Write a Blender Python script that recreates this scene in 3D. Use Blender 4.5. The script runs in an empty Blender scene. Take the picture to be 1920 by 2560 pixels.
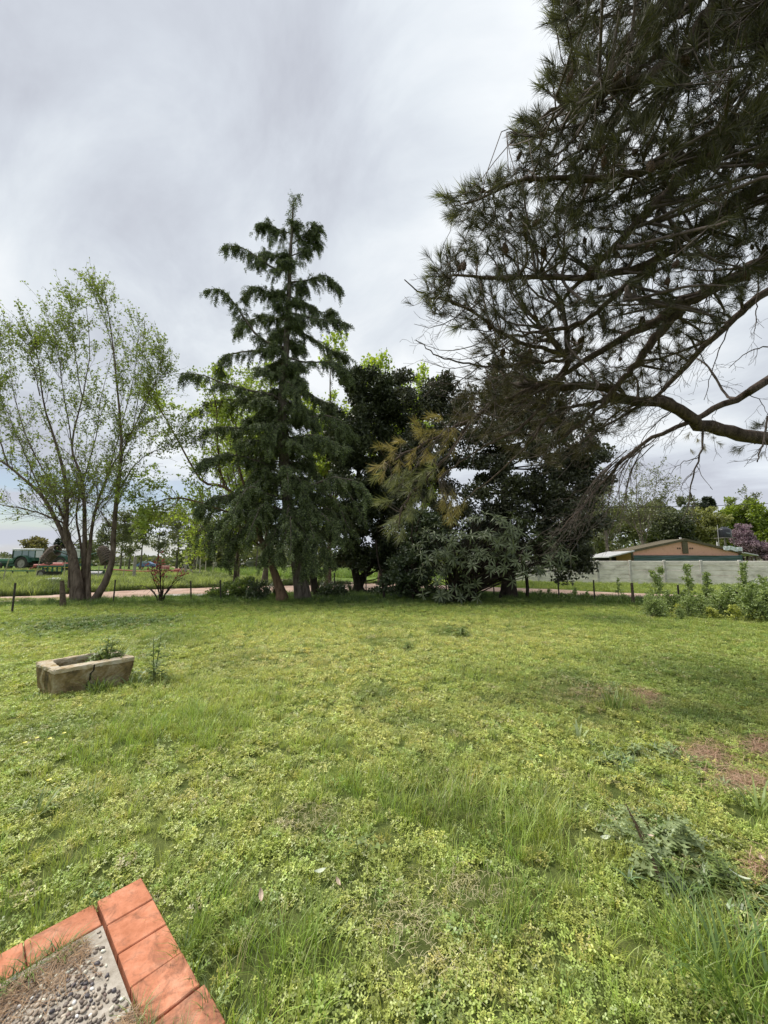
import bpy, math, random
import numpy as np
from mathutils import Vector

sc = bpy.context.scene
COL = sc.collection
rng = np.random.default_rng(11)
random.seed(4)
PI = math.pi

# ---------------------------------------------------------------- camera
F_PX = 962.0                      # focal length measured on the 1920 x 2560 picture
H = 1.6
PITCH = math.atan(122 / F_PX)
cam_d = bpy.data.cameras.new('camera')
cam_d.sensor_fit = 'VERTICAL'
cam_d.angle = 2 * math.atan(1280 / F_PX)
cam_d.clip_start = 0.05
cam_d.clip_end = 3000
cam = bpy.data.objects.new('camera', cam_d)
COL.objects.link(cam)
cam.location = (0, 0, H)
cam.rotation_euler = (PI / 2 + PITCH, 0, 0)
sc.camera = cam

# ---------------------------------------------------------------- light
SUN_EL, SUN_AZ = math.radians(54), math.radians(-68)   # azimuth from +Y towards +X
EXPOSURE = 0.42
W = bpy.data.worlds.new('World')
sc.world = W
W.use_nodes = True
nt = W.node_tree
nt.nodes.clear()


def N(tree, typ, **kw):
    n = tree.nodes.new(typ)
    for k, v in kw.items():
        if k.startswith('i_'):
            key = k[2:]
            n.inputs[int(key) if key.isdigit() else key].default_value = v
        else:
            setattr(n, k, v)
    return n


def math_n(tree, op, a, b=None, c=None):
    n = tree.nodes.new('ShaderNodeMath')
    n.operation = op
    for i, x in enumerate((a, b, c)):
        if x is None:
            continue
        if isinstance(x, (int, float)):
            n.inputs[i].default_value = x
        else:
            tree.links.new(x, n.inputs[i])
    return n.outputs[0]


def ramp(tree, fac, stops, interp='LINEAR'):
    n = tree.nodes.new('ShaderNodeValToRGB')
    n.color_ramp.interpolation = interp
    el = n.color_ramp.elements
    while len(el) < len(stops):
        el.new(0.5)
    for e, (p, c) in zip(el, stops):
        e.position = p
        e.color = (c[0], c[1], c[2], 1) if len(c) == 3 else c
    tree.links.new(fac, n.inputs[0])
    return n.outputs[0]


def mixc(tree, fac, a, b, blend='MIX'):
    n = tree.nodes.new('ShaderNodeMix')
    n.data_type = 'RGBA'
    n.blend_type = blend
    for s, x in ((n.inputs[0], fac), (n.inputs[6], a), (n.inputs[7], b)):
        if isinstance(x, (int, float)):
            s.default_value = x
        elif isinstance(x, tuple):
            s.default_value = (x[0], x[1], x[2], 1)
        else:
            tree.links.new(x, s)
    return n.outputs[2]


def noise(tree, vec, scale, detail=4, rough=0.5, dist=0.0):
    n = N(tree, 'ShaderNodeTexNoise')
    n.inputs['Scale'].default_value = scale
    n.inputs['Detail'].default_value = detail
    n.inputs['Roughness'].default_value = rough
    n.inputs['Distortion'].default_value = dist
    if vec is not None:
        tree.links.new(vec, n.inputs['Vector'])
    return n.outputs['Fac']


def build_world():
    t = nt
    L = t.links
    tc = N(t, 'ShaderNodeTexCoord')
    sep = N(t, 'ShaderNodeSeparateXYZ')
    L.new(tc.outputs['Generated'], sep.inputs[0])
    z = math_n(t, 'MAXIMUM', sep.outputs[2], 0.0)
    den = math_n(t, 'ADD', z, 0.22)
    cx = math_n(t, 'DIVIDE', sep.outputs[0], den)
    cy = math_n(t, 'DIVIDE', sep.outputs[1], den)
    # cloud sheet seen in perspective, streaks running from upper left to lower right
    a = math.radians(38)
    ux = math_n(t, 'ADD', math_n(t, 'MULTIPLY', cx, math.cos(a)), math_n(t, 'MULTIPLY', cy, -math.sin(a)))
    uy = math_n(t, 'ADD', math_n(t, 'MULTIPLY', cx, math.sin(a)), math_n(t, 'MULTIPLY', cy, math.cos(a)))
    comb = N(t, 'ShaderNodeCombineXYZ')
    L.new(math_n(t, 'MULTIPLY', ux, 0.75), comb.inputs[0])
    L.new(uy, comb.inputs[1])
    comb.inputs[2].default_value = 3.7
    n1 = noise(t, comb.outputs[0], 0.85, 3, 0.45, 0.3)
    n2 = noise(t, comb.outputs[0], 2.6, 6, 0.6, 0.45)
    f = math_n(t, 'ADD', math_n(t, 'MULTIPLY', n1, 0.70), math_n(t, 'MULTIPLY', n2, 0.30))
    f = math_n(t, 'ADD', math_n(t, 'MULTIPLY', math_n(t, 'SUBTRACT', f, 0.5), 2.7), 0.52)
    col = ramp(t, f, [(0.28, (0.375, 0.395, 0.445)), (0.44, (0.445, 0.475, 0.525)), (0.58, (0.525, 0.56, 0.60)), (0.78, (0.645, 0.67, 0.69))])
    # slightly brighter towards the zenith, as an overcast sky is
    hz_ = ramp(t, z, [(0.0, (1,) * 3), (0.10, (.8,) * 3), (0.30, (0,) * 3)], 'EASE')
    zb = math_n(t, 'ADD', math_n(t, 'ADD', 1.02, math_n(t, 'MULTIPLY', z, 0.14)), math_n(t, 'MULTIPLY', hz_, 0.22))
    comb2 = N(t, 'ShaderNodeVectorMath', operation='SCALE')
    L.new(col, comb2.inputs[0])
    L.new(zb, comb2.inputs['Scale'])
    bgc = N(t, 'ShaderNodeBackground')
    L.new(comb2.outputs[0], bgc.inputs[0])
    bgc.inputs[1].default_value = 1.0
    sky = N(t, 'ShaderNodeTexSky')
    sky.sky_type = 'NISHITA'
    sky.sun_disc = False
    sky.sun_elevation = SUN_EL
    sky.sun_rotation = SUN_AZ
    bgs = N(t, 'ShaderNodeBackground')
    L.new(sky.outputs[0], bgs.inputs[0])
    bgs.inputs[1].default_value = 0.075
    # openings in the cloud low over the horizon
    comb3 = N(t, 'ShaderNodeCombineXYZ')
    L.new(math_n(t, 'MULTIPLY', sep.outputs[0], 1.6), comb3.inputs[0])
    L.new(math_n(t, 'MULTIPLY', sep.outputs[1], 1.6), comb3.inputs[1])
    L.new(math_n(t, 'MULTIPLY', sep.outputs[2], 9.0), comb3.inputs[2])
    n3 = noise(t, comb3.outputs[0], 1.7, 6, 0.55, 0.2)
    band = ramp(t, sep.outputs[2], [(0.0, (0.35,) * 3), (0.06, (1,) * 3), (0.14, (0.9,) * 3), (0.24, (0,) * 3)])
    side = ramp(t, math_n(t, 'ADD', math_n(t, 'MULTIPLY', sep.outputs[0], 0.5), 0.5), [(0.15, (1,) * 3), (0.45, (0.75,) * 3), (0.62, (0.0,) * 3)])
    hole = ramp(t, n3, [(0.42, (0,) * 3), (0.54, (1,) * 3)])
    hm = math_n(t, 'MULTIPLY', math_n(t, 'MULTIPLY', band, side), hole)
    mx = N(t, 'ShaderNodeMixShader')
    L.new(hm, mx.inputs[0])
    L.new(bgc.outputs[0], mx.inputs[1])
    L.new(bgs.outputs[0], mx.inputs[2])
    out = N(t, 'ShaderNodeOutputWorld')
    L.new(mx.outputs[0], out.inputs[0])


build_world()
sun_d = bpy.data.lights.new('sun', 'SUN')
sun_d.energy = 3.4
sun_d.angle = math.radians(18)
sun_d.color = (1.0, 0.95, 0.87)
sun = bpy.data.objects.new('sun', sun_d)
COL.objects.link(sun)
sd = Vector((math.sin(SUN_AZ) * math.cos(SUN_EL), math.cos(SUN_AZ) * math.cos(SUN_EL), math.sin(SUN_EL)))
sun.rotation_euler = (-sd).to_track_quat('-Z', 'Y').to_euler()
vs = sc.view_settings
vs.view_transform = 'Standard'
vs.look = 'None'
vs.exposure = EXPOSURE
vs.gamma = 1
vs.use_curve_mapping = False
sc.cycles.max_bounces = 7
sc.cycles.diffuse_bounces = 4
sc.cycles.transmission_bounces = 4
sc.cycles.transparent_max_bounces = 6
sc.cycles.caustics_reflective = False
sc.cycles.caustics_refractive = False

# ---------------------------------------------------------------- helpers


def at(u, v, Y):
    """world point seen at (u, v) of the 1920 x 2560 picture, at the real depth Y"""
    x = (u - 960) / F_PX
    y = (1280 - v) / F_PX
    dy = math.cos(PITCH) - y * math.sin(PITCH)
    dz = math.sin(PITCH) + y * math.cos(PITCH)
    t = Y / dy
    return (x * t, Y, H + dz * t)


def gnd(u, v, z=0.0):
    x = (u - 960) / F_PX
    y = (1280 - v) / F_PX
    dy = math.cos(PITCH) - y * math.sin(PITCH)
    dz = math.sin(PITCH) + y * math.cos(PITCH)
    t = (z - H) / dz
    return (x * t, dy * t)


def sstep(a, b, x):
    t = np.clip((x - a) / (b - a), 0, 1)
    return t * t * (3 - 2 * t)


def wob(x, y, s, k=0.0):
    """cheap smooth noise, about -1..1"""
    x = np.asarray(x, float) * s + k
    y = np.asarray(y, float) * s - k * 0.7
    return (np.sin(x * 1.3 + 1.7 * np.sin(y * 0.9 + k)) + np.sin(y * 1.9 + 1.3 * np.sin(x * 1.1 + 2 + k)) +
            0.6 * np.sin(2.9 * x + 2.1 * y + k) + 0.5 * np.sin(4.3 * x - 3.7 * y + 1.1)) / 2.4


def gh(x, y):
    """height of the ground"""
    x = np.asarray(x, float)
    y = np.asarray(y, float)
    lawn = (1 - sstep(12, 14.5, y)) * sstep(2.3, 3.4, y) * 0.022 * (wob(x, y, 1.1) + 0.5 * wob(x, y, 3.3, 2))
    far = 0.30 * np.exp(-((x + 50) / 20) ** 2 - ((y - 56) / 14) ** 2)
    return lawn + far


def obj(name, V, F, mat, parent=None, world=True, smooth=False, props=None):
    """one mesh object. V (n,3); F: array (k,c) or list of arrays. world=True: V is in world space"""
    V = np.asarray(V, dtype=np.float32)
    if parent is not None and world:
        V = V - np.array(parent.location, dtype=np.float32)
    Fs = F if isinstance(F, list) else [F]
    me = bpy.data.meshes.new(name)
    me.vertices.add(len(V))
    me.vertices.foreach_set('co', V.ravel())
    loops = np.concatenate([np.asarray(f, dtype=np.int32).ravel() for f in Fs])
    tot = np.concatenate([np.full(len(f), np.asarray(f).shape[1], dtype=np.int32) for f in Fs])
    start = np.concatenate([[0], np.cumsum(tot)[:-1]]).astype(np.int32)
    me.loops.add(len(loops))
    me.loops.foreach_set('vertex_index', loops)
    me.polygons.add(len(tot))
    me.polygons.foreach_set('loop_start', start)
    me.polygons.foreach_set('loop_total', tot)
    me.polygons.foreach_set('use_smooth', np.full(len(tot), bool(smooth)))
    me.update(calc_edges=True)
    if mat is not None:
        me.materials.append(mat)
    o = bpy.data.objects.new(name, me)
    COL.objects.link(o)
    if parent is not None:
        o.parent = parent
    if props:
        for k, v in props.items():
            o[k] = v
    return o


def thing(name, label, cat, loc=(0, 0, 0), rotz=0.0, group=None, kind=None):
    o = bpy.data.objects.new(name, None)
    COL.objects.link(o)
    o.location = loc
    o.rotation_euler = (0, 0, rotz)
    o.empty_display_size = 0.2
    if label:
        o['label'] = label
    if cat:
        o['category'] = cat
    if group:
        o['group'] = group
    if kind:
        o['kind'] = kind
    return o


def tag(o, label=None, cat=None, group=None, kind=None):
    for k, v in (('label', label), ('category', cat), ('group', group), ('kind', kind)):
        if v:
            o[k] = v
    return o


def dup(root, loc, rotz=0.0, scale=1.0, label=None, group=None):
    def cp(o, par):
        c = o.copy()
        COL.objects.link(c)
        c.parent = par
        for ch in [k for k in KIDS.get(o.name, [])]:
            cp(ch, c)
        return c
    KIDS = {}
    for o in root.children_recursive:
        KIDS.setdefault(o.parent.name, []).append(o)
    r = cp(root, None)
    r.location = loc
    r.rotation_euler = (0, 0, rotz)
    r.scale = (scale,) * 3 if isinstance(scale, (int, float)) else scale
    if label:
        r['label'] = label
    if group:
        r['group'] = group
    return r


class MB:
    """collects quads/tris"""

    def __init__(self):
        self.V, self.Q, self.T, self.n = [], [], [], 0

    def add(self, V, Q=None, T=None):
        self.V.append(np.asarray(V, float).reshape(-1, 3))
        if Q is not None and len(Q):
            self.Q.append(np.asarray(Q, int) + self.n)
        if T is not None and len(T):
            self.T.append(np.asarray(T, int) + self.n)
        self.n += len(self.V[-1])
        return self

    def box(self, c, s, rz=0.0, bev=0.0, top=None):
        """c centre, s size; top=(sx,sy) scale of the upper face"""
        hx, hy, hz = s[0] / 2, s[1] / 2, s[2] / 2
        tx, ty = top if top else (1, 1)
        if bev:
            b = bev
            ring = lambda z, k, kx, ky: [(-hx * kx + k, -hy * ky, z), (hx * kx - k, -hy * ky, z), (hx * kx, -hy * ky + k, z), (hx * kx, hy * ky - k, z), (hx * kx - k, hy * ky, z), (-hx * kx + k, hy * ky, z), (-hx * kx, hy * ky - k, z), (-hx * kx, -hy * ky + k, z)]
            def ins(z, kx, ky):
                a = hx * kx - b
                c2 = hy * ky - b
                return [(-a, -c2, z), (a, -c2, z), (a, -c2, z), (a, c2, z), (a, c2, z), (-a, c2, z), (-a, c2, z), (-a, -c2, z)]
            P = np.array(ins(-hz, 1, 1) + ring(-hz + b, b, 1, 1) + ring(hz - b, b, tx, ty) + ins(hz, tx, ty), float)
            Q = []
            for r in range(3):
                for i in range(8):
                    j = (i + 1) % 8
                    Q.append((r * 8 + i, r * 8 + j, r * 8 + 8 + j, r * 8 + 8 + i))
            Q += [(24, 26, 28, 30), (6, 4, 2, 0)]
        else:
            P = np.array([(-hx, -hy, -hz), (hx, -hy, -hz), (hx, hy, -hz), (-hx, hy, -hz), (-hx * tx, -hy * ty, hz), (hx * tx, -hy * ty, hz), (hx * tx, hy * ty, hz), (-hx * tx, hy * ty, hz)], float)
            Q = [(3, 2, 1, 0), (4, 5, 6, 7), (0, 1, 5, 4), (1, 2, 6, 5), (2, 3, 7, 6), (3, 0, 4, 7)]
        if rz:
            c_, s_ = math.cos(rz), math.sin(rz)
            P = np.stack([P[:, 0] * c_ - P[:, 1] * s_, P[:, 0] * s_ + P[:, 1] * c_, P[:, 2]], 1)
        return self.add(P + np.array(c, float), Q)

    def tube(self, pts, r, sides=8, caps=True):
        P = np.array(pts, float)[None]
        R = np.full((1, P.shape[1]), r, float) if np.isscalar(r) else np.array(r, float)[None]
        V, Q = tubes(P, R, sides)
        self.add(V, Q)
        if caps:
            n = self.n - len(V)
            K = P.shape[1]
            c0 = self.n
            self.add(np.array([P[0, 0], P[0, -1]]))
            T = []
            for i in range(sides):
                j = (i + 1) % sides
                T.append((c0, n + j, n + i))
                T.append((c0 + 1, n + (K - 1) * sides + i, n + (K - 1) * sides + j))
            self.T.append(np.array(T))
        return self

    def prism(self, prof, x0, x1, axis='x'):
        """convex-ish closed profile [(a,b)] extruded along an axis; caps are fans around the mean"""
        m = len(prof)
        a = np.array(prof, float)
        def mk(x):
            if axis == 'x':
                return np.stack([np.full(m, x), a[:, 0], a[:, 1]], 1)
            if axis == 'y':
                return np.stack([a[:, 0], np.full(m, x), a[:, 1]], 1)
            return np.stack([a[:, 0], a[:, 1], np.full(m, x)], 1)
        c = a.mean(0)
        def mc(x):
            if axis == 'x':
                return [(x, c[0], c[1])]
            if axis == 'y':
                return [(c[0], x, c[1])]
            return [(c[0], c[1], x)]
        V = np.concatenate([mk(x0), mk(x1), mc(x0), mc(x1)])
        Q = [(i, (i + 1) % m, m + (i + 1) % m, m + i) for i in range(m)]
        T = [(2 * m, (i + 1) % m, i) for i in range(m)] + [(2 * m + 1, m + i, m + (i + 1) % m) for i in range(m)]
        return self.add(V, Q, T)

    def obj(self, name, mat, parent=None, world=False, smooth=False, props=None):
        V = np.concatenate(self.V)
        Fs = []
        if self.Q:
            Fs.append(np.concatenate(self.Q))
        if self.T:
            Fs.append(np.concatenate(self.T))
        return obj(name, V, Fs, mat, parent, world, smooth, props)


def unit(a):
    return a / (np.linalg.norm(a, axis=-1, keepdims=True) + 1e-9)


def tubes(P, R, S):
    P = np.asarray(P, float)
    n, K, _ = P.shape
    T = np.empty_like(P)
    T[:, 1:-1] = P[:, 2:] - P[:, :-2]
    T[:, 0] = P[:, 1] - P[:, 0]
    T[:, -1] = P[:, -1] - P[:, -2]
    T = unit(T)
    D = unit(P[:, -1] - P[:, 0])
    ref = np.where(np.abs(D[:, 2:3]) < 0.75, np.array([[0.03, 0.05, 1.0]]), np.array([[1.0, 0.04, 0.03]]))[:, None]
    U = unit(np.cross(T, ref))
    Wv = np.cross(T, U)
    a = np.arange(S) * 2 * PI / S
    V = P[:, :, None] + R[:, :, None, None] * (np.cos(a)[None, None, :, None] * U[:, :, None] + np.sin(a)[None, None, :, None] * Wv[:, :, None])
    idx = np.arange(n * K * S).reshape(n, K, S)
    r = np.roll(idx, -1, axis=2)
    Q = np.stack([idx[:, :-1], r[:, :-1], r[:, 1:], idx[:, 1:]], -1).reshape(-1, 4)
    return V.reshape(-1, 3), Q


def curve(pts, n=12, jit=0.0, seed=None):
    """Catmull-Rom through the control points"""
    P = np.array(pts, float)
    P = np.concatenate([[2 * P[0] - P[1]], P, [2 * P[-1] - P[-2]]])
    m = len(P) - 3
    t = np.linspace(0, m - 1e-6, n)
    i = t.astype(int)
    f = (t - i)[:, None]
    a, b, c, d = P[i], P[i + 1], P[i + 2], P[i + 3]
    out = 0.5 * (2 * b + (c - a) * f + (2 * a - 5 * b + 4 * c - d) * f ** 2 + (3 * b - a - 3 * c + d) * f ** 3)
    if jit:
        out[1:-1] += rng.normal(0, jit, (n - 2, P.shape[1]))
    return out


def limb(pts, r0, r1, n=12, jit=0.0):
    C = curve([tuple(p) for p in pts], n, jit)
    R = r0 + (r1 - r0) * np.linspace(0, 1, n) ** 0.8
    return C, R


def stack(limbs):
    """[(C,R)] with equal counts -> batch arrays"""
    return np.stack([c for c, r in limbs]), np.stack([r for c, r in limbs])


def spawn(P, R, n, t0=0.2, t1=1.0, ang=(30, 60), L=(0.5, 1.0), K=6, bias=(0, 0, 0), bend=(0, 0, 0), jit=0.05, rf=0.6, rmax=1.0, taper=0.25, lent=0.4, flat=None):
    """children of a batch of branches"""
    P = np.asarray(P, float)
    m, k, _ = P.shape
    pi = np.repeat(np.arange(m), n)
    c = len(pi)
    t = rng.uniform(t0, t1, c)
    x = t * (k - 1)
    i = np.minimum(x.astype(int), k - 2)
    f = (x - i)[:, None]
    base = P[pi, i] * (1 - f) + P[pi, i + 1] * f
    T = unit(P[pi, i + 1] - P[pi, i])
    rr = R[pi, i] * (1 - f[:, 0]) + R[pi, i + 1] * f[:, 0]
    pr = rng.normal(0, 1, (c, 3))
    if flat is not None:
        pr[:, 2] *= flat
    pr = unit(pr - (pr * T).sum(1, keepdims=True) * T)
    a = np.radians(rng.uniform(ang[0], ang[1], c))[:, None]
    d = unit(np.cos(a) * T + np.sin(a) * pr + np.array(bias)[None])
    ln = rng.uniform(L[0], L[1], c) * (1 - lent * t)
    s = np.linspace(0, 1, K)
    Pn = base[:, None] + d[:, None] * (ln[:, None] * s)[:, :, None] + np.array(bend)[None, None] * (ln[:, None] * s[None] ** 2)[:, :, None]
    w = rng.normal(0, 1, (c, K, 3)) * (jit * ln)[:, None, None]
    w[:, 0] = 0
    w = np.cumsum(w, 1) * 0.6
    Pn = Pn + w
    r0 = np.minimum(rr * rf, rmax)
    Rn = r0[:, None] * (1 - (1 - taper) * s[None])
    return Pn, Rn


def basis(d, spin=None):
    """matrices whose columns are x,y,z with z along d"""
    d = unit(np.asarray(d, float))
    n = len(d)
    r = rng.normal(0, 1, (n, 3)) if spin is None else spin
    x = unit(r - (r * d).sum(1, keepdims=True) * d)
    y = np.cross(d, x)
    return np.stack([x, y, d], -1)


def inst(tv, tf, pos, M, s):
    tv = np.asarray(tv, float)
    tf = np.asarray(tf, int)
    s = np.broadcast_to(np.asarray(s, float), (len(pos),))
    V = np.einsum('nij,kj->nki', M, tv) * s[:, None, None] + np.asarray(pos)[:, None]
    Fc = tf[None] + (np.arange(len(pos)) * len(tv))[:, None, None]
    return V.reshape(-1, 3), Fc.reshape(-1, tf.shape[1])


def tips(P, lo=0.3, n=1):
    """random points along branches with directions"""
    m, k, _ = P.shape
    pi = np.repeat(np.arange(m), n)
    x = rng.uniform(lo, 1.0, len(pi)) * (k - 1)
    i = np.minimum(x.astype(int), k - 2)
    f = (x - i)[:, None]
    return P[pi, i] * (1 - f) + P[pi, i + 1] * f, unit(P[pi, i + 1] - P[pi, i])


def join(parts):
    V, Fq, n = [], [], 0
    for v, f in parts:
        V.append(v)
        Fq.append(np.asarray(f) + n)
        n += len(v)
    V = np.concatenate(V)
    by = {}
    for f in Fq:
        by.setdefault(f.shape[1], []).append(f)
    return V, [np.concatenate(x) for x in by.values()]

# ---------------------------------------------------------------- materials


def mat(name, c1, c2=None, scale=4.0, rough=0.8, bump=0.0, bscale=None, spec=0.3, metal=0.0, detail=6, c3=None, stretch=None, trans=None, objspace=False):
    m = bpy.data.materials.new(name)
    m.use_nodes = True
    t = m.node_tree
    b = t.nodes['Principled BSDF']
    b.inputs['Roughness'].default_value = rough
    b.inputs['Specular IOR Level'].default_value = spec
    b.inputs['Metallic'].default_value = metal
    if trans:
        b.inputs['Transmission Weight'].default_value = trans
    if objspace:
        tc = N(t, 'ShaderNodeTexCoord')
        vec = tc.outputs['Object']
    else:
        g = N(t, 'ShaderNodeNewGeometry')
        vec = g.outputs['Position']
    if stretch:
        mp = N(t, 'ShaderNodeMapping')
        mp.inputs['Scale'].default_value = stretch
        t.links.new(vec, mp.inputs[0])
        vec = mp.outputs[0]
    if c2 is None:
        b.inputs['Base Color'].default_value = (*c1, 1)
    else:
        f = noise(t, vec, scale, detail, 0.62, 0.3)
        stops = [(0.34, c1), (0.64, c2)] if c3 is None else [(0.32, c1), (0.5, c2), (0.66, c3)]
        t.links.new(ramp(t, f, stops), b.inputs['Base Color'])
    if bump:
        bn = N(t, 'ShaderNodeBump')
        bn.inputs['Strength'].default_value = bump
        bn.inputs['Distance'].default_value = 0.02
        t.links.new(noise(t, vec, bscale or scale * 4, 8, 0.6), bn.inputs['Height'])
        t.links.new(bn.outputs[0], b.inputs['Normal'])
    return m


def leaf_mat(name, c1, c2, trans=0.35, gloss=0.06, rough=0.5, nscale=0.7, amt=0.5, tint=False, tcol=None):
    """two leaf colours mixed per leaf, thin and letting light through"""
    m = bpy.data.materials.new(name)
    m.use_nodes = True
    t = m.node_tree
    t.nodes.clear()
    g = N(t, 'ShaderNodeNewGeometry')
    f = math_n(t, 'ADD', math_n(t, 'MULTIPLY', g.outputs['Random Per Island'], 1 - amt), math_n(t, 'MULTIPLY', noise(t, g.outputs['Position'], nscale, 3), amt))
    if tint:
        at_ = N(t, 'ShaderNodeAttribute')
        at_.attribute_type = 'INSTANCER'
        at_.attribute_name = 'tint'
        v = math_n(t, 'ADD', 0.52, math_n(t, 'MULTIPLY', g.outputs['Random Per Island'], 0.92))
        sc_ = N(t, 'ShaderNodeVectorMath', operation='SCALE')
        t.links.new(at_.outputs['Color'], sc_.inputs[0])
        t.links.new(v, sc_.inputs['Scale'])
        col = sc_.outputs[0]
    else:
        col = ramp(t, f, [(0.3, c1), (0.7, c2)])
    d = N(t, 'ShaderNodeBsdfDiffuse')
    t.links.new(col, d.inputs[0])
    tr = N(t, 'ShaderNodeBsdfTranslucent')
    tc2 = mixc(t, 1.0, col, tcol or (1.25, 1.25, 0.75), 'MULTIPLY')
    t.links.new(tc2, tr.inputs[0])
    mx = N(t, 'ShaderNodeMixShader')
    mx.inputs[0].default_value = trans
    t.links.new(d.outputs[0], mx.inputs[1])
    t.links.new(tr.outputs[0], mx.inputs[2])
    gl = N(t, 'ShaderNodeBsdfGlossy')
    gl.inputs['Roughness'].default_value = rough
    mx2 = N(t, 'ShaderNodeMixShader')
    mx2.inputs[0].default_value = gloss
    t.links.new(mx.outputs[0], mx2.inputs[1])
    t.links.new(gl.outputs[0], mx2.inputs[2])
    o = N(t, 'ShaderNodeOutputMaterial')
    t.links.new(mx2.outputs[0], o.inputs[0])
    return m


def bark_mat(name, c1, c2, scale=6.0, bump=0.8, vert=0.25):
    return mat(name, c1, c2, scale=scale, rough=0.95, bump=bump, bscale=scale * 3, spec=0.1, stretch=(1, 1, vert))


# ---- scattering by instances (grass only): points that carry rotation, size, kind and colour
def scatter(name, protos, P, rot, s, idx, tint, kind='stuff'):
    coll = bpy.data.collections.new(name + '_kinds')
    for k, o in enumerate(protos):
        for c in list(o.users_collection):
            c.objects.unlink(o)
        o.name = '%s_%02d' % (name, k)
        coll.objects.link(o)
    me = bpy.data.meshes.new(name)
    n = len(P)
    me.vertices.add(n)
    me.vertices.foreach_set('co', np.asarray(P, np.float32).ravel())
    a = me.attributes.new('rot', 'FLOAT_VECTOR', 'POINT')
    a.data.foreach_set('vector', np.asarray(rot, np.float32).ravel())
    a = me.attributes.new('scl', 'FLOAT_VECTOR', 'POINT')
    s = np.asarray(s, np.float32)
    if s.ndim == 1:
        s = np.repeat(s[:, None], 3, 1)
    a.data.foreach_set('vector', s.ravel())
    a = me.attributes.new('idx', 'INT', 'POINT')
    a.data.foreach_set('value', np.asarray(idx, np.int32))
    a = me.attributes.new('tint', 'FLOAT_COLOR', 'POINT')
    a.data.foreach_set('color', np.concatenate([tint, np.ones((n, 1))], 1).astype(np.float32).ravel())
    me.update()
    o = bpy.data.objects.new(name, me)
    COL.objects.link(o)
    ng = bpy.data.node_groups.new(name + '_nodes', 'GeometryNodeTree')
    ng.interface.new_socket('Geometry', in_out='INPUT', socket_type='NodeSocketGeometry')
    ng.interface.new_socket('Geometry', in_out='OUTPUT', socket_type='NodeSocketGeometry')
    gi = ng.nodes.new('NodeGroupInput')
    go = ng.nodes.new('NodeGroupOutput')
    ci = ng.nodes.new('GeometryNodeCollectionInfo')
    ci.inputs['Collection'].default_value = coll
    ci.inputs['Separate Children'].default_value = True
    ci.inputs['Reset Children'].default_value = True
    ip = ng.nodes.new('GeometryNodeInstanceOnPoints')
    ip.inputs['Pick Instance'].default_value = True

    def attr(nm, typ):
        q = ng.nodes.new('GeometryNodeInputNamedAttribute')
        q.data_type = typ
        q.inputs['Name'].default_value = nm
        return q.outputs['Attribute']
    Lk = ng.links
    Lk.new(gi.outputs[0], ip.inputs['Points'])
    Lk.new(ci.outputs[0], ip.inputs['Instance'])
    Lk.new(attr('idx', 'INT'), ip.inputs['Instance Index'])
    er = ng.nodes.new('FunctionNodeEulerToRotation')
    Lk.new(attr('rot', 'FLOAT_VECTOR'), er.inputs[0])
    Lk.new(er.outputs[0], ip.inputs['Rotation'])
    Lk.new(attr('scl', 'FLOAT_VECTOR'), ip.inputs['Scale'])
    Lk.new(ip.outputs[0], go.inputs[0])
    md = o.modifiers.new('scatter', 'NODES')
    md.node_group = ng
    if kind:
        o['kind'] = kind
    return o
# ================================================================ GROUND AND ROADS
LAWN_TINT = leaf_mat('lawn_leaf', (0.2, 0.3, 0.06), (0.3, 0.4, 0.1), trans=0.36, gloss=0.05, rough=0.45, tint=True, tcol=(1.15, 1.2, 0.7))


def ground_material():
    m = bpy.data.materials.new('ground')
    m.use_nodes = True
    t = m.node_tree
    b = t.nodes['Principled BSDF']
    b.inputs['Roughness'].default_value = 1.0
    b.inputs['Specular IOR Level'].default_value = 0.05
    g = N(t, 'ShaderNodeNewGeometry')
    P = g.outputs['Position']
    sep = N(t, 'ShaderNodeSeparateXYZ')
    t.links.new(P, sep.inputs[0])
    soil = ramp(t, noise(t, P, 9, 6, 0.65), [(0.35, (0.05, 0.045, 0.025)), (0.65, (0.13, 0.12, 0.05))])
    green = ramp(t, noise(t, P, 1.3, 8, 0.68), [(0.36, (0.07, 0.11, 0.025)), (0.52, (0.13, 0.19, 0.045)), (0.68, (0.21, 0.25, 0.07))])
    far = math_n(t, 'SMOOTH_MIN', 1.0, math_n(t, 'MULTIPLY', sep.outputs[1], 0.045), 0.2)
    near = mixc(t, 0.45, soil, green)
    t.links.new(mixc(t, far, near, green), b.inputs['Base Color'])
    bn = N(t, 'ShaderNodeBump')
    bn.inputs['Strength'].default_value = 0.8
    bn.inputs['Distance'].default_value = 0.03
    t.links.new(noise(t, P, 22, 8, 0.7), bn.inputs['Height'])
    t.links.new(bn.outputs[0], b.inputs['Normal'])
    return m


def axis_steps(stops):
    out = []
    for (a, b, s) in stops:
        out += list(np.arange(a, b, s))
    return np.array(out + [stops[-1][1]])


gx = axis_steps([(-900, -140, 60), (-140, -70, 7), (-70, -18, 3), (-18, -9, 0.6), (-9, 9, 0.16), (9, 18, 0.6), (18, 70, 4), (70, 140, 10), (140, 900, 60)])
gy = axis_steps([(-300, -10, 40), (-10, 0.5, 1), (0.5, 13, 0.16), (13, 22, 0.6), (22, 90, 3), (90, 190, 10), (190, 1500, 80)])
X, Y = np.meshgrid(gx, gy)
Z = gh(X, Y)
V = np.stack([X, Y, Z], -1).reshape(-1, 3)
idx = np.arange(len(V)).reshape(X.shape)
Q = np.stack([idx[:-1, :-1], idx[:-1, 1:], idx[1:, 1:], idx[1:, :-1]], -1).reshape(-1, 4)
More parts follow.
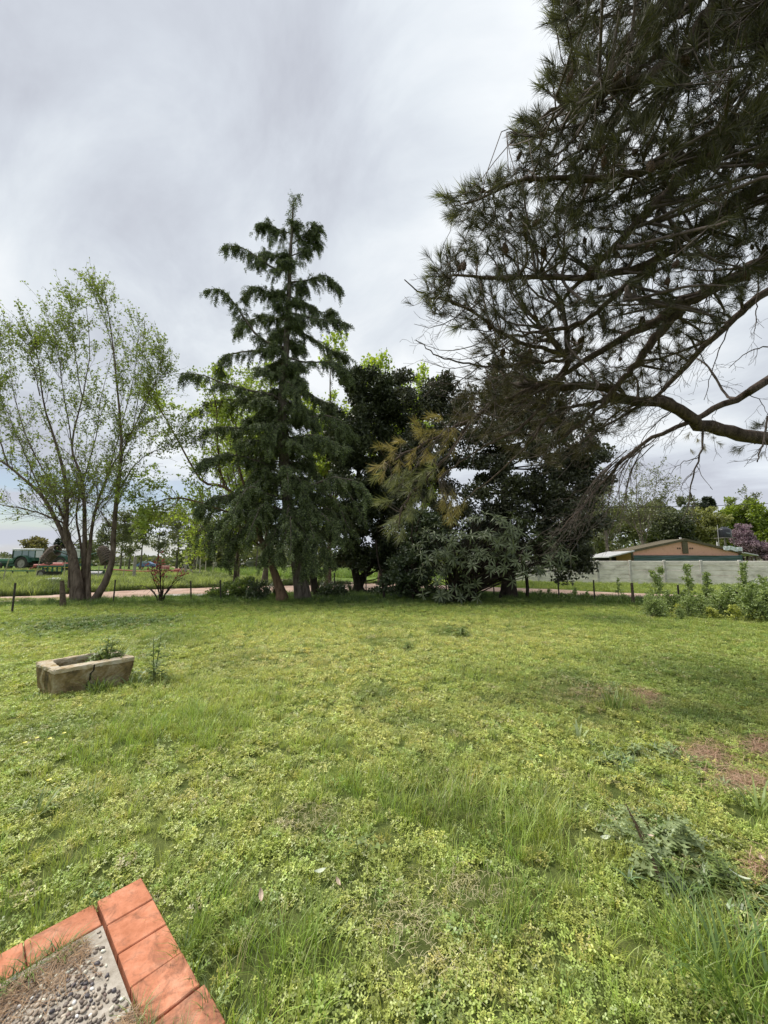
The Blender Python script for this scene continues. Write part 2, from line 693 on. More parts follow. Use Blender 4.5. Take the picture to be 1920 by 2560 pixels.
# the patio corner stands in a cut of the ground sheet only as a raised slab, so the sheet can stay whole
tag(obj('ground', V, Q, ground_material(), smooth=True), kind='structure')

road_mat = mat('dirt_road', (0.30, 0.20, 0.155), (0.44, 0.31, 0.245), scale=1.1, rough=0.95, bump=0.35, bscale=14, spec=0.1, c3=(0.52, 0.40, 0.33))
puddle_mat = mat('puddle', (0.20, 0.18, 0.16), (0.40, 0.36, 0.33), scale=3.5, rough=0.45, bump=0.3, bscale=30, spec=0.4, c3=(0.55, 0.53, 0.5))


def strip(name, left, right, z, m, n=60):
    Lp = curve([(p[0], p[1], z) for p in left], n)
    Rp = curve([(p[0], p[1], z) for p in right], n)
    W_ = 9
    G = np.stack([Lp + (Rp - Lp) * s for s in np.linspace(0, 1, W_)], 1)
    G[:, 0, :2] += rng.normal(0, 0.10, (n, 2))
    G[:, -1, :2] += rng.normal(0, 0.10, (n, 2))
    ed = np.array([0, 1, .4, 0, .7, 0, .4, 1, 0]) * 0.03
    G[:, :, 2] += gh(G[:, :, 0], G[:, :, 1]) + ed[None]
    G[:, 0, 2] -= 0.0
    i = np.arange(n * W_).reshape(n, W_)
    q = np.stack([i[:-1, :-1], i[:-1, 1:], i[1:, 1:], i[1:, :-1]], -1).reshape(-1, 4)
    return tag(obj(name, G.reshape(-1, 3), q, m, smooth=True), kind='structure')


A = lambda *pp: [gnd(*p) for p in pp]
farL = [(-60, 6.0), (-32, 12.9)] + A((0, 1493), (160, 1486.5), (300, 1478), (480, 1471)) + [(-7.0, 24.8), (0.0, 27.2)]
nearL = [(-60, 3.4), (-32, 10.1), (-15.6, 14.75), (-13.0, 16.2), (-9.6, 17.9), (-6.4, 19.4), (-2.5, 20.6), (1.5, 21.4)]
strip('dirt_road', farL, nearL, 0.012, road_mat)
# the second road comes from far left and passes the wall on the right
farR = [(-60, 110), (-34, 68), (-17.0, 42.5), (-9.0, 33.8), (0, 27.4), (9.41, 21.9), (12.2, 19.3), (30, 9.5)]
nearR = [(-57, 104), (-31, 62), (-14.2, 37.6), (-6.5, 29.2), (0.8, 24.0), (8.06, 18.8), (10.9, 16.9), (28, 7.4)]
strip('dirt_road', farR, nearR, 0.018, road_mat)
pc = gnd(520, 1492)
a = np.linspace(0, 2 * PI, 29)[:-1]
rr = 1 + 0.18 * np.sin(3 * a) + 0.12 * np.sin(5 * a + 1)
PV = np.stack([pc[0] + 2.4 * rr * np.cos(a), pc[1] + 0.75 + 0.62 * rr * np.sin(a) + 0.25 * np.cos(a) * 2.4, np.full(28, 0.052)], 1)
PV = np.concatenate([PV, [[pc[0], pc[1] + 0.75, 0.056]]])
tag(obj('wet_gravel', PV, np.array([(i, (i + 1) % 28, 28) for i in range(28)]), puddle_mat), kind='structure')

# ================================================================ LAWN


def proto(parts, m, name='p'):
    V, Fs = join(parts)
    return obj(name, V, Fs, m)


def clover_proto(seed, n=30, rad=0.085, leaf=0.0125):
    r = np.random.default_rng(seed)
    parts = []
    for i in range(n):
        a = r.uniform(0, 2 * PI)
        q = rad * math.sqrt(r.uniform())
        c = np.array([q * math.cos(a), q * math.sin(a), r.uniform(0.012, 0.05)])
        tilt = r.normal(0, 0.38, 2)
        nz = unit(np.array([tilt[0], tilt[1], 1.0]))
        ux = unit(np.cross(nz, [0, 1, 0.1]))
        uy = np.cross(nz, ux)
        a0 = r.uniform(0, 2 * PI)
        s = leaf * r.uniform(0.7, 1.3)
        V, T = [c], []
        for k in range(3):
            b = a0 + k * 2 * PI / 3
            for (rr_, db, dz) in ((0.85, -0.50, 0.12), (1.25, -0.2, 0.22), (1.25, 0.2, 0.22), (0.85, 0.50, 0.12)):
                V.append(c + s * rr_ * (math.cos(b + db) * ux + math.sin(b + db) * uy) + nz * s * dz * 0.5)
            j = 1 + 4 * k
            T += [(0, j, j + 1), (0, j + 1, j + 2), (0, j + 2, j + 3)]
        parts.append((np.array(V), np.array(T)))
        # petiole
        b_ = np.array([c[0] * 0.5, c[1] * 0.5, 0])
        w = np.array([0.0008, 0.0006, 0])
        parts.append((np.array([b_ - w, b_ + w, c + w, c - w]), np.array([(0, 1, 2), (0, 2, 3)])))
    return proto(parts, LAWN_TINT)


def blade_set(r, n, rad, h0, h1, w, lean, segs=4, wtip=0.15, curl=1.0):
    """blades as bent tapering strips"""
    a = r.uniform(0, 2 * PI, n)
    q = rad * np.sqrt(r.uniform(0, 1, n))
    base = np.stack([q * np.cos(a), q * np.sin(a), np.zeros(n)], 1)
    hh = r.uniform(h0, h1, n)
    da = a + r.normal(0, 0.9, n)
    ln = r.uniform(0.3, 1.0, n) * lean
    dirv = np.stack([np.cos(da), np.sin(da), np.zeros(n)], 1)
    side = np.stack([-np.sin(da + r.normal(0, .5, n)), np.cos(da), np.zeros(n)], 1)
    s = np.linspace(0, 1, segs + 1)
    P = base[:, None] + dirv[:, None] * (hh * ln)[:, None, None] * (s ** 1.8)[None, :, None]
    P[:, :, 2] += hh[:, None] * (s - 0.32 * curl * ln[:, None] * s ** 3)[:, :]
    ww = w * r.uniform(0.6, 1.3, n)
    wd = (1 - (1 - wtip) * s ** 1.6)[None, :, None] * ww[:, None, None]
    A_ = P - side[:, None] * wd / 2
    B_ = P + side[:, None] * wd / 2
    Vv = np.stack([A_, B_], 2).reshape(n, -1, 3)
    m_ = (segs + 1) * 2
    q_ = np.array([(2 * i, 2 * i + 1, 2 * i + 3, 2 * i + 2) for i in range(segs)])
    Ff = q_[None] + (np.arange(n) * m_)[:, None, None]
    return Vv.reshape(-1, 3), Ff.reshape(-1, 4)


def grass_proto(seed, n=26, rad=0.035, h0=0.05, h1=0.14, w=0.0035, lean=0.6, segs=3, curl=1.0):
    return proto([blade_set(np.random.default_rng(seed), n, rad, h0, h1, w, lean, segs, curl=curl)], LAWN_TINT)


def forb_proto(seed, n=12):
    """small broad-leaved weed: lanceolate leaves in a rosette"""
    r = np.random.default_rng(seed)
    V, Fq = blade_set(r, n, 0.01, 0.05, 0.11, 0.022, 1.5, 4, wtip=0.1, curl=1.3)
    return proto([(V, Fq)], LAWN_TINT)


def seed_proto(seed, n=16):
    """fine stems carrying small pale seed heads"""
    r = np.random.default_rng(seed)
    parts = [blade_set(r, n, 0.045, 0.05, 0.11, 0.0018, 0.5, 3)]
    for i in range(n * 2):
        a = r.uniform(0, 2 * PI)
        q = 0.06 * math.sqrt(r.uniform())
        c = np.array([q * math.cos(a), q * math.sin(a), r.uniform(0.03, 0.10)])
        M = basis(r.normal(0, 1, (1, 3)))[0]
        s = 0.006
        parts.append((c + (np.array([(-1, 0, 0), (0, -.6, .2), (1, 0, 0), (0, .6, -.2)]) * s) @ M.T, np.array([(0, 1, 2, 3)])))
    return proto(parts, LAWN_TINT)


kinds = [clover_proto(i) for i in range(5)] + \
        [grass_proto(20 + i, 24, 0.04, 0.035, 0.095, 0.003, 0.8) for i in range(3)] + \
        [grass_proto(30 + i, 15, 0.055, 0.06, 0.21, 0.0042, 0.85, 4) for i in range(3)] + \
        [seed_proto(40 + i) for i in range(2)] + \
        [forb_proto(50 + i) for i in range(2)]
K_CLO, K_GR, K_TALL, K_SEED, K_FORB = (0, 5), (5, 8), (8, 11), (11, 13), (13, 15)


def blob(x, y, spots):
    out = np.zeros_like(x)
    for (u, v, ru, rv, w) in spots:
        cx, cy = gnd(u, v)
        ex = gnd(u + ru, v)[0] - cx
        ey = abs(gnd(u, v - rv)[1] - gnd(u, v + rv)[1]) / 2
        out = np.maximum(out, w * np.exp(-(((x - cx) / ex) ** 2 + ((y - cy) / ey) ** 2) ** 1.3))
    return out


TALL_SPOTS = [(330, 1850, 130, 60, .9), (520, 1800, 150, 80, .8), (640, 1740, 100, 50, .7), (1150, 2010, 230, 80, 1.0), (1330, 2080, 110, 90, .9), (880, 1980, 110, 50, .7),
              (1230, 2250, 140, 110, .6), (1840, 2450, 200, 190, 1.0), (1600, 2440, 160, 110, .6), (760, 2400, 150, 110, .8), (640, 2540, 180, 80, 1.0), (450, 1740, 110, 60, .5),
              (80, 2230, 110, 120, .5), (520, 2300, 40, 120, .7), (620, 2400, 60, 130, .8), (420, 1610, 70, 16, .6), (1540, 1750, 26, 40, 1.1), (800, 1870, 100, 40, .5), (700, 1560, 120, 16, .5), (1180, 1690, 60, 30, .4)]
DRY_SPOTS = [(1440, 1735, 100, 32, .8), (1615, 1745, 32, 26, .9), (1770, 1885, 50, 34, .9), (1900, 1870, 40, 28, .9), (1860, 1950, 70, 30, .8), (1480, 1810, 80, 30, .5),
             (790, 2050, 90, 45, .6), (1010, 2290, 110, 70, .55), (1180, 2230, 90, 40, .5), (1050, 2400, 90, 60, .35), (700, 1650, 160, 30, .25), (1240, 1760, 100, 30, .3), (1860, 2170, 50, 40, .5), (1500, 2100, 50, 30, .5)]
YEL_SPOTS = [(830, 1600, 330, 75, .9), (1180, 1580, 260, 45, .9), (300, 1620, 330, 25, .6), (950, 1800, 330, 110, .45), (560, 1980, 260, 100, .3), (1080, 2450, 260, 100, .35), (1380, 1600, 140, 24, .7), (200, 2010, 200, 70, .3)]
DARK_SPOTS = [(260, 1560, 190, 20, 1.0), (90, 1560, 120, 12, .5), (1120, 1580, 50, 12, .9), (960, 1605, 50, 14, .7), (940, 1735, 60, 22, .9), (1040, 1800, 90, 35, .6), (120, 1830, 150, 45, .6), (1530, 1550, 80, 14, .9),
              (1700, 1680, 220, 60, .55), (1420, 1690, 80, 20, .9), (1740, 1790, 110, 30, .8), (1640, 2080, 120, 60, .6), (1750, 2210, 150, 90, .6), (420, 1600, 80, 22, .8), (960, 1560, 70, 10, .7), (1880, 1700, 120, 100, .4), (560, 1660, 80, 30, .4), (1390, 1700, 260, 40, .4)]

BROAD_SPOTS = [(250, 1558, 170, 18, 1.2), (1760, 2210, 130, 90, 1.0), (1640, 2080, 110, 60, .7), (1540, 1900, 70, 26, .7), (1660, 1890, 70, 24, .9), (1040, 1640, 70, 22, .4), (120, 2010, 90, 30, .5), (1150, 1585, 45, 12, .8), (1700, 1960, 120, 30, .5), (1480, 1720, 60, 20, .7)]


def lawn():
    P, S, I, T, Rr = [], [], [], [], []
    e1 = np.array([0.73, -0.68]); e2 = np.array([-0.68, -0.73]); C0 = np.array([-1.19, 2.10])
    for (y0, y1, dens, sc0) in ((-1.5, 1.05, 300, 1.),(1.05, 2.0, 700, .66), (2.0, 3.2, 640, .68), (3.2, 4.6, 520, .72), (4.6, 6.6, 400, .78), (6.6, 9.5, 300, .88), (9.5, 13, 210, 1.0), (13, 16.6, 140, 1.2)):
        dens *= .68
        w1 = 1.1 * y1 + 4.2
        n = int((y1 - y0) * 2 * w1 * dens)
        x = rng.uniform(-w1, w1, n)
        y = rng.uniform(y0, y1, n)
        keep = (np.abs(x) < 1.1 * y + 1.0) | ((np.abs(x) < 1.1 * y + 4.2) & (rng.uniform(0, 1, n) < .5))
        # not on the patio
        rx, ry = x - C0[0], y - C0[1]
        pa = rx * e1[0] + ry * e1[1]
        pb = rx * e2[0] + ry * e2[1]
        keep &= ~((pa > -0.005) & (pb > -0.005))
        # not inside the trough
        keep &= ~((np.abs((x + 3.88) * .84 - (y - 5.24) * -.1) < .5) & (np.abs(y - 5.24) < .35) & (np.abs(x + 3.88) < .4))
        x, y = x[keep], y[keep]
        n = len(x)
        big = wob(x, y, 0.55, 3.1)
        mid = wob(x, y, 1.7, 0.4)
        fine = wob(x, y, 5.0, 1.4)
        tall = blob(x, y, TALL_SPOTS) + 0.22 * sstep(.35, 1, mid)
        dry = blob(x, y, DRY_SPOTS) + 0.22 * sstep(.5, 1.0, fine * .6 + mid * .5)
        yel = blob(x, y, YEL_SPOTS)
        dark = blob(x, y, DARK_SPOTS) + 0.5 * sstep(.2, 1.0, -fine * .6 - big * .5) + .28 * sstep(.15, .6, (x - .25 * y) / np.maximum(y, 1)) * sstep(3.2, 4.5, y)  # last term paints soft shade under the pine into the right-hand grass
        broad = blob(x, y, BROAD_SPOTS)
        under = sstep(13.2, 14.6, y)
        r1 = rng.uniform(0, 1, n)
        r2 = rng.uniform(0, 1, n)
        kind = np.zeros(n, int)
        p_tall = np.clip(tall * 0.6, 0, .75)
        p_gr = np.clip(0.42 + 0.25 * tall + 0.4 * sstep(5, 10, y), 0, .9)
        p_seed = 0.05 + 0.25 * dry + 0.15 * yel
        kk = np.full(n, -1)
        kk = np.where(r1 < p_tall, 2, kk)
        kk = np.where((kk < 0) & (r1 < p_tall + (1 - p_tall) * p_gr), 1, kk)
        kk = np.where((kk < 0) & (r2 < p_seed), 3, kk)
        kk = np.where((rng.uniform(0, 1, n) < .55 * broad), 4, kk)
        kk = np.where((kk < 0), 0, kk)
        rngs = [K_CLO, K_GR, K_TALL, K_SEED, K_FORB]
        idx_ = np.array([rng.integers(rngs[k][0], rngs[k][1]) for k in kk])
        # colour
        clover = np.array([0.455, 0.52, 0.135])
        grass = np.array([0.43, 0.505, 0.115])
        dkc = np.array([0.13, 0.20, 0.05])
        yelc = np.array([0.66, 0.64, 0.24])
        dryc = np.array([0.46, 0.36, 0.21])
        greyg = np.array([0.25, 0.33, 0.16])
        t_ = np.where((kk == 0)[:, None], clover, grass)
        t_ = np.where((kk == 2)[:, None], np.array([0.315, 0.425, 0.08]), t_)
        t_ = np.where((kk == 3)[:, None], np.array([0.50, 0.50, 0.20]), t_)
        t_ = np.where((kk == 4)[:, None], greyg, t_)
        lc = lambda a_, b_, f_: a_ + (b_ - a_) * np.clip(f_, 0, 1)[:, None]
        t_ = lc(t_, yelc, yel * 0.8 + 0.2 * np.clip(mid, 0, 1))
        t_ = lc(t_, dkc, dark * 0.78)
        t_ = lc(t_, dryc, np.clip(dry, 0, 1) * rng.uniform(.15, 1.0, n) * 0.95)
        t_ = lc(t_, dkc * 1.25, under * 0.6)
        t_ *= (1 + 0.10 * rng.normal(0, 1, n))[:, None]
        t_[:, 0] *= 1 + 0.08 * rng.normal(0, 1, n)
        # straw bits anywhere
        straw = rng.uniform(0, 1, n) < 0.02
        t_ = np.where(straw[:, None], np.array([0.5, 0.45, 0.24]), t_)
        sz = sc0 * rng.uniform(.75, 1.3, n) * (1 - 0.35 * np.clip(dry, 0, 1))
        sz = np.where(kk == 2, sz * (0.9 + .25 * np.clip(tall, 0, 1)) / sc0 ** .45, sz)
        sz = np.where(kk == 1, sz / sc0 ** .3, sz)
        dropp = rng.uniform(0, 1, n) < np.clip(dry, 0, 1) * 0.62
        z = gh(x, y)
        k_ = ~dropp
        P.append(np.stack([x, y, z], 1)[k_])
        S.append(sz[k_])
        I.append(idx_[k_])
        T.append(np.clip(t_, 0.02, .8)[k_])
        Rr.append(np.stack([rng.normal(0, .12, n), rng.normal(0, .12, n), rng.uniform(0, 2 * PI, n)], 1)[k_])
    P, S, I, T, Rr = map(np.concatenate, (P, S, I, T, Rr))
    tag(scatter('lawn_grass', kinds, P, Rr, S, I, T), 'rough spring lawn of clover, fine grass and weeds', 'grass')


lawn()

# longer grass of the verge by the fence and of the field across the road
kinds2 = [grass_proto(70 + i, 34, 0.14, 0.12, 0.32, 0.012, 0.7, 3) for i in range(3)] + [forb_proto(80), forb_proto(81)]


def rough_grass(name, label, region, n, smin, smax, ca, cb, keepf=None):
    x = rng.uniform(region[0], region[1], n)
    y = rng.uniform(region[2], region[3], n)
    if keepf is not None:
        k = keepf(x, y)
        x, y = x[k], y[k]
    n = len(x)
    f = np.clip(0.45 + 0.45 * wob(x, y, .35) + .35 * wob(x, y, 1.3, 2) + rng.normal(0, .25, n), 0, 1)[:, None]
    T = np.array(ca) * (1 - f) + np.array(cb) * f
    o = scatter(name, [k.copy() for k in kinds2], np.stack([x, y, gh(x, y)], 1), np.stack([rng.normal(0, .1, n), rng.normal(0, .1, n), rng.uniform(0, 6.3, n)], 1),
                rng.uniform(smin, smax, n), rng.integers(0, 5, n), T)
    tag(o, label, 'grass')


def edge_y(pts, x):
    p = np.array(sorted(pts))
    return np.interp(x, p[:, 0], p[:, 1])


fl, nl, fr, nr = farL, nearL, farR, nearR
# strip under the fence, this side of the road
rough_grass('verge_grass', 'dark long grass and weeds along the wire fence', (-19, 15, 10.5, 20), 12000, .35, .9, (0.07, 0.12, 0.03), (0.17, 0.25, 0.06),
            lambda x, y: (y < edge_y(nl, x) - .15) & (y > 14.6 - 0.22 * np.clip(-x - 8, 0, 9) - 0.25 * np.clip(x - 7.0, 0, 9) + .3 * wob(x, y, 1)) & ((x < 3) | (y < edge_y(nr, x) - .1)) & (y < 19.5))
# field on the left across the road
rough_grass('field_grass', 'bright green field grass left of the trees, across the road', (-75, 0, 14, 52), 30000, 1.0, 1.9, (0.09, 0.12, 0.035), (0.40, 0.45, 0.13),
            lambda x, y: (y > edge_y(fl, x) + .25) & (y < edge_y(nr, x) - .3 + 0 * x) & (x > -1.25 * y - 2))
# dark fringe on the far kerb of the road
rough_grass('bank_grass', 'dark overgrown bank on the far edge of the dirt road', (-30, 0, 14, 28), 26000, .8, 1.3, (0.035, 0.05, 0.016), (0.09, 0.12, 0.03),
            lambda x, y: (y > edge_y(fl, x) + .02) & (y < edge_y(fl, x) + .55))
# mown verge in front of the concrete wall
rough_grass('roadside_grass', 'short bright roadside grass in front of the concrete wall', (-2, 34, 15, 31), 12000, .5, .9, (0.24, 0.30, 0.06), (0.38, 0.43, 0.11),
            lambda x, y: (y > edge_y(fr, x) + .2) & (y < 34.5 - .42 * x))
rough_grass('distant_grass', 'green field grass beyond the second dirt road', (-70, 6, 36, 80), 9000, 1.6, 3.0, (0.12, 0.19, 0.035), (0.25, 0.33, 0.07),
            lambda x, y: (y > edge_y(fr, x) + .8) & (x < 8))
for k in kinds2:
    for c in list(k.users_collection):
        c.objects.unlink(k)
# ================================================================ PATIO CORNER
e1 = np.array([0.73, -0.68, 0]); e2 = np.array([-0.68, -0.73, 0]); C0 = np.array([-1.19, 2.10, 0])
ROT = math.atan2(-0.68, 0.73)
PT = lambda a_, b_, z_: C0 + e1 * a_ + e2 * b_ + np.array([0, 0, z_])
tile_mat = mat('terracotta', (0.50, 0.17, 0.085), (0.64, 0.25, 0.135), scale=7, rough=0.85, bump=0.25, bscale=90, spec=0.2, c3=(0.57, 0.215, 0.115))
tile_dirty = mat('dirty_terracotta', (0.16, 0.10, 0.075), (0.50, 0.20, 0.12), scale=11, rough=0.9, bump=0.5, bscale=80, spec=0.15, c3=(0.66, 0.28, 0.17))
conc_mat = mat('concrete_bed', (0.33, 0.29, 0.235), (0.50, 0.45, 0.385), scale=26, rough=0.95, bump=0.35, bscale=240, spec=0.1)
patio = thing('patio', None, None, tuple(C0), kind='structure')
m = MB()
m.box((0, 0, 0), (2.0, 2.0, 0.10))
Vb = np.concatenate(m.V)
bedV = np.array([PT(0.16 + 1.8 * (p[0] / 2 + .5), 0.19 + 1.8 * (p[1] / 2 + .5), p[2] + 0.004) for p in Vb])
obj('concrete_bed', bedV, [np.concatenate(m.Q)], conc_mat, patio)
tm = MB().box((0, 0, 0), (0.1725, 0.1755, 0.07), bev=0.003)
tm2 = MB().box((0, 0, 0), (0.146, 0.232, 0.07), bev=0.003)
def tile_material(name, amount):
    m = bpy.data.materials.new(name)
    m.use_nodes = True
    t = m.node_tree
    b = t.nodes['Principled BSDF']
    b.inputs['Roughness'].default_value = .9
    b.inputs['Specular IOR Level'].default_value = .15
    g = N(t, 'ShaderNodeNewGeometry')
    P = g.outputs['Position']
    oi = N(t, 'ShaderNodeObjectInfo')
    base = ramp(t, noise(t, P, 9, 8, .65), [(0.36, (0.42, 0.16, 0.085)), (0.52, (0.55, 0.225, 0.13)), (0.68, (0.63, 0.31, 0.20))])
    hv = N(t, 'ShaderNodeHueSaturation')
    t.links.new(base, hv.inputs['Color'])
    t.links.new(math_n(t, 'ADD', .88, math_n(t, 'MULTIPLY', oi.outputs['Random'], .22)), hv.inputs['Value'])
    dirt = ramp(t, noise(t, P, 15, 10, .72, .6), [(.58 - amount * .16, (0,) * 3), (.70 - amount * .05, (1,) * 3)])
    speck = ramp(t, noise(t, P, 130, 3, .5), [(.66, (0,) * 3), (.72, (1,) * 3)])
    c = mixc(t, math_n(t, 'MULTIPLY', dirt, .35 + .5 * amount), hv.outputs[0], (0.13, 0.075, 0.05))
    c = mixc(t, math_n(t, 'MULTIPLY', speck, .55), c, (0.20, 0.11, 0.07))
    t.links.new(c, b.inputs['Base Color'])
    bn = N(t, 'ShaderNodeBump')
    bn.inputs['Strength'].default_value = .35
    bn.inputs['Distance'].default_value = .004
    t.links.new(noise(t, P, 170, 6, .7), bn.inputs['Height'])
    t.links.new(bn.outputs[0], b.inputs['Normal'])
    return m


tile_mat = tile_material('weathered_terracotta', .55)
tile_dirty = tile_material('stained_terracotta', 1.0)
first = None
for k in range(8):
    if first is None:
        o = tm.obj('tile', tile_mat, patio)
        first = o
    else:
        o = first.copy()
        COL.objects.link(o)
    if k in (3, 4, 5):
        if k == 3:
            o.data = first.data.copy()
            o.data.materials[0] = tile_dirty
            dirty = o.data
        o.data = dirty
    off = 0 if k < 4 else 0.012
    w = PT(0.0865 + k * 0.1775 + (0.006 if k > 3 else 0), 0.089 - off, 0.022 + rng.uniform(-.002, .002))
    o.location = Vector(w) - patio.location
    o.rotation_euler = (rng.normal(0, .006), rng.normal(0, .006), ROT + rng.normal(0, .005))
first2 = None
for k in range(6):
    if first2 is None:
        o = tm2.obj('tile', tile_mat, patio)
        first2 = o
    else:
        o = first2.copy()
        COL.objects.link(o)
    w = PT(0.073 + .004, 0.19 + 0.118 + k * 0.238, 0.02 + rng.uniform(-.002, .002))
    o.location = Vector(w) - patio.location
    o.rotation_euler = (rng.normal(0, .006), rng.normal(0, .006), ROT + rng.normal(0, .006))


def ball(nu=7, nv=4):
    V = [(0, 0, -1)]
    for i in range(1, nv):
        ph = -PI / 2 + PI * i / nv
        for j in range(nu):
            a_ = 2 * PI * j / nu + i * .4
            V.append((math.cos(ph) * math.cos(a_), math.cos(ph) * math.sin(a_), math.sin(ph)))
    V.append((0, 0, 1))
    T, Q = [], []
    for j in range(nu):
        j2 = (j + 1) % nu
        T.append((0, 1 + j2, 1 + j))
        T.append((len(V) - 1, 1 + (nv - 2) * nu + j, 1 + (nv - 2) * nu + j2))
        for i in range(nv - 2):
            a_ = 1 + i * nu
            T.append((a_ + j, a_ + j2, a_ + nu + j2))
            T.append((a_ + j, a_ + nu + j2, a_ + nu + j))
    return np.array(V), np.array(T)


bV, bT = ball()
peb_cols = [(0.12, 0.095, 0.08), (0.19, 0.155, 0.125), (0.27, 0.22, 0.17), (0.09, 0.08, 0.085), (0.62, 0.55, 0.44), (0.40, 0.34, 0.27), (0.17, 0.12, 0.10), (0.75, 0.70, 0.62)]
peb_w = [.16, .2, .2, .08, .10, .15, .07, .04]
pebs = []
for c in peb_cols:
    mm = mat('pebble', tuple(x * .9 for x in c), tuple(min(.85, x * 1.6) for x in c), scale=60, rough=0.55, spec=0.4)
    pv = bV * (1 + rng.normal(0, .06, (len(bV), 1)))
    o = obj('pebble', pv, bT, mm, None, smooth=True)
    pebs.append(o.data)
    bpy.data.objects.remove(o)
pts = []
tries = 0
while len(pts) < 2000 and tries < 90000:
    tries += 1
    a_, b_ = rng.uniform(0.18, 1.05), rng.uniform(0.205, .85)
    # thin near the edge where bare mortar shows
    if a_ < 0.24 and rng.uniform() < .75:
        continue
    if b_ < 0.27 and rng.uniform() < .8:
        continue
    s = rng.uniform(0.0042, 0.0092)
    if all((a_ - q[0]) ** 2 + (b_ - q[1]) ** 2 > (0.86 * (s + q[2])) ** 2 for q in pts):
        pts.append((a_, b_, s))
# those that show in the picture first
def in_frame(p):
    dy, dz = p[1], p[2] - H
    fw = dy * math.cos(PITCH) + dz * math.sin(PITCH)
    up = -dy * math.sin(PITCH) + dz * math.cos(PITCH)
    return fw > 0 and abs(p[0] / fw) < 960 / F_PX and abs(up / fw) < 1280 / F_PX
pts = sorted(pts, key=lambda q: (not in_frame(PT(q[0], q[1], .04)), -q[2]))
rest = []
for k, (a_, b_, s) in enumerate(pts):
    w = PT(a_, b_, 0.057)
    sc3 = np.array([s * rng.uniform(1.0, 1.45), s, s * rng.uniform(.5, .75)])
    rz = rng.uniform(0, PI)
    ci = rng.choice(len(peb_cols), p=peb_w)
    if k < 300:
        o = bpy.data.objects.new('pebble', pebs[ci])
        COL.objects.link(o)
        o.parent = patio
        o.location = Vector(w) - patio.location
        o.rotation_euler = (rng.normal(0, .25), rng.normal(0, .25), rz)
        o.scale = sc3
    else:
        c_, s_ = math.cos(rz), math.sin(rz)
        vv = bV * sc3
        rest.append((np.stack([vv[:, 0] * c_ - vv[:, 1] * s_, vv[:, 0] * s_ + vv[:, 1] * c_, vv[:, 2]], 1) + w, bT))
peb_mix = leaf_mat('pebble_mix', (0.10, 0.08, 0.07), (0.42, 0.36, 0.29), trans=0.0, gloss=0.04, amt=0.1)
V, Fs = join(rest)
obj('pebbles', V, Fs, peb_mix, patio, smooth=True, props={'kind': 'stuff'})

# dry pine needles and grass creeping over the edging
def needles_on(name, label, n, fn, z0, z1, ln, w, m, cat='needles'):
    p = fn(n)
    a_ = rng.uniform(0, 2 * PI, n)
    d = np.stack([np.cos(a_), np.sin(a_), rng.normal(0, .22, n)], 1)
    z = rng.uniform(z0, z1, n)
    L_ = rng.uniform(.5, 1.0, n) * ln
    c = np.stack([p[:, 0], p[:, 1], z + gh(p[:, 0], p[:, 1])], 1)
    sd_ = unit(np.cross(d, [0, 0, 1])) * w / 2
    mid = c + np.array([0, 0, 1]) * (L_ * .08)[:, None]
    A0, A1 = c - d * L_[:, None] / 2, c + d * L_[:, None] / 2
    V = np.stack([A0 - sd_, A0 + sd_, mid + sd_, mid - sd_, A1 + sd_ * .4, A1 - sd_ * .4], 1).reshape(-1, 3)
    q = np.array([(0, 1, 2, 3), (3, 2, 4, 5)])
    Fq = (q[None] + (np.arange(n) * 6)[:, None, None]).reshape(-1, 4)
    return tag(obj(name, V, Fq, m), label, cat, kind='stuff')


dryn = leaf_mat('dry_needle', (0.20, 0.12, 0.07), (0.42, 0.28, 0.16), trans=0.1, gloss=0.03)
def edge_pts(n):
    k = rng.uniform(0, 1, n) < .6
    a_ = np.where(k, 0.185 + np.abs(rng.normal(0, .085, n)), rng.uniform(.62, 1.3, n))
    b_ = np.where(k, rng.uniform(.25, 1.1, n), 0.19 + np.abs(rng.normal(0, .055, n)))
    a_ = np.where(k, a_ + .14 * np.clip(b_ - .3, 0, 1), a_)
    return np.stack([C0[0] + e1[0] * a_ + e2[0] * b_, C0[1] + e1[1] * a_ + e2[1] * b_], 1)
needles_on('dry_needles', 'brown dry needles piled along the inner edge of the terracotta tiles', 3000, edge_pts, .052, .075, .09, .0016, dryn)


def patch_pts(spots):
    def f(n):
        out = []
        for (u, v, ru, rv, w) in spots:
            m_ = int(n * w / sum(s[4] for s in spots))
            uu = rng.normal(u, ru * .6, m_)
            vv = rng.normal(v, rv * .6, m_)
            out += [gnd(a_, b_) for a_, b_ in zip(uu, vv)]
        while len(out) < n:
            out.append(out[-1])
        return np.array(out)
    return f


needles_on('fallen_needles', 'reddish brown pine needle litter on bare patches under the pine', 2600, patch_pts([(1615, 1748, 40, 26, 1.0), (1770, 1885, 60, 32, 1.), (1900, 1870, 40, 26, .8), (1860, 1950, 70, 30, 1.), (1500, 1740, 80, 30, .5), (1900, 2170, 30, 30, .3)]),
           .006, .03, .14, .0026, leaf_mat('fallen_needle', (0.34, 0.20, 0.13), (0.60, 0.42, 0.30), trans=.1, gloss=.03))
needles_on('straw', 'pale dry straw lying in the worn parts of the lawn', 1100, patch_pts([(1440, 1735, 110, 38, 1.4), (790, 2050, 100, 50, 1), (1010, 2290, 130, 90, 1), (1180, 2230, 100, 50, .8), (1100, 2420, 160, 90, .6)]),
           .01, .045, .06, .0016, leaf_mat('straw', (0.40, 0.35, 0.19), (0.60, 0.54, 0.33), trans=.1, gloss=.03), 'straw')

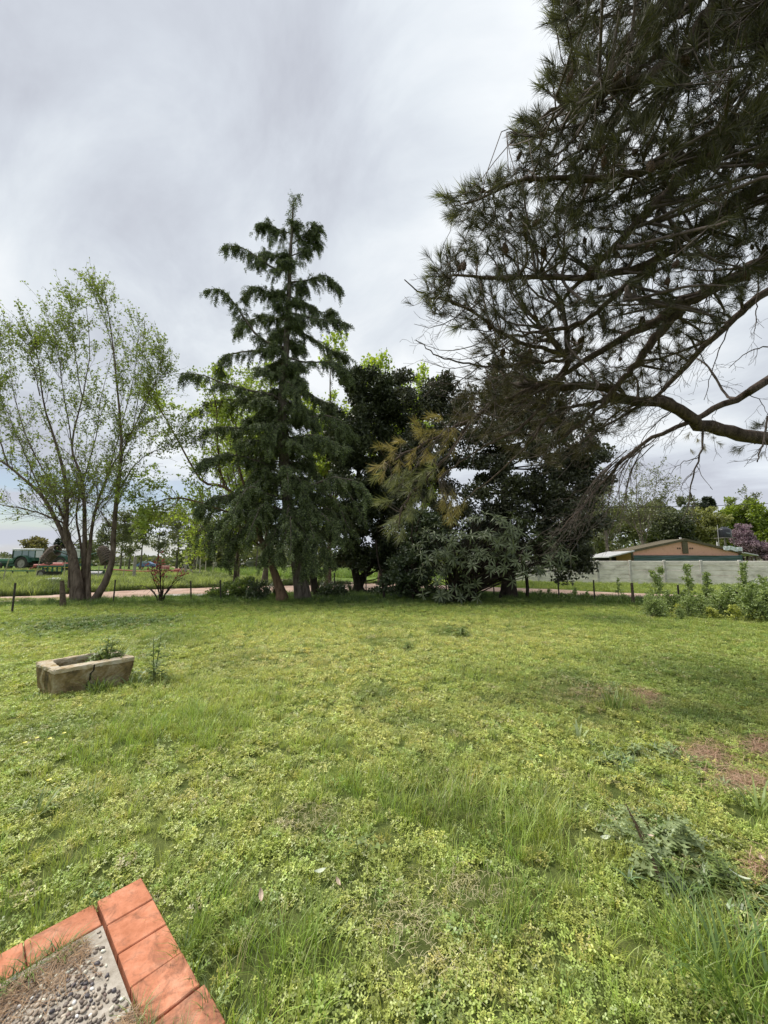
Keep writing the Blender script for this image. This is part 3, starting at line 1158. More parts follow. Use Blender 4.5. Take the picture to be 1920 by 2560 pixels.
# grass over the tiles: little tufts, one stuff object
gmat = leaf_mat('edge_grass', (0.08, 0.15, 0.035), (0.24, 0.33, 0.07), trans=.3)
pp = []
r_ = np.random.default_rng(5)
for (a_, b_, s, n_) in [(.175, .30, .8, 26), (.17, .36, 1, 30), (.18, .42, 1.1, 34), (.17, .50, 1, 30), (.18, .58, .9, 26), (.17, .68, .8, 22), (.64, .19, .9, 26), (.72, .17, .7, 26), (.80, .15, .8, 30), (.86, .13, 1, 40), (.93, .12, 1.1, 44), (1.02, .1, 1, 40), (.19, .33, 1, 40), (.2, .46, 1.2, 50), (.21, .54, 1.1, 40), (.165, .64, 1, 36), (.74, .21, 1, 40), (.83, .2, 1, 50), (.9, .16, 1, 50), (.97, .16, 1.2, 50), (.10, -.02, .7, 14), (.33, -.015, .6, 12), (.52, -.01, .9, 24), (.66, -.01, .8, 22), (.8, 0, .9, 26), (.95, -.01, 1, 26), (-.015, .19, .8, 20), (-.02, .35, .6, 12), (-.015, .5, .7, 16), (.0, .12, .5, 8), (.80, .24, .9, 26), (.02, .18, .6, 12), (.78, .08, .5, 16), (.9, .2, 1, 30)]:
    v_, f_ = blade_set(r_, n_, 0.035, 0.03, 0.085, 0.0032, 1.3, 3)
    pp.append((v_ * s + PT(a_, b_, .045), f_))
V, Fs = join(pp)
tag(obj('edge_grass', V, Fs, gmat), 'green grass tufts creeping over the terracotta edging', 'grass', kind='stuff')

# ================================================================ STONE TROUGH
tc_ = np.array([-3.89, 5.24, 0.0])
trough = thing('stone_trough', 'low rectangular concrete trough, mossy and cracked, standing in the lawn', 'trough', tuple(tc_))
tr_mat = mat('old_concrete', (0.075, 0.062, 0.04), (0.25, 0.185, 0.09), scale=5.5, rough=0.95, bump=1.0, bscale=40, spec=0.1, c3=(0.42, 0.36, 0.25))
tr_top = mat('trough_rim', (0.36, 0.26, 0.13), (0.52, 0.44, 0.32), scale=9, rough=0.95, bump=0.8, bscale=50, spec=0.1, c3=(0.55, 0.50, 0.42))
HT = 0.325
oc = np.array([(-4.43, 5.09), (-3.88, 4.72), (-3.33, 5.35), (-3.93, 5.79)])
ic = np.array([(-4.27, 5.15), (-3.93, 4.87), (-3.50, 5.38), (-3.93, 5.70)])


def ring_pts(c, n=14, rad=0.022):
    """closed outline with rounded corners, n points per side"""
    out = []
    for k in range(4):
        a_, b_ = c[k], c[(k + 1) % 4]
        d = unit(b_ - a_)
        L_ = np.linalg.norm(b_ - a_)
        for s in np.linspace(rad, L_ - rad, n):
            out.append(a_ + d * s)
        nx = unit(c[(k + 2) % 4] - b_)
        p0, p2 = b_ - d * rad, b_ + nx * rad
        for t in (.33, .66):
            out.append((1 - t) ** 2 * p0 + 2 * t * (1 - t) * b_ + t * t * p2)
    return np.array(out)


def rough_ring(c, z, shrink=1.0, amp=0.004, dz=0.003):
    p = ring_pts(c)
    cc = p.mean(0)
    p = cc + (p - cc) * shrink
    p = p + rng.normal(0, amp, p.shape)
    return np.concatenate([p, np.full((len(p), 1), z) + rng.normal(0, dz, (len(p), 1))], 1)


# walls (outer side, top edge, inner side) as one body; the top slab (rim) as its own part
rings = [rough_ring(oc, -.06, .90), rough_ring(oc, .06, .925), rough_ring(oc, .14, .95), rough_ring(oc, .22, .975), rough_ring(oc, HT - .045, .985), rough_ring(ic, HT - .045, .99), rough_ring(ic, .2, .97), rough_ring(ic, .08, .95), rough_ring(ic, .02, .5)]
Vr = np.concatenate(rings)
m_ = len(rings[0])
Qr = [(r * m_ + i, r * m_ + (i + 1) % m_, (r + 1) * m_ + (i + 1) % m_, (r + 1) * m_ + i) for r in range(len(rings) - 1) for i in range(m_)]
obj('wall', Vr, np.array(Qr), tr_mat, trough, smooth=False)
rings = [rough_ring(oc, HT - .048, .99), rough_ring(oc, HT - .012, 1.0), rough_ring(oc, HT, .985), rough_ring(ic, HT + .002, 1.02), rough_ring(ic, HT - .014, .985), rough_ring(ic, HT - .048, .985)]
Vr = np.concatenate(rings)
Qr = [(r * m_ + i, r * m_ + (i + 1) % m_, (r + 1) * m_ + (i + 1) % m_, (r + 1) * m_ + i) for r in range(len(rings) - 1) for i in range(m_)]
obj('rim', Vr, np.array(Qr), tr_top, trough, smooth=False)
soil = rough_ring(ic, .13, .99)
Vs = np.concatenate([soil, [[*ic.mean(0), .15]]])
obj('soil', Vs, np.array([(i, (i + 1) % m_, m_) for i in range(m_)]), mat('soil', (0.05, 0.045, 0.03), (0.12, 0.1, 0.06), scale=20, bump=1, spec=.05), trough)
# crack down the front wall: a thin dark crooked wedge standing proud by 2 mm
p0, p1 = oc[1] * .985 + oc.mean(0) * .015, oc[2] * .985 + oc.mean(0) * .015
nrm = unit(np.array([p1[1] - p0[1], -(p1[0] - p0[0])]))
ck = []
for i, z in enumerate(np.linspace(HT - .01, .03, 9)):
    s = .47 + .012 * (i % 3) - .012 * i
    q = p0 + (p1 - p0) * s
    cc = ring_pts(oc).mean(0)
    q = cc + (q - cc) * (.925 + .06 * z / HT + .022) + nrm * .006
    wdt = .012 * (1 - .5 * abs(i - 3) / 6)
    dd = unit(p1 - p0) * wdt
    ck += [(*(q - dd), z), (*(q + dd * .6), z)]
obj('crack', np.array(ck), np.array([(2 * i, 2 * i + 1, 2 * i + 3, 2 * i + 2) for i in range(8)]), mat('crack', (0.02, 0.016, 0.012)), trough)

weed_leaf = leaf_mat('weed_leaf', (0.10, 0.15, 0.035), (0.25, 0.33, 0.09), trans=.3)
grey_leaf = leaf_mat('grey_weed_leaf', (0.20, 0.26, 0.11), (0.36, 0.43, 0.20), trans=.25)
stem_mat = mat('weed_stem', (0.13, 0.17, 0.07), (0.22, 0.25, 0.12), scale=20, rough=.8)
brown_stem = mat('brown_stem', (0.14, 0.09, 0.06), (0.22, 0.14, 0.1), scale=20, rough=.8)


def blades(loc, n, rad, h0, h1, w, lean, segs=4, seed=1, curl=1.0):
    v_, f_ = blade_set(np.random.default_rng(seed), n, rad, h0, h1, w, lean, segs, curl=curl)
    return v_ + np.array(loc), f_


def simple_plant(name, label, cat, loc, sets, m_leaf, group=None):
    """sets: blades args relative to loc"""
    t_ = thing(name, label, cat, loc, group=group)
    V, Fs = join([blades(loc, *s[:-1], seed=s[-1]) for s in sets])
    obj('leaves', V, Fs, m_leaf, t_)
    return t_


simple_plant('trough_weed', 'tall grassy weed growing inside the far end of the concrete trough', 'weed', (-3.70, 5.42, 0.13),
             [(26, .07, .2, .42, .012, .7, 5, 1.2, 3), (18, .05, .12, .26, .03, 1.1, 4, 1.2, 4)][0:0] or [(60, .13, .2, .5, .014, .7, 5, 3), (40, .13, .16, .36, .034, 1.1, 4, 4)], weed_leaf)
simple_plant('seedling', 'small broad-leaved seedling in the middle of the concrete trough', 'weed', (-3.98, 5.24, 0.13), [(7, .02, .1, .2, .035, 1.1, 4, 5)], grey_leaf)
simple_plant('grass_clump', 'arching coarse grass clump against the front wall of the concrete trough', 'grass clump', (-3.50, 4.98, 0.0), [(46, .13, .14, .34, .012, 1.2, 5, 6), (20, .10, .1, .2, .03, 1.2, 4, 9)], weed_leaf)
simple_plant('grass_clump', 'fringe of short grass along the foot of the concrete trough', 'grass clump', (-3.62, 4.93, 0.0), [(60, .24, .05, .15, .008, .9, 4, 31)], weed_leaf)
simple_plant('grass_clump', 'short grass at the near left corner of the concrete trough', 'grass clump', (-4.0, 4.74, 0.0), [(50, .18, .05, .14, .008, .9, 4, 32)], weed_leaf)
simple_plant('grass_clump', 'low leafy clump at the near right corner of the concrete trough', 'grass clump', (-3.15, 5.15, 0.0), [(40, .16, .08, .22, .03, 1.2, 4, 7)], weed_leaf)


def feather_leaf(r, L_, w, lobes=6, up=.35, droop=.5):
    """a pinnate leaf: jagged lobes on both sides of a bent midrib; local x = along"""
    V, Q, T = [], [], []
    s = np.linspace(0, 1, lobes * 2 + 1)
    zc = up * s - droop * s ** 2
    for i in range(lobes):
        a0, a1, a2 = s[2 * i], s[2 * i + 1], s[2 * i + 2]
        ww = w * (0.35 + .65 * math.sin(PI * min(1, (a1 + .12)))) * r.uniform(.75, 1.15)
        for sg in (-1, 1):
            b0 = len(V)
            V += [(a0 * L_, 0, zc[2 * i] * L_), ((a1 + .06) * L_, sg * ww, zc[2 * i + 1] * L_ + .15 * ww), (a2 * L_, 0, zc[2 * i + 2] * L_), (a1 * L_, sg * ww * .35, zc[2 * i + 1] * L_)]
            T += [(b0, b0 + 3, b0 + 2), (b0 + 3, b0 + 1, b0 + 2)]
    return np.array(V), np.array(T)


def thistle(loc, h, n_leaf, leafL, w, m_leaf, m_stem, label, seed=0, name='thistle', stems=1, lean=(0, 0), group=None, cat='weed'):
    r = np.random.default_rng(seed)
    t_ = thing(name, label, cat, loc, group=group)
    mb = MB()
    parts = []
    for sN in range(stems):
        hh = h * r.uniform(.75, 1)
        top = np.array([lean[0] * hh + r.normal(0, .08) * hh, lean[1] * hh + r.normal(0, .08) * hh, hh])
        C_ = curve([(r.normal(0, .01), r.normal(0, .01), -.02), tuple(top * .5 + r.normal(0, .02, 3) * hh), tuple(top)], 8)
        mb.tube(C_, np.linspace(.008, .003, 8) * (h / .5) ** .5, 5)
        for k in range(n_leaf):
            s = (k + .5) / n_leaf
            i = s * 6.99
            p = C_[int(i)] * (1 - i % 1) + C_[int(i) + 1] * (i % 1)
            az = k * 2.4 + r.normal(0, .3)
            v_, f_ = feather_leaf(r, leafL * (1.1 - .65 * s) * r.uniform(.8, 1.2), w * (1.1 - .6 * s), 5, up=r.uniform(.25, .8), droop=r.uniform(.4, .9))
            c_, s_ = math.cos(az), math.sin(az)
            v_ = np.stack([v_[:, 0] * c_ - v_[:, 1] * s_, v_[:, 0] * s_ + v_[:, 1] * c_, v_[:, 2]], 1) + p
            parts.append((v_, f_))
    mb.obj('stem', m_stem, t_)
    V, Fs = join(parts)
    obj('leaves', V, Fs, m_leaf, t_, world=False)
    return t_


thistle((-3.08, 5.40, 0), .72, 26, .30, .075, weed_leaf, stem_mat, 'upright thistle beside the right end of the concrete trough', 1, stems=2)
thistle((-3.76, 5.42, .13), .50, 22, .30, .075, weed_leaf, stem_mat, 'leafy weed spilling out of the far end of the concrete trough', 21, stems=4)
thistle((-3.98, 5.30, .13), .16, 8, .14, .04, grey_leaf, stem_mat, 'pale small-leaved weed in the middle of the concrete trough', 22, stems=2)
g3 = lambda u, v: (*gnd(u, v), 0.0)
thistle(g3(1665, 2215), .36, 13, .14, .045, grey_leaf, brown_stem, 'grey-green lobed thistle with a reddish stem, largest in the foreground lawn', 2, stems=3, lean=(-.35, .2))
thistle(g3(1560, 2110), .14, 9, .15, .04, grey_leaf, stem_mat, 'pale grey-green thistle rosette left of the large thistle', 3)
thistle(g3(1800, 2200), .12, 9, .13, .045, weed_leaf, stem_mat, 'broad green-leaved weed clump right of the large thistle', 4, stems=2)
thistle(g3(1710, 2130), .18, 14, .16, .045, grey_leaf, stem_mat, 'grey-green weed clump behind the large thistle', 14, stems=3)
thistle(g3(895, 2140), .12, 7, .16, .035, weed_leaf, stem_mat, 'dark jagged-leaf weed alone in the middle of the near lawn', 5)
thistle(g3(1590, 1885), .10, 9, .15, .04, grey_leaf, stem_mat, 'flat grey-green thistle in the lawn below the brown patch', 6)
thistle(g3(1672, 1893), .10, 9, .16, .045, grey_leaf, stem_mat, 'flat blue-grey thistle leaves between two bare needle patches', 7)
thistle(g3(1020, 1625), .16, 12, .2, .05, weed_leaf, stem_mat, 'leafy dark weed tuft mid-lawn before the dark evergreen', 8, stems=3)
thistle(g3(1155, 1590), .2, 14, .22, .05, weed_leaf, stem_mat, 'leafy dark weed tuft in the lawn in front of the loquat', 9, stems=4)
simple_plant('dock_plant', 'upright broad grass blades beside the straw patch under the pine', 'weed', g3(1535, 1780), [(22, .08, .16, .3, .022, .5, 4, 11)], weed_leaf)
simple_plant('dock_plant', 'two pale upright dock leaves in front of the straw patch', 'weed', g3(1450, 1860), [(6, .05, .12, .2, .045, .6, 4, 12)], grey_leaf)
simple_plant('sword_leaf_plant', 'wide sword-leaved clump at the right edge of the lawn', 'weed', g3(1890, 2040), [(16, .06, .14, .26, .018, 1.2, 5, 13)], weed_leaf)
simple_plant('grass_clump', 'pale flattened grass clump in the left lawn', 'grass clump', g3(230, 2005), [(26, .08, .07, .16, .010, 1.4, 5, 15)], weed_leaf)
simple_plant('grass_clump', 'leaning coarse grass blades at the left edge of the near lawn', 'grass clump', g3(90, 2040), [(16, .06, .08, .17, .012, 1.4, 5, 16)], weed_leaf)
simple_plant('grass_clump', 'long glossy grass blades in the bottom right corner of the lawn', 'grass clump', g3(1850, 2500), [(60, .14, .16, .36, .010, 1.1, 6, 17)], leaf_mat('long_blade', (0.12, 0.2, 0.05), (0.25, 0.36, 0.08)))

# fallen leaves and petals, each a thing
leafd = leaf_mat('dead_leaf', (0.45, 0.33, 0.24), (0.6, 0.46, 0.36), trans=.1)
pale = leaf_mat('pale_leaf', (0.5, 0.55, 0.42), (0.62, 0.66, 0.5), trans=.1)
for (u, v, s, mm, lab) in [(653, 2240, .028, leafd, 'pinkish dry leaf lying on the clover above the terracotta corner'), (1920 - 15, 2150, .03, leafd, 'pinkish dry leaf at the right edge of the lawn'),
                           (1625, 2090, .022, leafd, 'small dry leaf beside the large thistle'), (845, 2205, .022, leafd, 'curled tan leaf in the centre of the near lawn'),
                           (800, 2180, .032, pale, 'long pale curled leaf in the centre of the near lawn'), (1515, 2095, .028, pale, 'white star-shaped dry leaf near the grey-green thistle'), (1850, 2195, .04, pale, 'pale grey leaf among dark weeds at the right')]:
    a_ = np.linspace(-1, 1, 7)
    z_ = .25 * a_ ** 2
    V = np.concatenate([np.stack([a_, .38 * (1 - a_ ** 2) + .02, z_ + .2], 1), np.stack([a_, 0 * a_, z_], 1), np.stack([a_, -.38 * (1 - a_ ** 2) - .02, z_ + .12], 1)]) * s
    q = [(k * 7 + i, k * 7 + i + 1, k * 7 + 8 + i, k * 7 + 7 + i) for k in range(2) for i in range(6)]
    o = obj('fallen_leaf', V, np.array(q), mm)
    x_, y_ = gnd(u, v, .05)
    o.location = (x_, y_, .052)
    o.rotation_euler = (rng.normal(0, .3), rng.normal(0, .3), rng.uniform(0, 6))
    tag(o, lab, 'leaf')
yel = leaf_mat('yellow_petal', (0.75, 0.68, 0.08), (0.85, 0.8, 0.2), trans=.2)
lab = ['brightest yellow flower in the left lawn below the trough', 'yellow flower just right of the brightest one', 'yellow flower second right of the brightest one', 'yellow flower in the clover farthest left of the tall grass', 'yellow flower low in the left lawn', 'yellow flower beside the trough front', 'yellow flower at the right of the middle lawn', 'yellow flower behind the straw patch']
for (u, v), lb in zip([(62, 1862), (92, 1850), (124, 1852), (160, 1838), (122, 1957), (200, 1768), (1595, 1810), (1352, 1895)], lab):
    V, T = [(0, 0, 0)], []
    for k in range(6):
        b = k * PI / 3
        V += [(.016 * math.cos(b), .016 * math.sin(b), .006)]
        T += [(0, 1 + k, 1 + (k + 1) % 6)]
    o = obj('yellow_flower', np.array(V), np.array(T), yel)
    x_, y_ = gnd(u, v, .06)
    o.location = (x_, y_, .075)
    tag(o, lb, 'flower', 'small yellow flowers in the lawn')

# ================================================================ WIRE FENCE
fence = thing('wire_fence', 'low wire fence of thin dark metal posts at the far edge of the lawn', 'fence', (0, 17, 0))
post_metal = mat('dark_metal_post', (0.03, 0.028, 0.026), (0.07, 0.055, 0.045), scale=20, rough=.7)
post_wood = mat('old_wood_post', (0.07, 0.05, 0.035), (0.16, 0.12, 0.09), scale=14, rough=.95, bump=.8)
fp = []
for (u, vb, vt, wood) in [(30, 1532, 1457, 0), (157, 1516, 1451, 1), (283, 1507, 1449, 0), (478, 1502, 1452, 0), (552, 1500, 1450, 0), (641, 1496, 1448, 0), (790, 1487, 1437, 0), (836, 1487, 1432, 0), (915, 1487, 1436, 0), (990, 1489, 1440, 0),
                          (1117, 1494, 1445, 0), (1235, 1494, 1446, 0), (1398, 1500, 1447, 0), (1487, 1505, 1450, 0), (1583, 1512, 1457, 2), (1700, 1524, 1462, 0), (1850, 1542, 1470, 0)]:
    x_, y_ = gnd(u, vb)
    top = at(u, vt, y_)
    lean = {157: -.14, 478: -.09, 552: -.08}.get(u, rng.normal(0, .01))
    if wood == 0:
        mb = MB().box((0, 0, top[2] / 2 - .05), (.05, .035, top[2] + .1), bev=.006)
    else:
        mb = MB().tube([(0, 0, -.1), (.01, 0, top[2] * .5), (0, 0, top[2])], [.095 if wood == 1 else .06, .085 if wood == 1 else .05, .06 if wood == 1 else .045], 9)
    o = mb.obj('post', post_wood if wood else post_metal, fence)
    o.location = Vector((x_, y_, 0)) - fence.location
    o.rotation_euler = (0, lean, rng.uniform(-.3, .3))
    if wood:
        o['label'] = 'thick leaning wooden fence post' if wood == 1 else 'rusty brown wooden fence post'
    fp.append((x_ + lean * top[2], y_, top[2]))
wire_m = mat('wire', (0.12, 0.11, 0.1), rough=.6, metal=.6)
for k in (.93, .55):
    mb = MB()
    for a_, b_ in zip(fp[:-1], fp[1:]):
        pa, pb = np.array([a_[0], a_[1], a_[2] * k]), np.array([b_[0], b_[1], b_[2] * k])
        C_ = pa + (pb - pa) * np.linspace(0, 1, 6)[:, None]
        C_[:, 2] -= .05 * np.sin(np.linspace(0, PI, 6))
        mb.tube(C_, .0025, 3, caps=False)
    mb.obj('wire', wire_m, fence, world=True)
# ================================================================ TREES
KITE = (np.array([(0, 0, 0), (-.32, .45, .07), (0, 1, -.05), (.32, .45, .07)], float), np.array([(0, 1, 2, 3)]))
# a small three-lobed spring leaf
MAPLE = (np.array([(0, 0, 0), (-.5, .35, .05), (-.22, .55, 0), (0, 1, -.08), (.22, .55, 0), (.5, .35, .05)], float), np.array([(0, 1, 2, 2), (0, 2, 3, 4), (0, 4, 5, 5)]))
MAPLE = (MAPLE[0], np.array([(0, 1, 2), (0, 2, 4), (2, 3, 4), (0, 4, 5)]))


def leaf_M(d, r=None):
    """matrices that send local y along d"""
    B = basis(d)
    return np.stack([B[..., 0], B[..., 2], -B[..., 1]], -1)


def leaves_on(P, R, n, size, lo=.2, spread=.8, tpl=KITE, off=0.03, up=0.15):
    p, d = tips(P, lo, n)
    dd = unit(d + rng.normal(0, spread, d.shape) + np.array([0, 0, up]))
    p = p + rng.normal(0, off, p.shape)
    return inst(tpl[0], tpl[1], p, leaf_M(dd), size * rng.uniform(.6, 1.25, len(p)))


def limb_mesh(batches, name, m, parent, sides=(7, 5, 3), smooth=True):
    parts = []
    for (P, R), s in zip(batches, sides):
        parts.append(tubes(P, R, s))
    V, Fs = join(parts)
    return obj(name, V, Fs, m, parent, smooth=smooth)


def trunk_mesh(C, R, m, parent, name='trunk', sides=12, rough=.06, flare=0.35, label=None):
    R = np.array(R, float)
    s = np.linspace(0, 1, len(R))
    V, Q = tubes(C[None], R[None], sides)
    V = V.reshape(len(C), sides, 3)
    for k in range(sides):
        a_ = 2 * PI * k / sides
        w = 1 + rough * (np.sin(3 * a_ + 4 * s) + .6 * np.sin(5 * a_ + 1 + 9 * s)) + flare * np.exp(-s * 14) * (1 + .5 * math.sin(4 * a_))
        V[:, k] = C + (V[:, k] - C) * w[:, None]
    o = obj(name, V.reshape(-1, 3), Q, m, parent, smooth=True)
    if label:
        o['label'] = label
    return o


# ---------------------------------------------------------------- many-stemmed spring tree on the left
bark_l = bark_mat('brown_bark', (0.06, 0.044, 0.034), (0.20, 0.155, 0.125), scale=9)
leaf_spring = leaf_mat('spring_leaf', (0.15, 0.20, 0.04), (0.29, 0.36, 0.085), trans=.42, tcol=(1.2, 1.25, .6))
maple = thing('spring_tree', 'tall many-stemmed tree with small fresh leaves, left of the lawn at the fence', 'tree', (*gnd(205, 1504), 0))
Y0 = maple.location[1]


def px_limb(pts, r0, r1, n=14, jit=.01):
    c, r = limb([at(u, v, Y0 + dy) for (u, v, dy) in pts], r0, r1, n, jit)
    return c, .60 * (r0 * (1 - np.linspace(0, 1, n)) ** 1.25 + r1)


main = [
    px_limb([(232, 1506, -.2), (262, 1455, -.2), (280, 1400, -.1), (284, 1330, 0), (293, 1240, 0), (301, 1160, .1), (304, 1080, .1), (296, 990, .1), (284, 880, .1), (272, 790, .2), (264, 740, .2)], .20, .02, 22),
    px_limb([(200, 1506, 0), (190, 1420, 0), (178, 1370, .1), (165, 1320, .1), (167, 1240, .2), (160, 1180, .2), (140, 1110, .3), (112, 1020, .3), (98, 930, .3), (85, 830, .3)], .24, .02, 22),
    px_limb([(188, 1506, .1), (180, 1400, .1), (150, 1320, .3), (112, 1250, .4), (70, 1205, .5), (20, 1165, .6), (-40, 1115, .7), (-90, 1020, .8)], .17, .03, 22),
    px_limb([(222, 1506, .1), (222, 1410, .1), (229, 1322, .2), (243, 1262, .2), (264, 1200, .3), (290, 1150, .4), (330, 1080, .6), (350, 960, .7), (362, 800, .8)], .12, .015, 22),
    px_limb([(208, 1506, .3), (211, 1400, .3), (212, 1300, .3), (208, 1220, .4), (196, 1170, .5), (180, 1110, .6), (205, 1000, .7), (224, 880, .8), (215, 760, .9)], .16, .015, 22),
    px_limb([(178, 1506, .2), (176, 1400, .2), (168, 1320, .3), (116, 1290, .4), (60, 1272, .5), (0, 1262, .6), (-60, 1240, .7)], .08, .02, 22),
    px_limb([(172, 1470, 0), (172, 1380, .1), (160, 1300, -.2), (120, 1200, -.4), (60, 1080, -.5), (35, 980, -.6), (20, 860, -.7)], .09, .015, 22),
    px_limb([(215, 1490, .4), (205, 1380, .5), (190, 1280, .6), (215, 1180, .8), (240, 1090, 1.), (255, 980, 1.), (300, 820, 1.2)], .10, .015, 22),
    px_limb([(293, 1240, 0), (330, 1170, -.2), (380, 1130, -.3), (430, 1110, -.4), (470, 1100, -.5)], .05, .01, 22),
    px_limb([(298, 1200, 0), (310, 1120, .2), (350, 1040, .4), (385, 960, .5), (405, 880, .6)], .06, .01, 22),
    px_limb([(20, 1165, .6), (-5, 1080, .5), (-20, 960, .3), (0, 840, .2), (8, 790, .2)], .06, .01, 22),
    px_limb([(284, 1330, 0), (260, 1290, -.4), (230, 1260, -.7), (190, 1250, -1)], .05, .01, 22),
    px_limb([(100, 990, .3), (85, 920, 0), (75, 880, -.1), (70, 830, -.2)], .04, .01, 22),
    px_limb([(180, 1110, .6), (165, 1020, .2), (150, 920, 0), (140, 850, -.2), (130, 770, -.2)], .045, .01, 22),
    px_limb([(205, 1000, .7), (190, 900, .5), (182, 820, .4), (182, 750, .3)], .04, .01, 22),
    px_limb([(284, 880, .1), (262, 800, -.1), (245, 760, -.2), (236, 715, -.3)], .03, .008, 22),
    px_limb([(264, 1200, .3), (300, 1080, .9), (330, 960, 1.1), (345, 850, 1.2), (340, 765, 1.2)], .05, .01, 22),
    px_limb([(330, 1080, .6), (370, 990, .3), (400, 930, .2), (412, 868, .1)], .03, .008, 22),
    px_limb([(112, 1250, .4), (60, 1130, .1), (30, 1060, 0), (-10, 960, -.2), (-30, 830, -.2)], .05, .01, 22),
    px_limb([(178, 1370, .1), (240, 1300, -.3), (265, 1260, -.5), (330, 1250, -.6), (380, 1290, -.6)], .03, .008, 22),
]
for k, (c, r) in enumerate(main[:6]):
    trunk_mesh(c, r, bark_l, maple, 'stem', sides=10, flare=.12)
Pm, Rm = stack(main)
Rm = Rm * .8
b1 = (Pm[6:], Rm[6:])
b2 = spawn(Pm, Rm, 14, .32, .97, (18, 45), (1.3, 2.9), 8, bias=(0.02, 0, .35), bend=(0, 0, .05), jit=.035, rf=.45, rmax=.02, lent=.68)
oz = np.array([(at(u, v, Y0)[0], at(u, v, Y0)[2]) for u, v in [(-140, 860), (0, 800), (60, 800), (100, 700), (150, 715), (210, 690), (290, 715), (340, 775), (380, 800), (420, 880), (470, 930), (540, 1040)]])


def below(P):
    return P[:, -1, 2] < np.interp(P[:, -1, 0], oz[:, 0], oz[:, 1])


k_ = below(b2[0])
b2 = (b2[0][k_], b2[1][k_])
b3 = spawn(*b2, 9, .2, 1.0, (20, 50), (.5, 1.5), 6, bias=(0, 0, .25), jit=.05, rf=.6, rmax=.012)
b3b = spawn(Pm, Rm, 30, .15, .75, (30, 75), (.5, 1.9), 6, bias=(0, 0, .3), jit=.07, rf=.3, rmax=.012)
b3 = (np.concatenate([b3[0], b3b[0]]), np.concatenate([b3[1], b3b[1]]))
oz[:, 1] += .35
k_ = below(b3[0])
b3 = (b3[0][k_], b3[1][k_])
b3[1][:] = np.maximum(b3[1], .0045)
limb_mesh([b1, b2, b3], 'branches', bark_l, maple)
sel = b3[0][:, -1, 2] > 4.6 + rng.normal(0, 1.2, len(b3[0]))
V, Fc = leaves_on(b3[0][sel], b3[1][sel], 11, .085, .1, .9, MAPLE, .045)
sel2 = ~sel
V2, F2 = leaves_on(b3[0][sel2], b3[1][sel2], 2, .06, .4, .9, MAPLE, .03)
V3, F3 = leaves_on(b2[0], b2[1], 7, .09, .7, .9, MAPLE, .05)
V, Fs = join([(V, Fc), (V2, F2), (V3, F3)])
obj('crown', V, Fs, leaf_spring, maple)

# long thin suckers and a hanging pale root on the trunk are part of the tangle
# ---------------------------------------------------------------- second spring tree between the left tree and the cedar
def twiggy_tree(name, label, base, mains, n1, n2, leafn, lsize, lm, bm, seedz=0, sizes=((1.2, 2.8), (.4, 1.2)), bias=.15, group=None, minr=.005, angs=((25, 60), (25, 65)), lo1=.3, hide=None):
    t_ = thing(name, label, 'tree', base, group=group)
    P, R = stack(mains)
    trunk_mesh(P[0], R[0], bm, t_, 'trunk', sides=10)
    c2 = spawn(P, R, n1, lo1, 1.0, angs[0], sizes[0], 7, bias=(0, 0, bias), jit=.05, rf=.5, rmax=.05, lent=.4)
    c3 = spawn(*c2, n2, .15, 1.0, angs[1], sizes[1], 5, bias=(0, 0, bias * .6), jit=.07, rf=.6, rmax=.02)
    c3[1][:] = np.maximum(c3[1], minr)
    limb_mesh(([(P[1:], R[1:])] if len(P) > 1 else []) + [c2, c3], 'branches', bm, t_, sides=(7, 4, 3) if len(P) > 1 else (4, 3))
    v_, f_ = leaves_on(c3[0], c3[1], leafn, lsize, .1, 1.0, MAPLE, lsize * .6)
    obj('crown', v_, [f_], lm, t_)
    return t_


bark_lean = bark_mat('reddish_bark', (0.07, 0.045, 0.03), (0.20, 0.13, 0.085), scale=8)
bx, by = gnd(706, 1504)
Yl = by
L2 = lambda pts, r0, r1, n=16: limb([at(u, v, Yl + dy) for (u, v, dy) in pts], r0, r1, n, .015)
leaf_spring2 = leaf_mat('fresh_leaf', (0.22, 0.30, 0.05), (0.38, 0.47, 0.11), trans=.5, tcol=(1.2, 1.25, .55))
leaning = twiggy_tree('spring_tree', 'wide spring tree with a leaning reddish trunk just left of the cedar trunk', (bx, by, 0), [
    L2([(706, 1506, 0), (694, 1455, .1), (676, 1400, .3), (655, 1355, .6), (640, 1300, 1.), (632, 1220, 1.6), (645, 1120, 2), (660, 1000, 2.2)], .19, .03),
    L2([(648, 1330, .7), (610, 1260, .9), (562, 1218, 1.), (510, 1205, 1.2), (470, 1150, 1.4), (423, 1062, 1.6), (395, 1010, 1.8)], .10, .02),
    L2([(560, 1220, 1.), (545, 1130, 1.3), (540, 1020, 1.5), (520, 940, 1.6)], .06, .015),
    L2([(640, 1320, .8), (600, 1290, .3), (540, 1270, 0), (460, 1246, -.3), (400, 1252, -.4), (370, 1290, -.5)], .07, .012),
    L2([(640, 1280, 1.1), (600, 1180, 1.6), (590, 1080, 2), (600, 960, 2.4)], .08, .015),
    L2([(655, 1355, .6), (600, 1330, 1.2), (540, 1320, 1.6), (480, 1330, 2.)], .05, .012),
], 15, 9, 14, .115, leaf_spring2, bark_lean, bias=.1)
dk = thing('bare_trunk_tree', 'slim dark trunk standing just right of the cedar trunk', 'tree', (*gnd(790, 1488), 0))
Yd = dk.location[1]
P_, R_ = stack([limb([at(u, v, Yd) for (u, v) in [(790, 1488), (779, 1430), (772, 1380), (775, 1320), (768, 1240), (778, 1150)]], .17, .06, 14, .01)])
trunk_mesh(P_[0], R_[0], bark_mat('dark_bark', (0.022, 0.018, 0.015), (0.07, 0.055, 0.045), scale=8), dk)
dark_bark = bpy.data.materials['dark_bark']
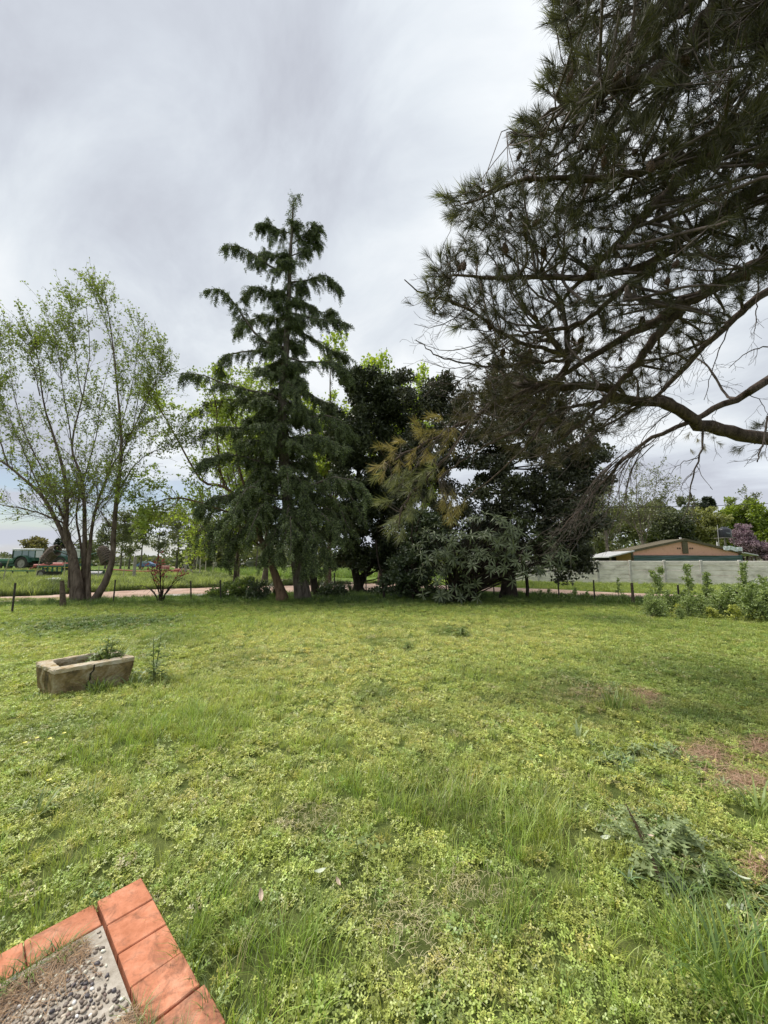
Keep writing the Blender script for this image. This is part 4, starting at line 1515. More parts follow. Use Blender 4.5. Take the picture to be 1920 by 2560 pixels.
c2 = spawn(P_, R_, 16, .4, 1., (30, 60), (.8, 2.2), 7, bias=(0, 0, .3), jit=.05, rf=.4, rmax=.03)
c3 = spawn(*c2, 6, .3, 1., (25, 60), (.4, 1.), 5, jit=.07, rf=.6, rmax=.01)
limb_mesh([c2, c3], 'branches', dark_bark, dk, sides=(4, 3))
v_, f_ = leaves_on(c3[0], c3[1], 10, .10, .1, 1., MAPLE, .05)
obj('crown', v_, [f_], leaf_spring2, dk)

# vivid spring trees behind the cedar and the dark evergreen
leaf_bright = leaf_mat('bright_leaf', (0.24, 0.34, 0.04), (0.44, 0.54, 0.09), trans=.5, tcol=(1.25, 1.25, .5))


def upright_tree(u, v0, vt, Y, w, label, lm, seed=0, n_main=6, leafn=9, lsize=.16, n1=12, n2=7, name='spring_tree', group=None, bm=None):
    base = at(u, 1402 + H * 962 / Y, Y)
    bx_, by_ = base[0], Y
    top = at(u, vt, Y)[2]
    mains = [limb([(bx_, by_, 0), (bx_ + .1, by_, top * .3), (bx_ - .05 * w, by_, top * .65), (bx_, by_, top * .97)], .010 * top ** .9 + .04, .02, 16, .03)]
    r = np.random.default_rng(seed + 100)
    for k in range(n_main):
        a_ = r.uniform(0, 2 * PI)
        z0 = top * r.uniform(.2, .5)
        q = w * r.uniform(.4, .8)
        zt = top * r.uniform(.62, .95)
        mains.append(limb([(bx_, by_, z0), (bx_ + q * .4 * math.cos(a_), by_ + q * .4 * math.sin(a_), z0 + (zt - z0) * .35), (bx_ + q * math.cos(a_), by_ + q * math.sin(a_), zt)], .06, .015, 16, .04))
    return twiggy_tree(name, label, (bx_, by_, 0), mains, n1, n2, leafn, lsize, lm, bm or bark_l, sizes=((w * .35, w * .75), (w * .15, w * .35)), bias=.35, group=group, minr=.012)


upright_tree(820, 1450, 850, 24, 3.0, 'bright green spring tree showing behind the right side of the cedar', leaf_bright, 1, lsize=.20, leafn=12, n1=14)
upright_tree(950, 1450, 885, 27, 3.2, 'bright green spring tree whose top rises above the dark evergreen', leaf_bright, 2, lsize=.22, leafn=12, n1=14)
upright_tree(1060, 1450, 925, 29, 3.0, 'bright green spring tree behind the gap between the two dark evergreens', leaf_bright, 3, lsize=.22, leafn=12, n1=12)
upright_tree(660, 1450, 900, 27, 3.4, 'pale spring tree behind the left side of the cedar', leaf_spring2, 4, lsize=.19, leafn=11)
upright_tree(590, 1450, 960, 30, 3.6, 'thin spring tree behind the lower left boughs of the cedar', leaf_spring2, 5, lsize=.18, leafn=9)

# ---------------------------------------------------------------- the cedar
cedar_leaf = leaf_mat('cedar_needle', (0.038, 0.058, 0.019), (0.165, 0.215, 0.07), trans=.18, gloss=.05, nscale=1.1, amt=.35)
cedar_bark = bark_mat('cedar_bark', (0.07, 0.058, 0.048), (0.19, 0.16, 0.135), scale=10)
cx, cy = gnd(757, 1499)
cedar = thing('cedar_tree', 'tall dark cedar with drooping tiered boughs in the middle', 'tree', (cx, cy, 0))
cpts = [(757, 1500), (748, 1440), (738, 1370), (722, 1280), (712, 1190), (708, 1090), (706, 1000), (711, 930), (716, 870), (719, 800), (722, 740), (726, 640), (731, 560), (733, 495)]
CC, CR = limb([at(u, v, cy) for u, v in cpts], .34, .02, 40, .008)
CR = .27 * (1 - np.linspace(0, 1, 40)) ** .8 + .018
trunk_mesh(CC, CR, cedar_bark, cedar, sides=14, flare=.2)
boughs, seeds_c = [], []


def trunk_at(v):
    zz = at(720, v, cy)[2]
    i = int(np.argmin(abs(CC[:, 2] - zz)))
    return CC[i]


def bough(v0, via, tip, r0=.06):
    p0 = trunk_at(v0)
    boughs.append(limb([p0] + [at(u, v, cy + dy) for (u, v, dy) in via] + [at(*tip[:2], cy + tip[2])], r0, .012, 16, .012))


# boughs whose outline shows against the sky
bough(690, [(690, 672, -.1), (640, 640, -.2), (600, 617, -.3)], (564, 616, -.3), .06)
bough(870, [(690, 865, -.2), (650, 845, -.4), (612, 800, -.5), (580, 750, -.6), (545, 722, -.7)], (519, 730, -.7), .085)
bough(870, [(680, 872, .1), (620, 880, .3), (575, 885, .5), (555, 905, .5)], (546, 935, .5), .06)
bough(800, [(690, 795, .4), (650, 792, .6), (615, 808, .8)], (590, 830, .8), .05)
bough(760, [(700, 740, -.2), (660, 725, -.3), (630, 720, -.4)], (612, 745, -.4), .04)
bough(1000, [(670, 985, -.4), (620, 975, -.8), (570, 962, -1.1), (510, 940, -1.4)], (455, 932, -1.5), .075)
bough(1020, [(650, 1015, .5), (590, 1000, .9), (530, 1005, 1.2)], (478, 1036, 1.4), .06)
bough(1022, [(660, 1050, -.3), (610, 1070, -.5), (550, 1068, -.7)], (490, 1086, -.9), .075)
bough(1190, [(660, 1160, -.6), (600, 1140, -1.1), (540, 1140, -1.5)], (502, 1160, -1.7), .07)
bough(1240, [(650, 1225, -.8), (580, 1235, -1.5), (530, 1245, -1.9)], (497, 1270, -2.1), .08)
bough(1270, [(650, 1260, -1.2), (590, 1275, -2), (540, 1320, -2.4)], (520, 1370, -2.5), .07)
bough(600, [(760, 590, 0), (785, 562, -.1)], (797, 568, -.1), .03)
bough(630, [(760, 625, .1), (785, 600, .2)], (797, 612, .2), .03)
bough(590, [(700, 575, .1), (670, 560, .2)], (650, 566, .2), .03)
bough(660, [(700, 645, .2), (665, 632, .3)], (645, 650, .3), .03)
bough(705, [(770, 700, -.2), (815, 690, -.3)], (845, 716, -.3), .05)
bough(740, [(765, 760, .3), (800, 780, .5)], (832, 778, .6), .045)
bough(780, [(760, 790, -.3), (810, 800, -.6), (845, 800, -.8)], (870, 814, -.9), .05)
bough(830, [(770, 840, .4), (815, 870, .8), (850, 885, 1.)], (868, 895, 1.1), .05)
bough(890, [(760, 905, -.4), (810, 905, -.7), (845, 910, -.9)], (868, 940, -.9), .05)
bough(950, [(760, 975, .5), (800, 1000, .9)], (830, 1010, 1.), .05)
bough(1050, [(760, 1045, -.6), (820, 1040, -1.1), (855, 1055, -1.3)], (876, 1080, -1.4), .06)
bough(1110, [(760, 1090, -1), (810, 1095, -1.6)], (860, 1120, -2.), .06)
bough(1230, [(770, 1215, -1), (830, 1195, -1.8), (890, 1205, -2.3)], (925, 1245, -2.5), .08)
bough(1260, [(780, 1270, -1), (820, 1300, -1.6)], (852, 1345, -1.9), .06)
bough(1250, [(740, 1290, -1.2), (770, 1350, -1.9)], (790, 1420, -2.2), .06)
bough(1240, [(720, 1270, -1.2), (715, 1330, -1.9)], (700, 1400, -2.2), .06)
bough(1300, [(740, 1320, -1), (757, 1370, -1.5)], (765, 1435, -1.6), .04)
bough(1290, [(700, 1310, -1.2), (680, 1345, -1.8)], (660, 1405, -2), .05)
bough(1280, [(770, 1310, -1.), (800, 1350, -1.6)], (822, 1410, -1.8), .05)
bough(1290, [(660, 1290, -1.), (600, 1330, -1.8)], (560, 1400, -2.1), .05)
bough(1180, [(740, 1190, -1), (760, 1230, -1.5)], (770, 1290, -1.8), .04)
bough(1060, [(700, 1060, -1), (680, 1085, -1.4)], (668, 1130, -1.6), .04)
bough(960, [(720, 955, -.8), (738, 975, -1.1)], (745, 1010, -1.2), .04)
n_traced = len(boughs)
# boughs all round, so it is a whole tree
for k in range(72):
    s = (k / 72) ** .52
    v0 = 560 + 760 * s + rng.uniform(-10, 10)
    p0 = trunk_at(v0)
    az = k * 2.399 + rng.normal(0, .3)
    Lb = (.6 + 3.3 * s ** .75) * rng.uniform(.6, 1.05)
    # keep side-pointing ones shorter: the traced ones make the outline
    Lb *= (1 - .45 * abs(math.cos(az)) * (s < .85)) * (.66 if s < .55 else 1.0)
    d = np.array([math.cos(az), math.sin(az), 0])
    up = .35 * (1 - s) - .02
    boughs.append(limb([p0, p0 + d * Lb * .35 + np.array([0, 0, up * Lb * .5]), p0 + d * Lb * .7 + np.array([0, 0, up * Lb * .75]), p0 + d * Lb + np.array([0, 0, up * Lb * .5 - (.16 + .3 * (s > .8)) * Lb])], .02 + .03 * s, .01, 16, .015))
PB, RB = stack(boughs)
nb = len(PB)
nper = 27
q1a = spawn(PB[:n_traced], RB[:n_traced], 50, .12, 1.0, (30, 80), (.25, .8), 6, bias=(0, 0, -.25), bend=(0, 0, -.6), jit=.03, rf=.4, rmax=.014, lent=.45, flat=.5)
q1b = spawn(PB[n_traced:], RB[n_traced:], 22, .12, 1.0, (35, 75), (.3, .95), 6, bias=(0, 0, -.1), bend=(0, 0, -.45), jit=.03, rf=.4, rmax=.015, lent=.55, flat=.25)
q1 = (np.concatenate([q1a[0], q1b[0]]), np.concatenate([q1a[1], q1b[1]]))
limb_mesh([(PB, RB), q1], 'boughs', cedar_bark, cedar, sides=(6, 3))
# hanging sprays: a short drooping axis clothed in needles
tvs, tfs = [], []
r = np.random.default_rng(8)
for i in range(9):
    s = i / 9
    az = i * 2.4
    ax = np.array([0, s, -.22 * s * s])
    d = np.array([math.cos(az) * .75, .55, math.sin(az) * .45])
    ln = .36 * (1 - .45 * s) * r.uniform(.7, 1.2)
    sd_ = unit(np.cross(d, [0, .2, 1])) * .062
    b = len(tvs) * 0 + len(tvs)
    tvs += [ax - sd_ * .5, ax + unit(d) * ln * .55 + sd_, ax + unit(d) * ln, ax + unit(d) * ln * .55 - sd_ * .8]
    tfs.append((4 * i, 4 * i + 1, 4 * i + 2, 4 * i + 3))
SPRAY = (np.array(tvs), np.array(tfs))


def hang(P, n, size, lo, down, spread, off):
    p, d = tips(P, lo, n)
    d = unit(d * .8 + rng.normal(0, spread, d.shape) + np.array([0, 0, -down]))
    p = p + rng.normal(0, off, p.shape)
    return inst(SPRAY[0], SPRAY[1], p, leaf_M(d), size * rng.uniform(.6, 1.3, len(p)))


A1 = hang(q1[0], 16, .25, .05, .9, .26, .02)
A2 = hang(PB, 95, .31, .12, 1.1, .4, .04)
top = limb([at(733, 545, cy), at(733, 515, cy), at(735, 497, cy), at(744, 488, cy), at(750, 500, cy)], .02, .006, 10)
A3 = hang(top[0][None], 60, .26, .0, .9, .5, .05)
tr_top = CC[(CC[:, 2] > at(720, 1270, cy)[2])]
A4 = hang(tr_top[None], 560, .3, .0, .6, .9, .08)
V, Fs = join([A1, A2, A3, A4])
obj('crown', V, Fs, cedar_leaf, cedar)
print('cedar faces', sum(len(f) for f in Fs))

# ---------------------------------------------------------------- dark evergreens
dark_leaf = leaf_mat('dark_evergreen_leaf', (0.028, 0.040, 0.018), (0.09, 0.11, 0.046), trans=.06, gloss=.05, rough=.4, nscale=.8)
dark_leaf2 = leaf_mat('dull_evergreen_leaf', (0.042, 0.048, 0.030), (0.115, 0.125, 0.07), trans=.06, gloss=.05, rough=.4, nscale=.8)


def lobed(lobes, n, sub=.33, nclump=90, dens_pow=.45):
    """positions in clumps over a union of ellipsoids [(centre, radii)]"""
    vol = np.array([r_[0] * r_[1] * r_[2] for c_, r_ in lobes]) ** (2 / 3)
    pick = rng.choice(len(lobes), nclump, p=vol / vol.sum())
    c_ = np.array([l[0] for l in lobes])[pick]
    r_ = np.array([l[1] for l in lobes])[pick]
    d = unit(rng.normal(0, 1, (nclump, 3)))
    q = rng.uniform(0, 1, (nclump, 1)) ** dens_pow
    cl = c_ + d * q * r_
    sz = sub * rng.uniform(.6, 1.3, nclump)
    k = rng.integers(0, nclump, n)
    dd = unit(rng.normal(0, 1, (n, 3)))
    rad = rng.uniform(0, 1, (n, 1)) ** .5
    pos = cl[k] + dd * rad * sz[k][:, None] * np.array([1, 1, .75])
    outw = unit(pos - c_[k])
    return pos, outw, cl


def leafy(name, parent, pos, out, size, lm, tpl=KITE, up=.2, spread=.8, bend=None):
    d = unit(out * .6 + rng.normal(0, spread, out.shape) + np.array([0, 0, up]))
    V, Fc = inst(tpl[0], tpl[1], pos, leaf_M(d), size * rng.uniform(.6, 1.3, len(pos)))
    keep = None
    return obj(name, V, [Fc], lm, parent)


def evergreen(name, label, base, trunks, lobes, n, size, lm, sub=.6, nclump=180, bm=None, lsub=None):
    t_ = thing(name, label, 'tree', base)
    for c_, r_ in trunks:
        trunk_mesh(c_, r_, bm or dark_bark, t_, 'trunk', sides=10)
    pos, out, cl = lobed(lobes, n, sub, nclump)
    # a few inner limbs from the trunk to the clumps
    k = rng.choice(len(cl), min(60, len(cl)), replace=False)
    c0 = trunks[0][0]
    ls = []
    for q in cl[k]:
        i = int(np.clip(np.searchsorted(c0[:, 2], q[2] - 1.2), 2, len(c0) - 1))
        p = c0[i]
        ls.append(limb([p, (p + q) / 2 + rng.normal(0, .12, 3), q], .05, .012, 8, .02))
    limb_mesh([stack(ls)], 'branches', bm or dark_bark, t_, sides=(4,))
    pos[:, 2] = np.maximum(pos[:, 2], .25)
    leafy('crown', t_, pos, out, size, lm)
    return t_


by = gnd(897, 1480)[1]
T1 = lambda pts, r0, r1: limb([at(u, v, by + dy) for (u, v, dy) in pts], r0, r1, 14, .01)
E_ = lambda u, v, dy, ru, rv, rd, Yb: (np.array(at(u, v, Yb + dy)), np.array([ru * Yb / 962, rd, rv * Yb / 962]))
evergreen('evergreen_tree', 'tall dark dense evergreen with a forked low trunk, right of the cedar', (*gnd(897, 1480), 0),
          [T1([(897, 1482, 0), (893, 1450, 0), (885, 1410, 0), (880, 1300, .2), (900, 1150, .3), (910, 1000, .3)], .26, .08), T1([(897, 1470, 0), (915, 1430, .1), (935, 1390, .2), (950, 1300, .4)], .17, .08)],
          [E_(905, 985, .2, 75, 60, 1.4, by), E_(870, 1080, 0, 70, 100, 1.7, by), E_(965, 1020, .6, 80, 80, 1.6, by), E_(905, 1180, 0, 100, 130, 2.1, by), E_(985, 1160, .6, 90, 130, 2., by), E_(880, 1310, 0, 85, 90, 1.9, by), E_(970, 1310, .5, 100, 110, 2., by), E_(905, 1390, .3, 85, 50, 1.4, by), E_(1000, 1400, .4, 60, 60, 1.3, by), E_(905, 950, .2, 45, 30, .9, by)],
          105000, .155, dark_leaf, sub=.5, nclump=380)
by = gnd(1272, 1494)[1]
T1 = lambda pts, r0, r1: limb([at(u, v, by + dy) for (u, v, dy) in pts], r0, r1, 14, .01)
evergreen('evergreen_tree', 'broad dark evergreen with a thick trunk behind the loquat bush', (*gnd(1272, 1494), 0),
          [T1([(1272, 1496, 0), (1270, 1440, 0), (1268, 1380, .1), (1262, 1300, .2), (1260, 1150, .3), (1250, 1030, .3)], .36, .10), T1([(1318, 1500, -.6), (1316, 1440, -.6), (1305, 1400, -.4), (1280, 1360, -.1)], .07, .06)],
          [E_(1220, 1000, .2, 130, 80, 2., by), E_(1100, 1000, .9, 90, 60, 1.6, by), E_(1055, 1000, 1.2, 60, 60, 1.2, by), E_(1060, 1110, .9, 60, 80, 1.2, by), E_(1030, 1230, 1.4, 60, 80, 1.2, by), E_(1060, 1330, 1.2, 70, 60, 1.2, by), E_(1100, 1180, 1.2, 50, 60, 1.0, by), E_(1120, 1270, .8, 60, 50, 1.0, by), E_(1000, 960, 1.4, 50, 40, 1.0, by), E_(1350, 1020, .3, 110, 80, 2., by), E_(1150, 1110, .2, 100, 90, 1.8, by), E_(1290, 1130, -.3, 120, 100, 2.4, by), E_(1420, 1130, .3, 90, 100, 1.8, by), E_(1250, 1260, -.2, 130, 90, 2.3, by), E_(1400, 1250, 0, 110, 110, 2., by), E_(1400, 1360, 0, 75, 70, 1.6, by), E_(1435, 1405, 0, 50, 45, 1., by), E_(1290, 1360, 0, 120, 50, 1.8, by), E_(1180, 1350, .4, 90, 60, 1.5, by), E_(1470, 1180, .4, 55, 80, 1.2, by), E_(1300, 930, .3, 90, 40, 1.6, by)],
          130000, .14, dark_leaf2, sub=.5, nclump=430)
by = gnd(1030, 1500)[1]
T1 = lambda pts, r0, r1: limb([at(u, v, by + dy) for (u, v, dy) in pts], r0, r1, 14, .01)
bush_leaf = leaf_mat('bush_leaf', (0.03, 0.05, 0.02), (0.09, 0.12, 0.05), trans=.15, gloss=.06)
evergreen('dark_bush', 'dense dark green bush between the two dark evergreens', (*gnd(1030, 1500), 0),
          [T1([(1030, 1500, 0), (1032, 1450, 0), (1030, 1400, .1), (1035, 1340, .1)], .06, .03), T1([(962, 1500, .5), (955, 1440, .5), (945, 1400, .6), (940, 1350, .6)], .05, .03)],
          [E_(1040, 1400, 0, 60, 60, 1., by), E_(1030, 1460, 0, 60, 35, .9, by), E_(1060, 1330, .3, 55, 50, 1., by), E_(1000, 1440, .4, 40, 45, .8, by)],
          9000, .15, bush_leaf, sub=.35, nclump=90)['category'] = 'bush'

# ---------------------------------------------------------------- loquat with big leaf rosettes
loq_leaf = leaf_mat('loquat_leaf', (0.06, 0.082, 0.034), (0.165, 0.195, 0.09), trans=.16, gloss=.05, rough=.4, nscale=1.5, amt=.3)
lx, ly = gnd(1150, 1506)
loq = thing('loquat_bush', 'loquat bush with umbrella rosettes of long leathery leaves', 'bush', (lx, ly, 0))


def loq_leaf_mesh(k):
    r = np.random.default_rng(k)
    s = np.linspace(0, 1, 6)
    w = np.array([.015, .06, .09, .10, .07, .01]) * r.uniform(.9, 1.1)
    dr = [.6, .95, 1.35][k]
    z = -dr * s ** 1.8 * .55
    y = s * (1 - .12 * s * dr)
    V = np.concatenate([np.stack([-w, y, z + .03], 1), np.stack([0 * w, y, z], 1), np.stack([w, y, z + .03], 1)])
    q = [(a_ * 6 + i, (a_ + 1) * 6 + i, (a_ + 1) * 6 + i + 1, a_ * 6 + i + 1) for a_ in range(2) for i in range(5)]
    return V, np.array(q)


LQ = [loq_leaf_mesh(k) for k in range(3)]
lobes = [E_(1230, 1345, -.2, 150, 60, 1.5, ly), E_(1110, 1370, -.1, 80, 60, 1.2, ly), E_(1330, 1390, -.2, 90, 40, 1.2, ly), E_(1110, 1450, -.2, 75, 50, 1.1, ly), E_(1210, 1420, -.3, 110, 45, 1.4, ly), E_(1240, 1320, -.2, 90, 40, 1.2, ly), E_(1380, 1400, 0, 55, 28, .8, ly), E_(1150, 1490, -.4, 60, 15, .7, ly)]
ros = []
tries = 0
while len(ros) < 240 and tries < 20000:
    tries += 1
    c_, r_ = lobes[rng.choice(len(lobes), p=[.2, .14, .13, .16, .15, .1, .06, .06])]
    d = unit(rng.normal(0, 1, 3))
    if d[1] > .35:
        continue
    p = c_ + d * r_ * rng.uniform(.7, 1.05)
    if p[2] < .2:
        continue
    if all(np.linalg.norm(p - q[0]) > .165 for q in ros):
        ros.append((p, unit(d * np.array([.7, .8, .5]) + np.array([0, -.1, .55]))))
leaf_list = []
for p, ax in ros:
    B = basis(ax[None])[0]
    n_ = int(rng.integers(10, 15))
    for k in range(n_):
        a_ = 2 * PI * k / n_ + rng.uniform(-.25, .25)
        el = rng.uniform(-.1, .5) + (.55 if k % 3 == 0 else 0)
        out = (math.cos(a_) * B[:, 0] + math.sin(a_) * B[:, 1]) * math.cos(el) + B[:, 2] * math.sin(el)
        out = unit(out)
        up = unit(B[:, 2] - (B[:, 2] @ out) * out) if abs(B[:, 2] @ out) < .98 else B[:, 0]
        xx = np.cross(out, up)
        Mx = np.stack([xx, out, up], 1)
        leaf_list.append((p + rng.normal(0, .01, 3), Mx, rng.uniform(.20, .33), int(rng.integers(0, 3))))
leaf_list.sort(key=lambda q: q[0][1] - q[2] * 3)
from mathutils import Matrix
lme = []
for k in range(3):
    o = obj('leaf', LQ[k][0], [LQ[k][1]], loq_leaf, None)
    lme.append(o.data)
    bpy.data.objects.remove(o)
restl = []
for k, (p, Mx, s, kk) in enumerate(leaf_list):
    if k < 300:
        o = bpy.data.objects.new('leaf', lme[kk])
        COL.objects.link(o)
        o.parent = loq
        M4 = Matrix([[*(Mx[i] * s), (p - np.array(loq.location))[i]] for i in range(3)] + [[0, 0, 0, 1]])
        o.matrix_basis = M4
    else:
        v_ = (LQ[kk][0] @ Mx.T) * s + p
        restl.append((v_, LQ[kk][1]))
V, Fs = join(restl)
obj('leaves', V, Fs, loq_leaf, loq, props={'kind': 'stuff'})
ls = []
for p, ax in ros:
    st = np.array([lx + rng.normal(0, .15), ly + rng.normal(0, .15), 0.0])
    midp = st + (p - st) * np.array([.35, .35, .55]) + rng.normal(0, .08, 3)
    ls.append(limb([st, midp, p - ax * .02], .035, .008, 9, .01))
limb_mesh([stack(ls)], 'stems', dark_bark, loq, sides=(5,))
# ================================================================ THE PINE ON THE RIGHT
pine_bark = bark_mat('pine_bark', (0.045, 0.034, 0.028), (0.145, 0.11, 0.09), scale=16)
twig_bark = mat('grey_twig', (0.06, 0.048, 0.042), (0.15, 0.12, 0.105), scale=12, rough=.9)
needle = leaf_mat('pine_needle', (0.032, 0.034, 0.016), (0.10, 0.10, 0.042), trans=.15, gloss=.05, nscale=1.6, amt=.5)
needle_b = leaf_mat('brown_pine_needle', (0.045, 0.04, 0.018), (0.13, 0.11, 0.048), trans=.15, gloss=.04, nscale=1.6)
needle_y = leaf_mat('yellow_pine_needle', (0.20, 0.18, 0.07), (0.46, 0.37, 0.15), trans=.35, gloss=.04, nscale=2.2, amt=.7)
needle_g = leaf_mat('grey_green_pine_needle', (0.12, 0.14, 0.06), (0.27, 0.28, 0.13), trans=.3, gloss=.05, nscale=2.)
pine = thing('pine_tree', 'big dark long-needled pine with cones reaching in from the right edge over the lawn', 'tree', (9.2, 6.6, 0))
TR = np.array([9.2, 6.6, 0.])
tC, tR = limb([(9.2, 6.6, -.1), (9.1, 6.55, 2), (9.3, 6.4, 4.5), (9.1, 6.3, 7), (9.0, 6.2, 10), (8.9, 6.1, 13)], .42, .12, 24, .02)
trunk_mesh(tC, tR, pine_bark, pine, sides=14)


def PL(z, pts, r0, r1, n=26, jit=.012, trunk=True):
    p = [at(*q) for q in pts]
    if trunk:
        a0, a1 = p[0], p[1]
        zz = a0[2] + (a0[2] - a1[2]) / max(a0[0] - a1[0], .15) * (9.2 - a0[0])
        zz = min(max(zz, a0[2] - .6), a0[2] + 2.2)
        i = int(np.argmin(abs(tC[:, 2] - zz)))
        p = [tuple(tC[i])] + p
    return limb(p, r0, r1, n, jit)


lim = [
    PL(7.2, [(1848, 50, 3.7), (1721, 128, 3.6), (1638, 183, 3.5), (1540, 215, 3.4), (1440, 250, 3.3), (1360, 290, 3.3)], .14, .012),
    PL(7.0, [(1920, 20, 3.8), (1800, -60, 3.6), (1650, -100, 3.5)], .14, .02),
    PL(6.2, [(1920, 266, 4.2), (1860, 311, 4.1), (1776, 377, 4.0), (1721, 421, 3.9), (1666, 482, 3.9), (1616, 532, 3.9), (1555, 599, 4.0), (1471, 682, 4.2), (1416, 738, 4.4), (1350, 800, 4.6)], .12, .012),
    PL(6.2, [(1900, 285, 4.2), (1776, 377, 4.0), (1700, 405, 3.8), (1620, 425, 3.7), (1520, 440, 3.6), (1400, 445, 3.6), (1280, 460, 3.6), (1160, 510, 3.7)], .08, .010),
    PL(5.2, [(1920, 460, 4.6), (1804, 532, 4.5), (1721, 588, 4.4), (1638, 649, 4.4), (1500, 690, 4.3), (1350, 690, 4.2), (1220, 690, 4.1), (1110, 690, 4.1)], .10, .010),
    PL(4.6, [(1920, 655, 5.0), (1832, 697, 4.9), (1721, 749, 4.8), (1654, 793, 4.8), (1555, 849, 4.9), (1444, 910, 5.0), (1390, 950, 5.1), (1300, 1010, 5.3)], .12, .014),
    PL(0, [(1721, 749, 4.8), (1650, 830, 4.9), (1582, 920, 5.0), (1532, 976, 5.1), (1480, 1040, 5.2), (1400, 1100, 5.3)], .08, .012, trunk=False),
    PL(0, [(1654, 640, 4.4), (1560, 720, 4.5), (1450, 810, 4.6), (1330, 830, 4.6), (1230, 850, 4.6)], .05, .010, trunk=False),
    PL(4.2, [(1920, 727, 5.3), (1832, 799, 5.3), (1749, 882, 5.3), (1666, 965, 5.4), (1638, 993, 5.4), (1527, 1054, 5.6), (1440, 1110, 5.8)], .07, .010),
    PL(3.2, [(1920, 1094, 5.9), (1804, 1076, 5.8), (1738, 1054, 5.7), (1688, 1020, 5.6), (1638, 1004, 5.5), (1555, 998, 5.5), (1521, 972, 5.4), (1482, 964, 5.4), (1399, 965, 5.3), (1350, 960, 5.3), (1333, 971, 5.3), (1238, 1015, 5.3), (1183, 1043, 5.3), (1111, 1087, 5.3), (1040, 1120, 5.3), (960, 1160, 5.3)], .115, .012, n=48),
    PL(3.6, [(1920, 948, 5.6), (1860, 987, 5.6), (1776, 1026, 5.7), (1730, 1052, 5.7), (1640, 1090, 5.8), (1560, 1150, 6.0), (1480, 1240, 6.2), (1400, 1330, 6.3)], .075, .010),
    PL(0, [(1366, 958, 5.3), (1410, 925, 5.2), (1412, 890, 5.1), (1370, 875, 5.0), (1333, 865, 4.9), (1244, 826, 4.7), (1166, 771, 4.5), (1100, 749, 4.4), (1055, 738, 4.3), (1011, 699, 4.2)], .045, .006, trunk=False),
    PL(0, [(1555, 998, 5.5), (1480, 1010, 5.5), (1388, 1031, 5.4), (1320, 1110, 5.4), (1240, 1190, 5.4), (1160, 1250, 5.5)], .035, .006, trunk=False),
    PL(0, [(1183, 1043, 5.3), (1120, 1140, 5.3), (1070, 1190, 5.3), (1010, 1260, 5.3), (995, 1340, 5.3)], .025, .008, trunk=False),
    PL(0, [(1399, 965, 5.3), (1300, 1070, 5.2), (1200, 1120, 5.2), (1120, 1180, 5.2)], .03, .008, trunk=False),
    PL(0, [(1410, 900, 5.1), (1330, 908, 5.0), (1200, 915, 4.9), (1100, 890, 4.8), (1040, 850, 4.7)], .025, .005, trunk=False),
]
for q in lim:
    limb_P, limb_R = q
trunk_parts = []
for (c, r) in lim:
    trunk_parts.append(tubes(c[None], r[None], 9))
V, Fs = join(trunk_parts)
obj('limbs', V, Fs, pine_bark, pine, smooth=True)
# limbs on the far side, out of the picture, so the tree is whole
back = []
for k in range(16):
    a_ = rng.uniform(-1.5, 1.7)
    z = rng.uniform(4.5, 12.5)
    L_ = rng.uniform(2.5, 4.5) * (1.15 - z / 20)
    i = int(np.argmin(abs(tC[:, 2] - z)))
    d = np.array([math.cos(a_), math.sin(a_), 0])
    back.append(limb([tC[i], tC[i] + d * L_ * .5 + np.array([0, 0, .3]), tC[i] + d * L_ + np.array([0, 0, .1])], .09, .015, 16, .02))
bP, bR = stack(back)
b2_ = spawn(bP, bR, 9, .3, 1., (25, 60), (.5, 1.4), 6, jit=.05, rf=.4, rmax=.02)
b3_ = spawn(*b2_, 4, .3, 1., (25, 60), (.2, .5), 4, jit=.05, rf=.5, rmax=.008)
limb_mesh([(bP, bR), b2_, b3_], 'far_limbs', pine_bark, pine, sides=(7, 4, 3))


def project(p):
    p = np.asarray(p)
    dy, dz = p[..., 1], p[..., 2] - H
    fw = dy * math.cos(PITCH) + dz * math.sin(PITCH)
    up = -dy * math.sin(PITCH) + dz * math.cos(PITCH)
    return 960 + F_PX * p[..., 0] / fw, 1280 - F_PX * up / fw


UL = np.array([(-400, 1330), (0, 1372), (70, 1378), (120, 1440), (175, 1370), (215, 1345), (250, 1420), (290, 1290), (330, 1265), (380, 1310), (420, 1250), (455, 1180), (480, 1105), (540, 1115), (590, 1170), (640, 1090), (680, 1068), (760, 1055), (800, 1120), (850, 1190), (900, 1200), (940, 1140), (1000, 1110), (1080, 1100), (1200, 1110)])
VL = np.array([(1000, 850), (1150, 1060), (1300, 1150), (1400, 1170), (1500, 1120), (1540, 1080), (1640, 985), (1800, 830), (1920, 725), (2400, 500)])


def inside(u, v, m=0):
    return (u > np.interp(v, UL[:, 0], UL[:, 1]) + m) & (v < np.interp(u, VL[:, 0], VL[:, 1]) - m * .4)


allP = np.concatenate([c for c, r in lim])
allR = np.concatenate([r for c, r in lim])
nxt = np.concatenate([np.concatenate([c[1:] - c[:-1], c[-1:] - c[-2:-1]]) for c, r in lim])
nxt = unit(nxt)


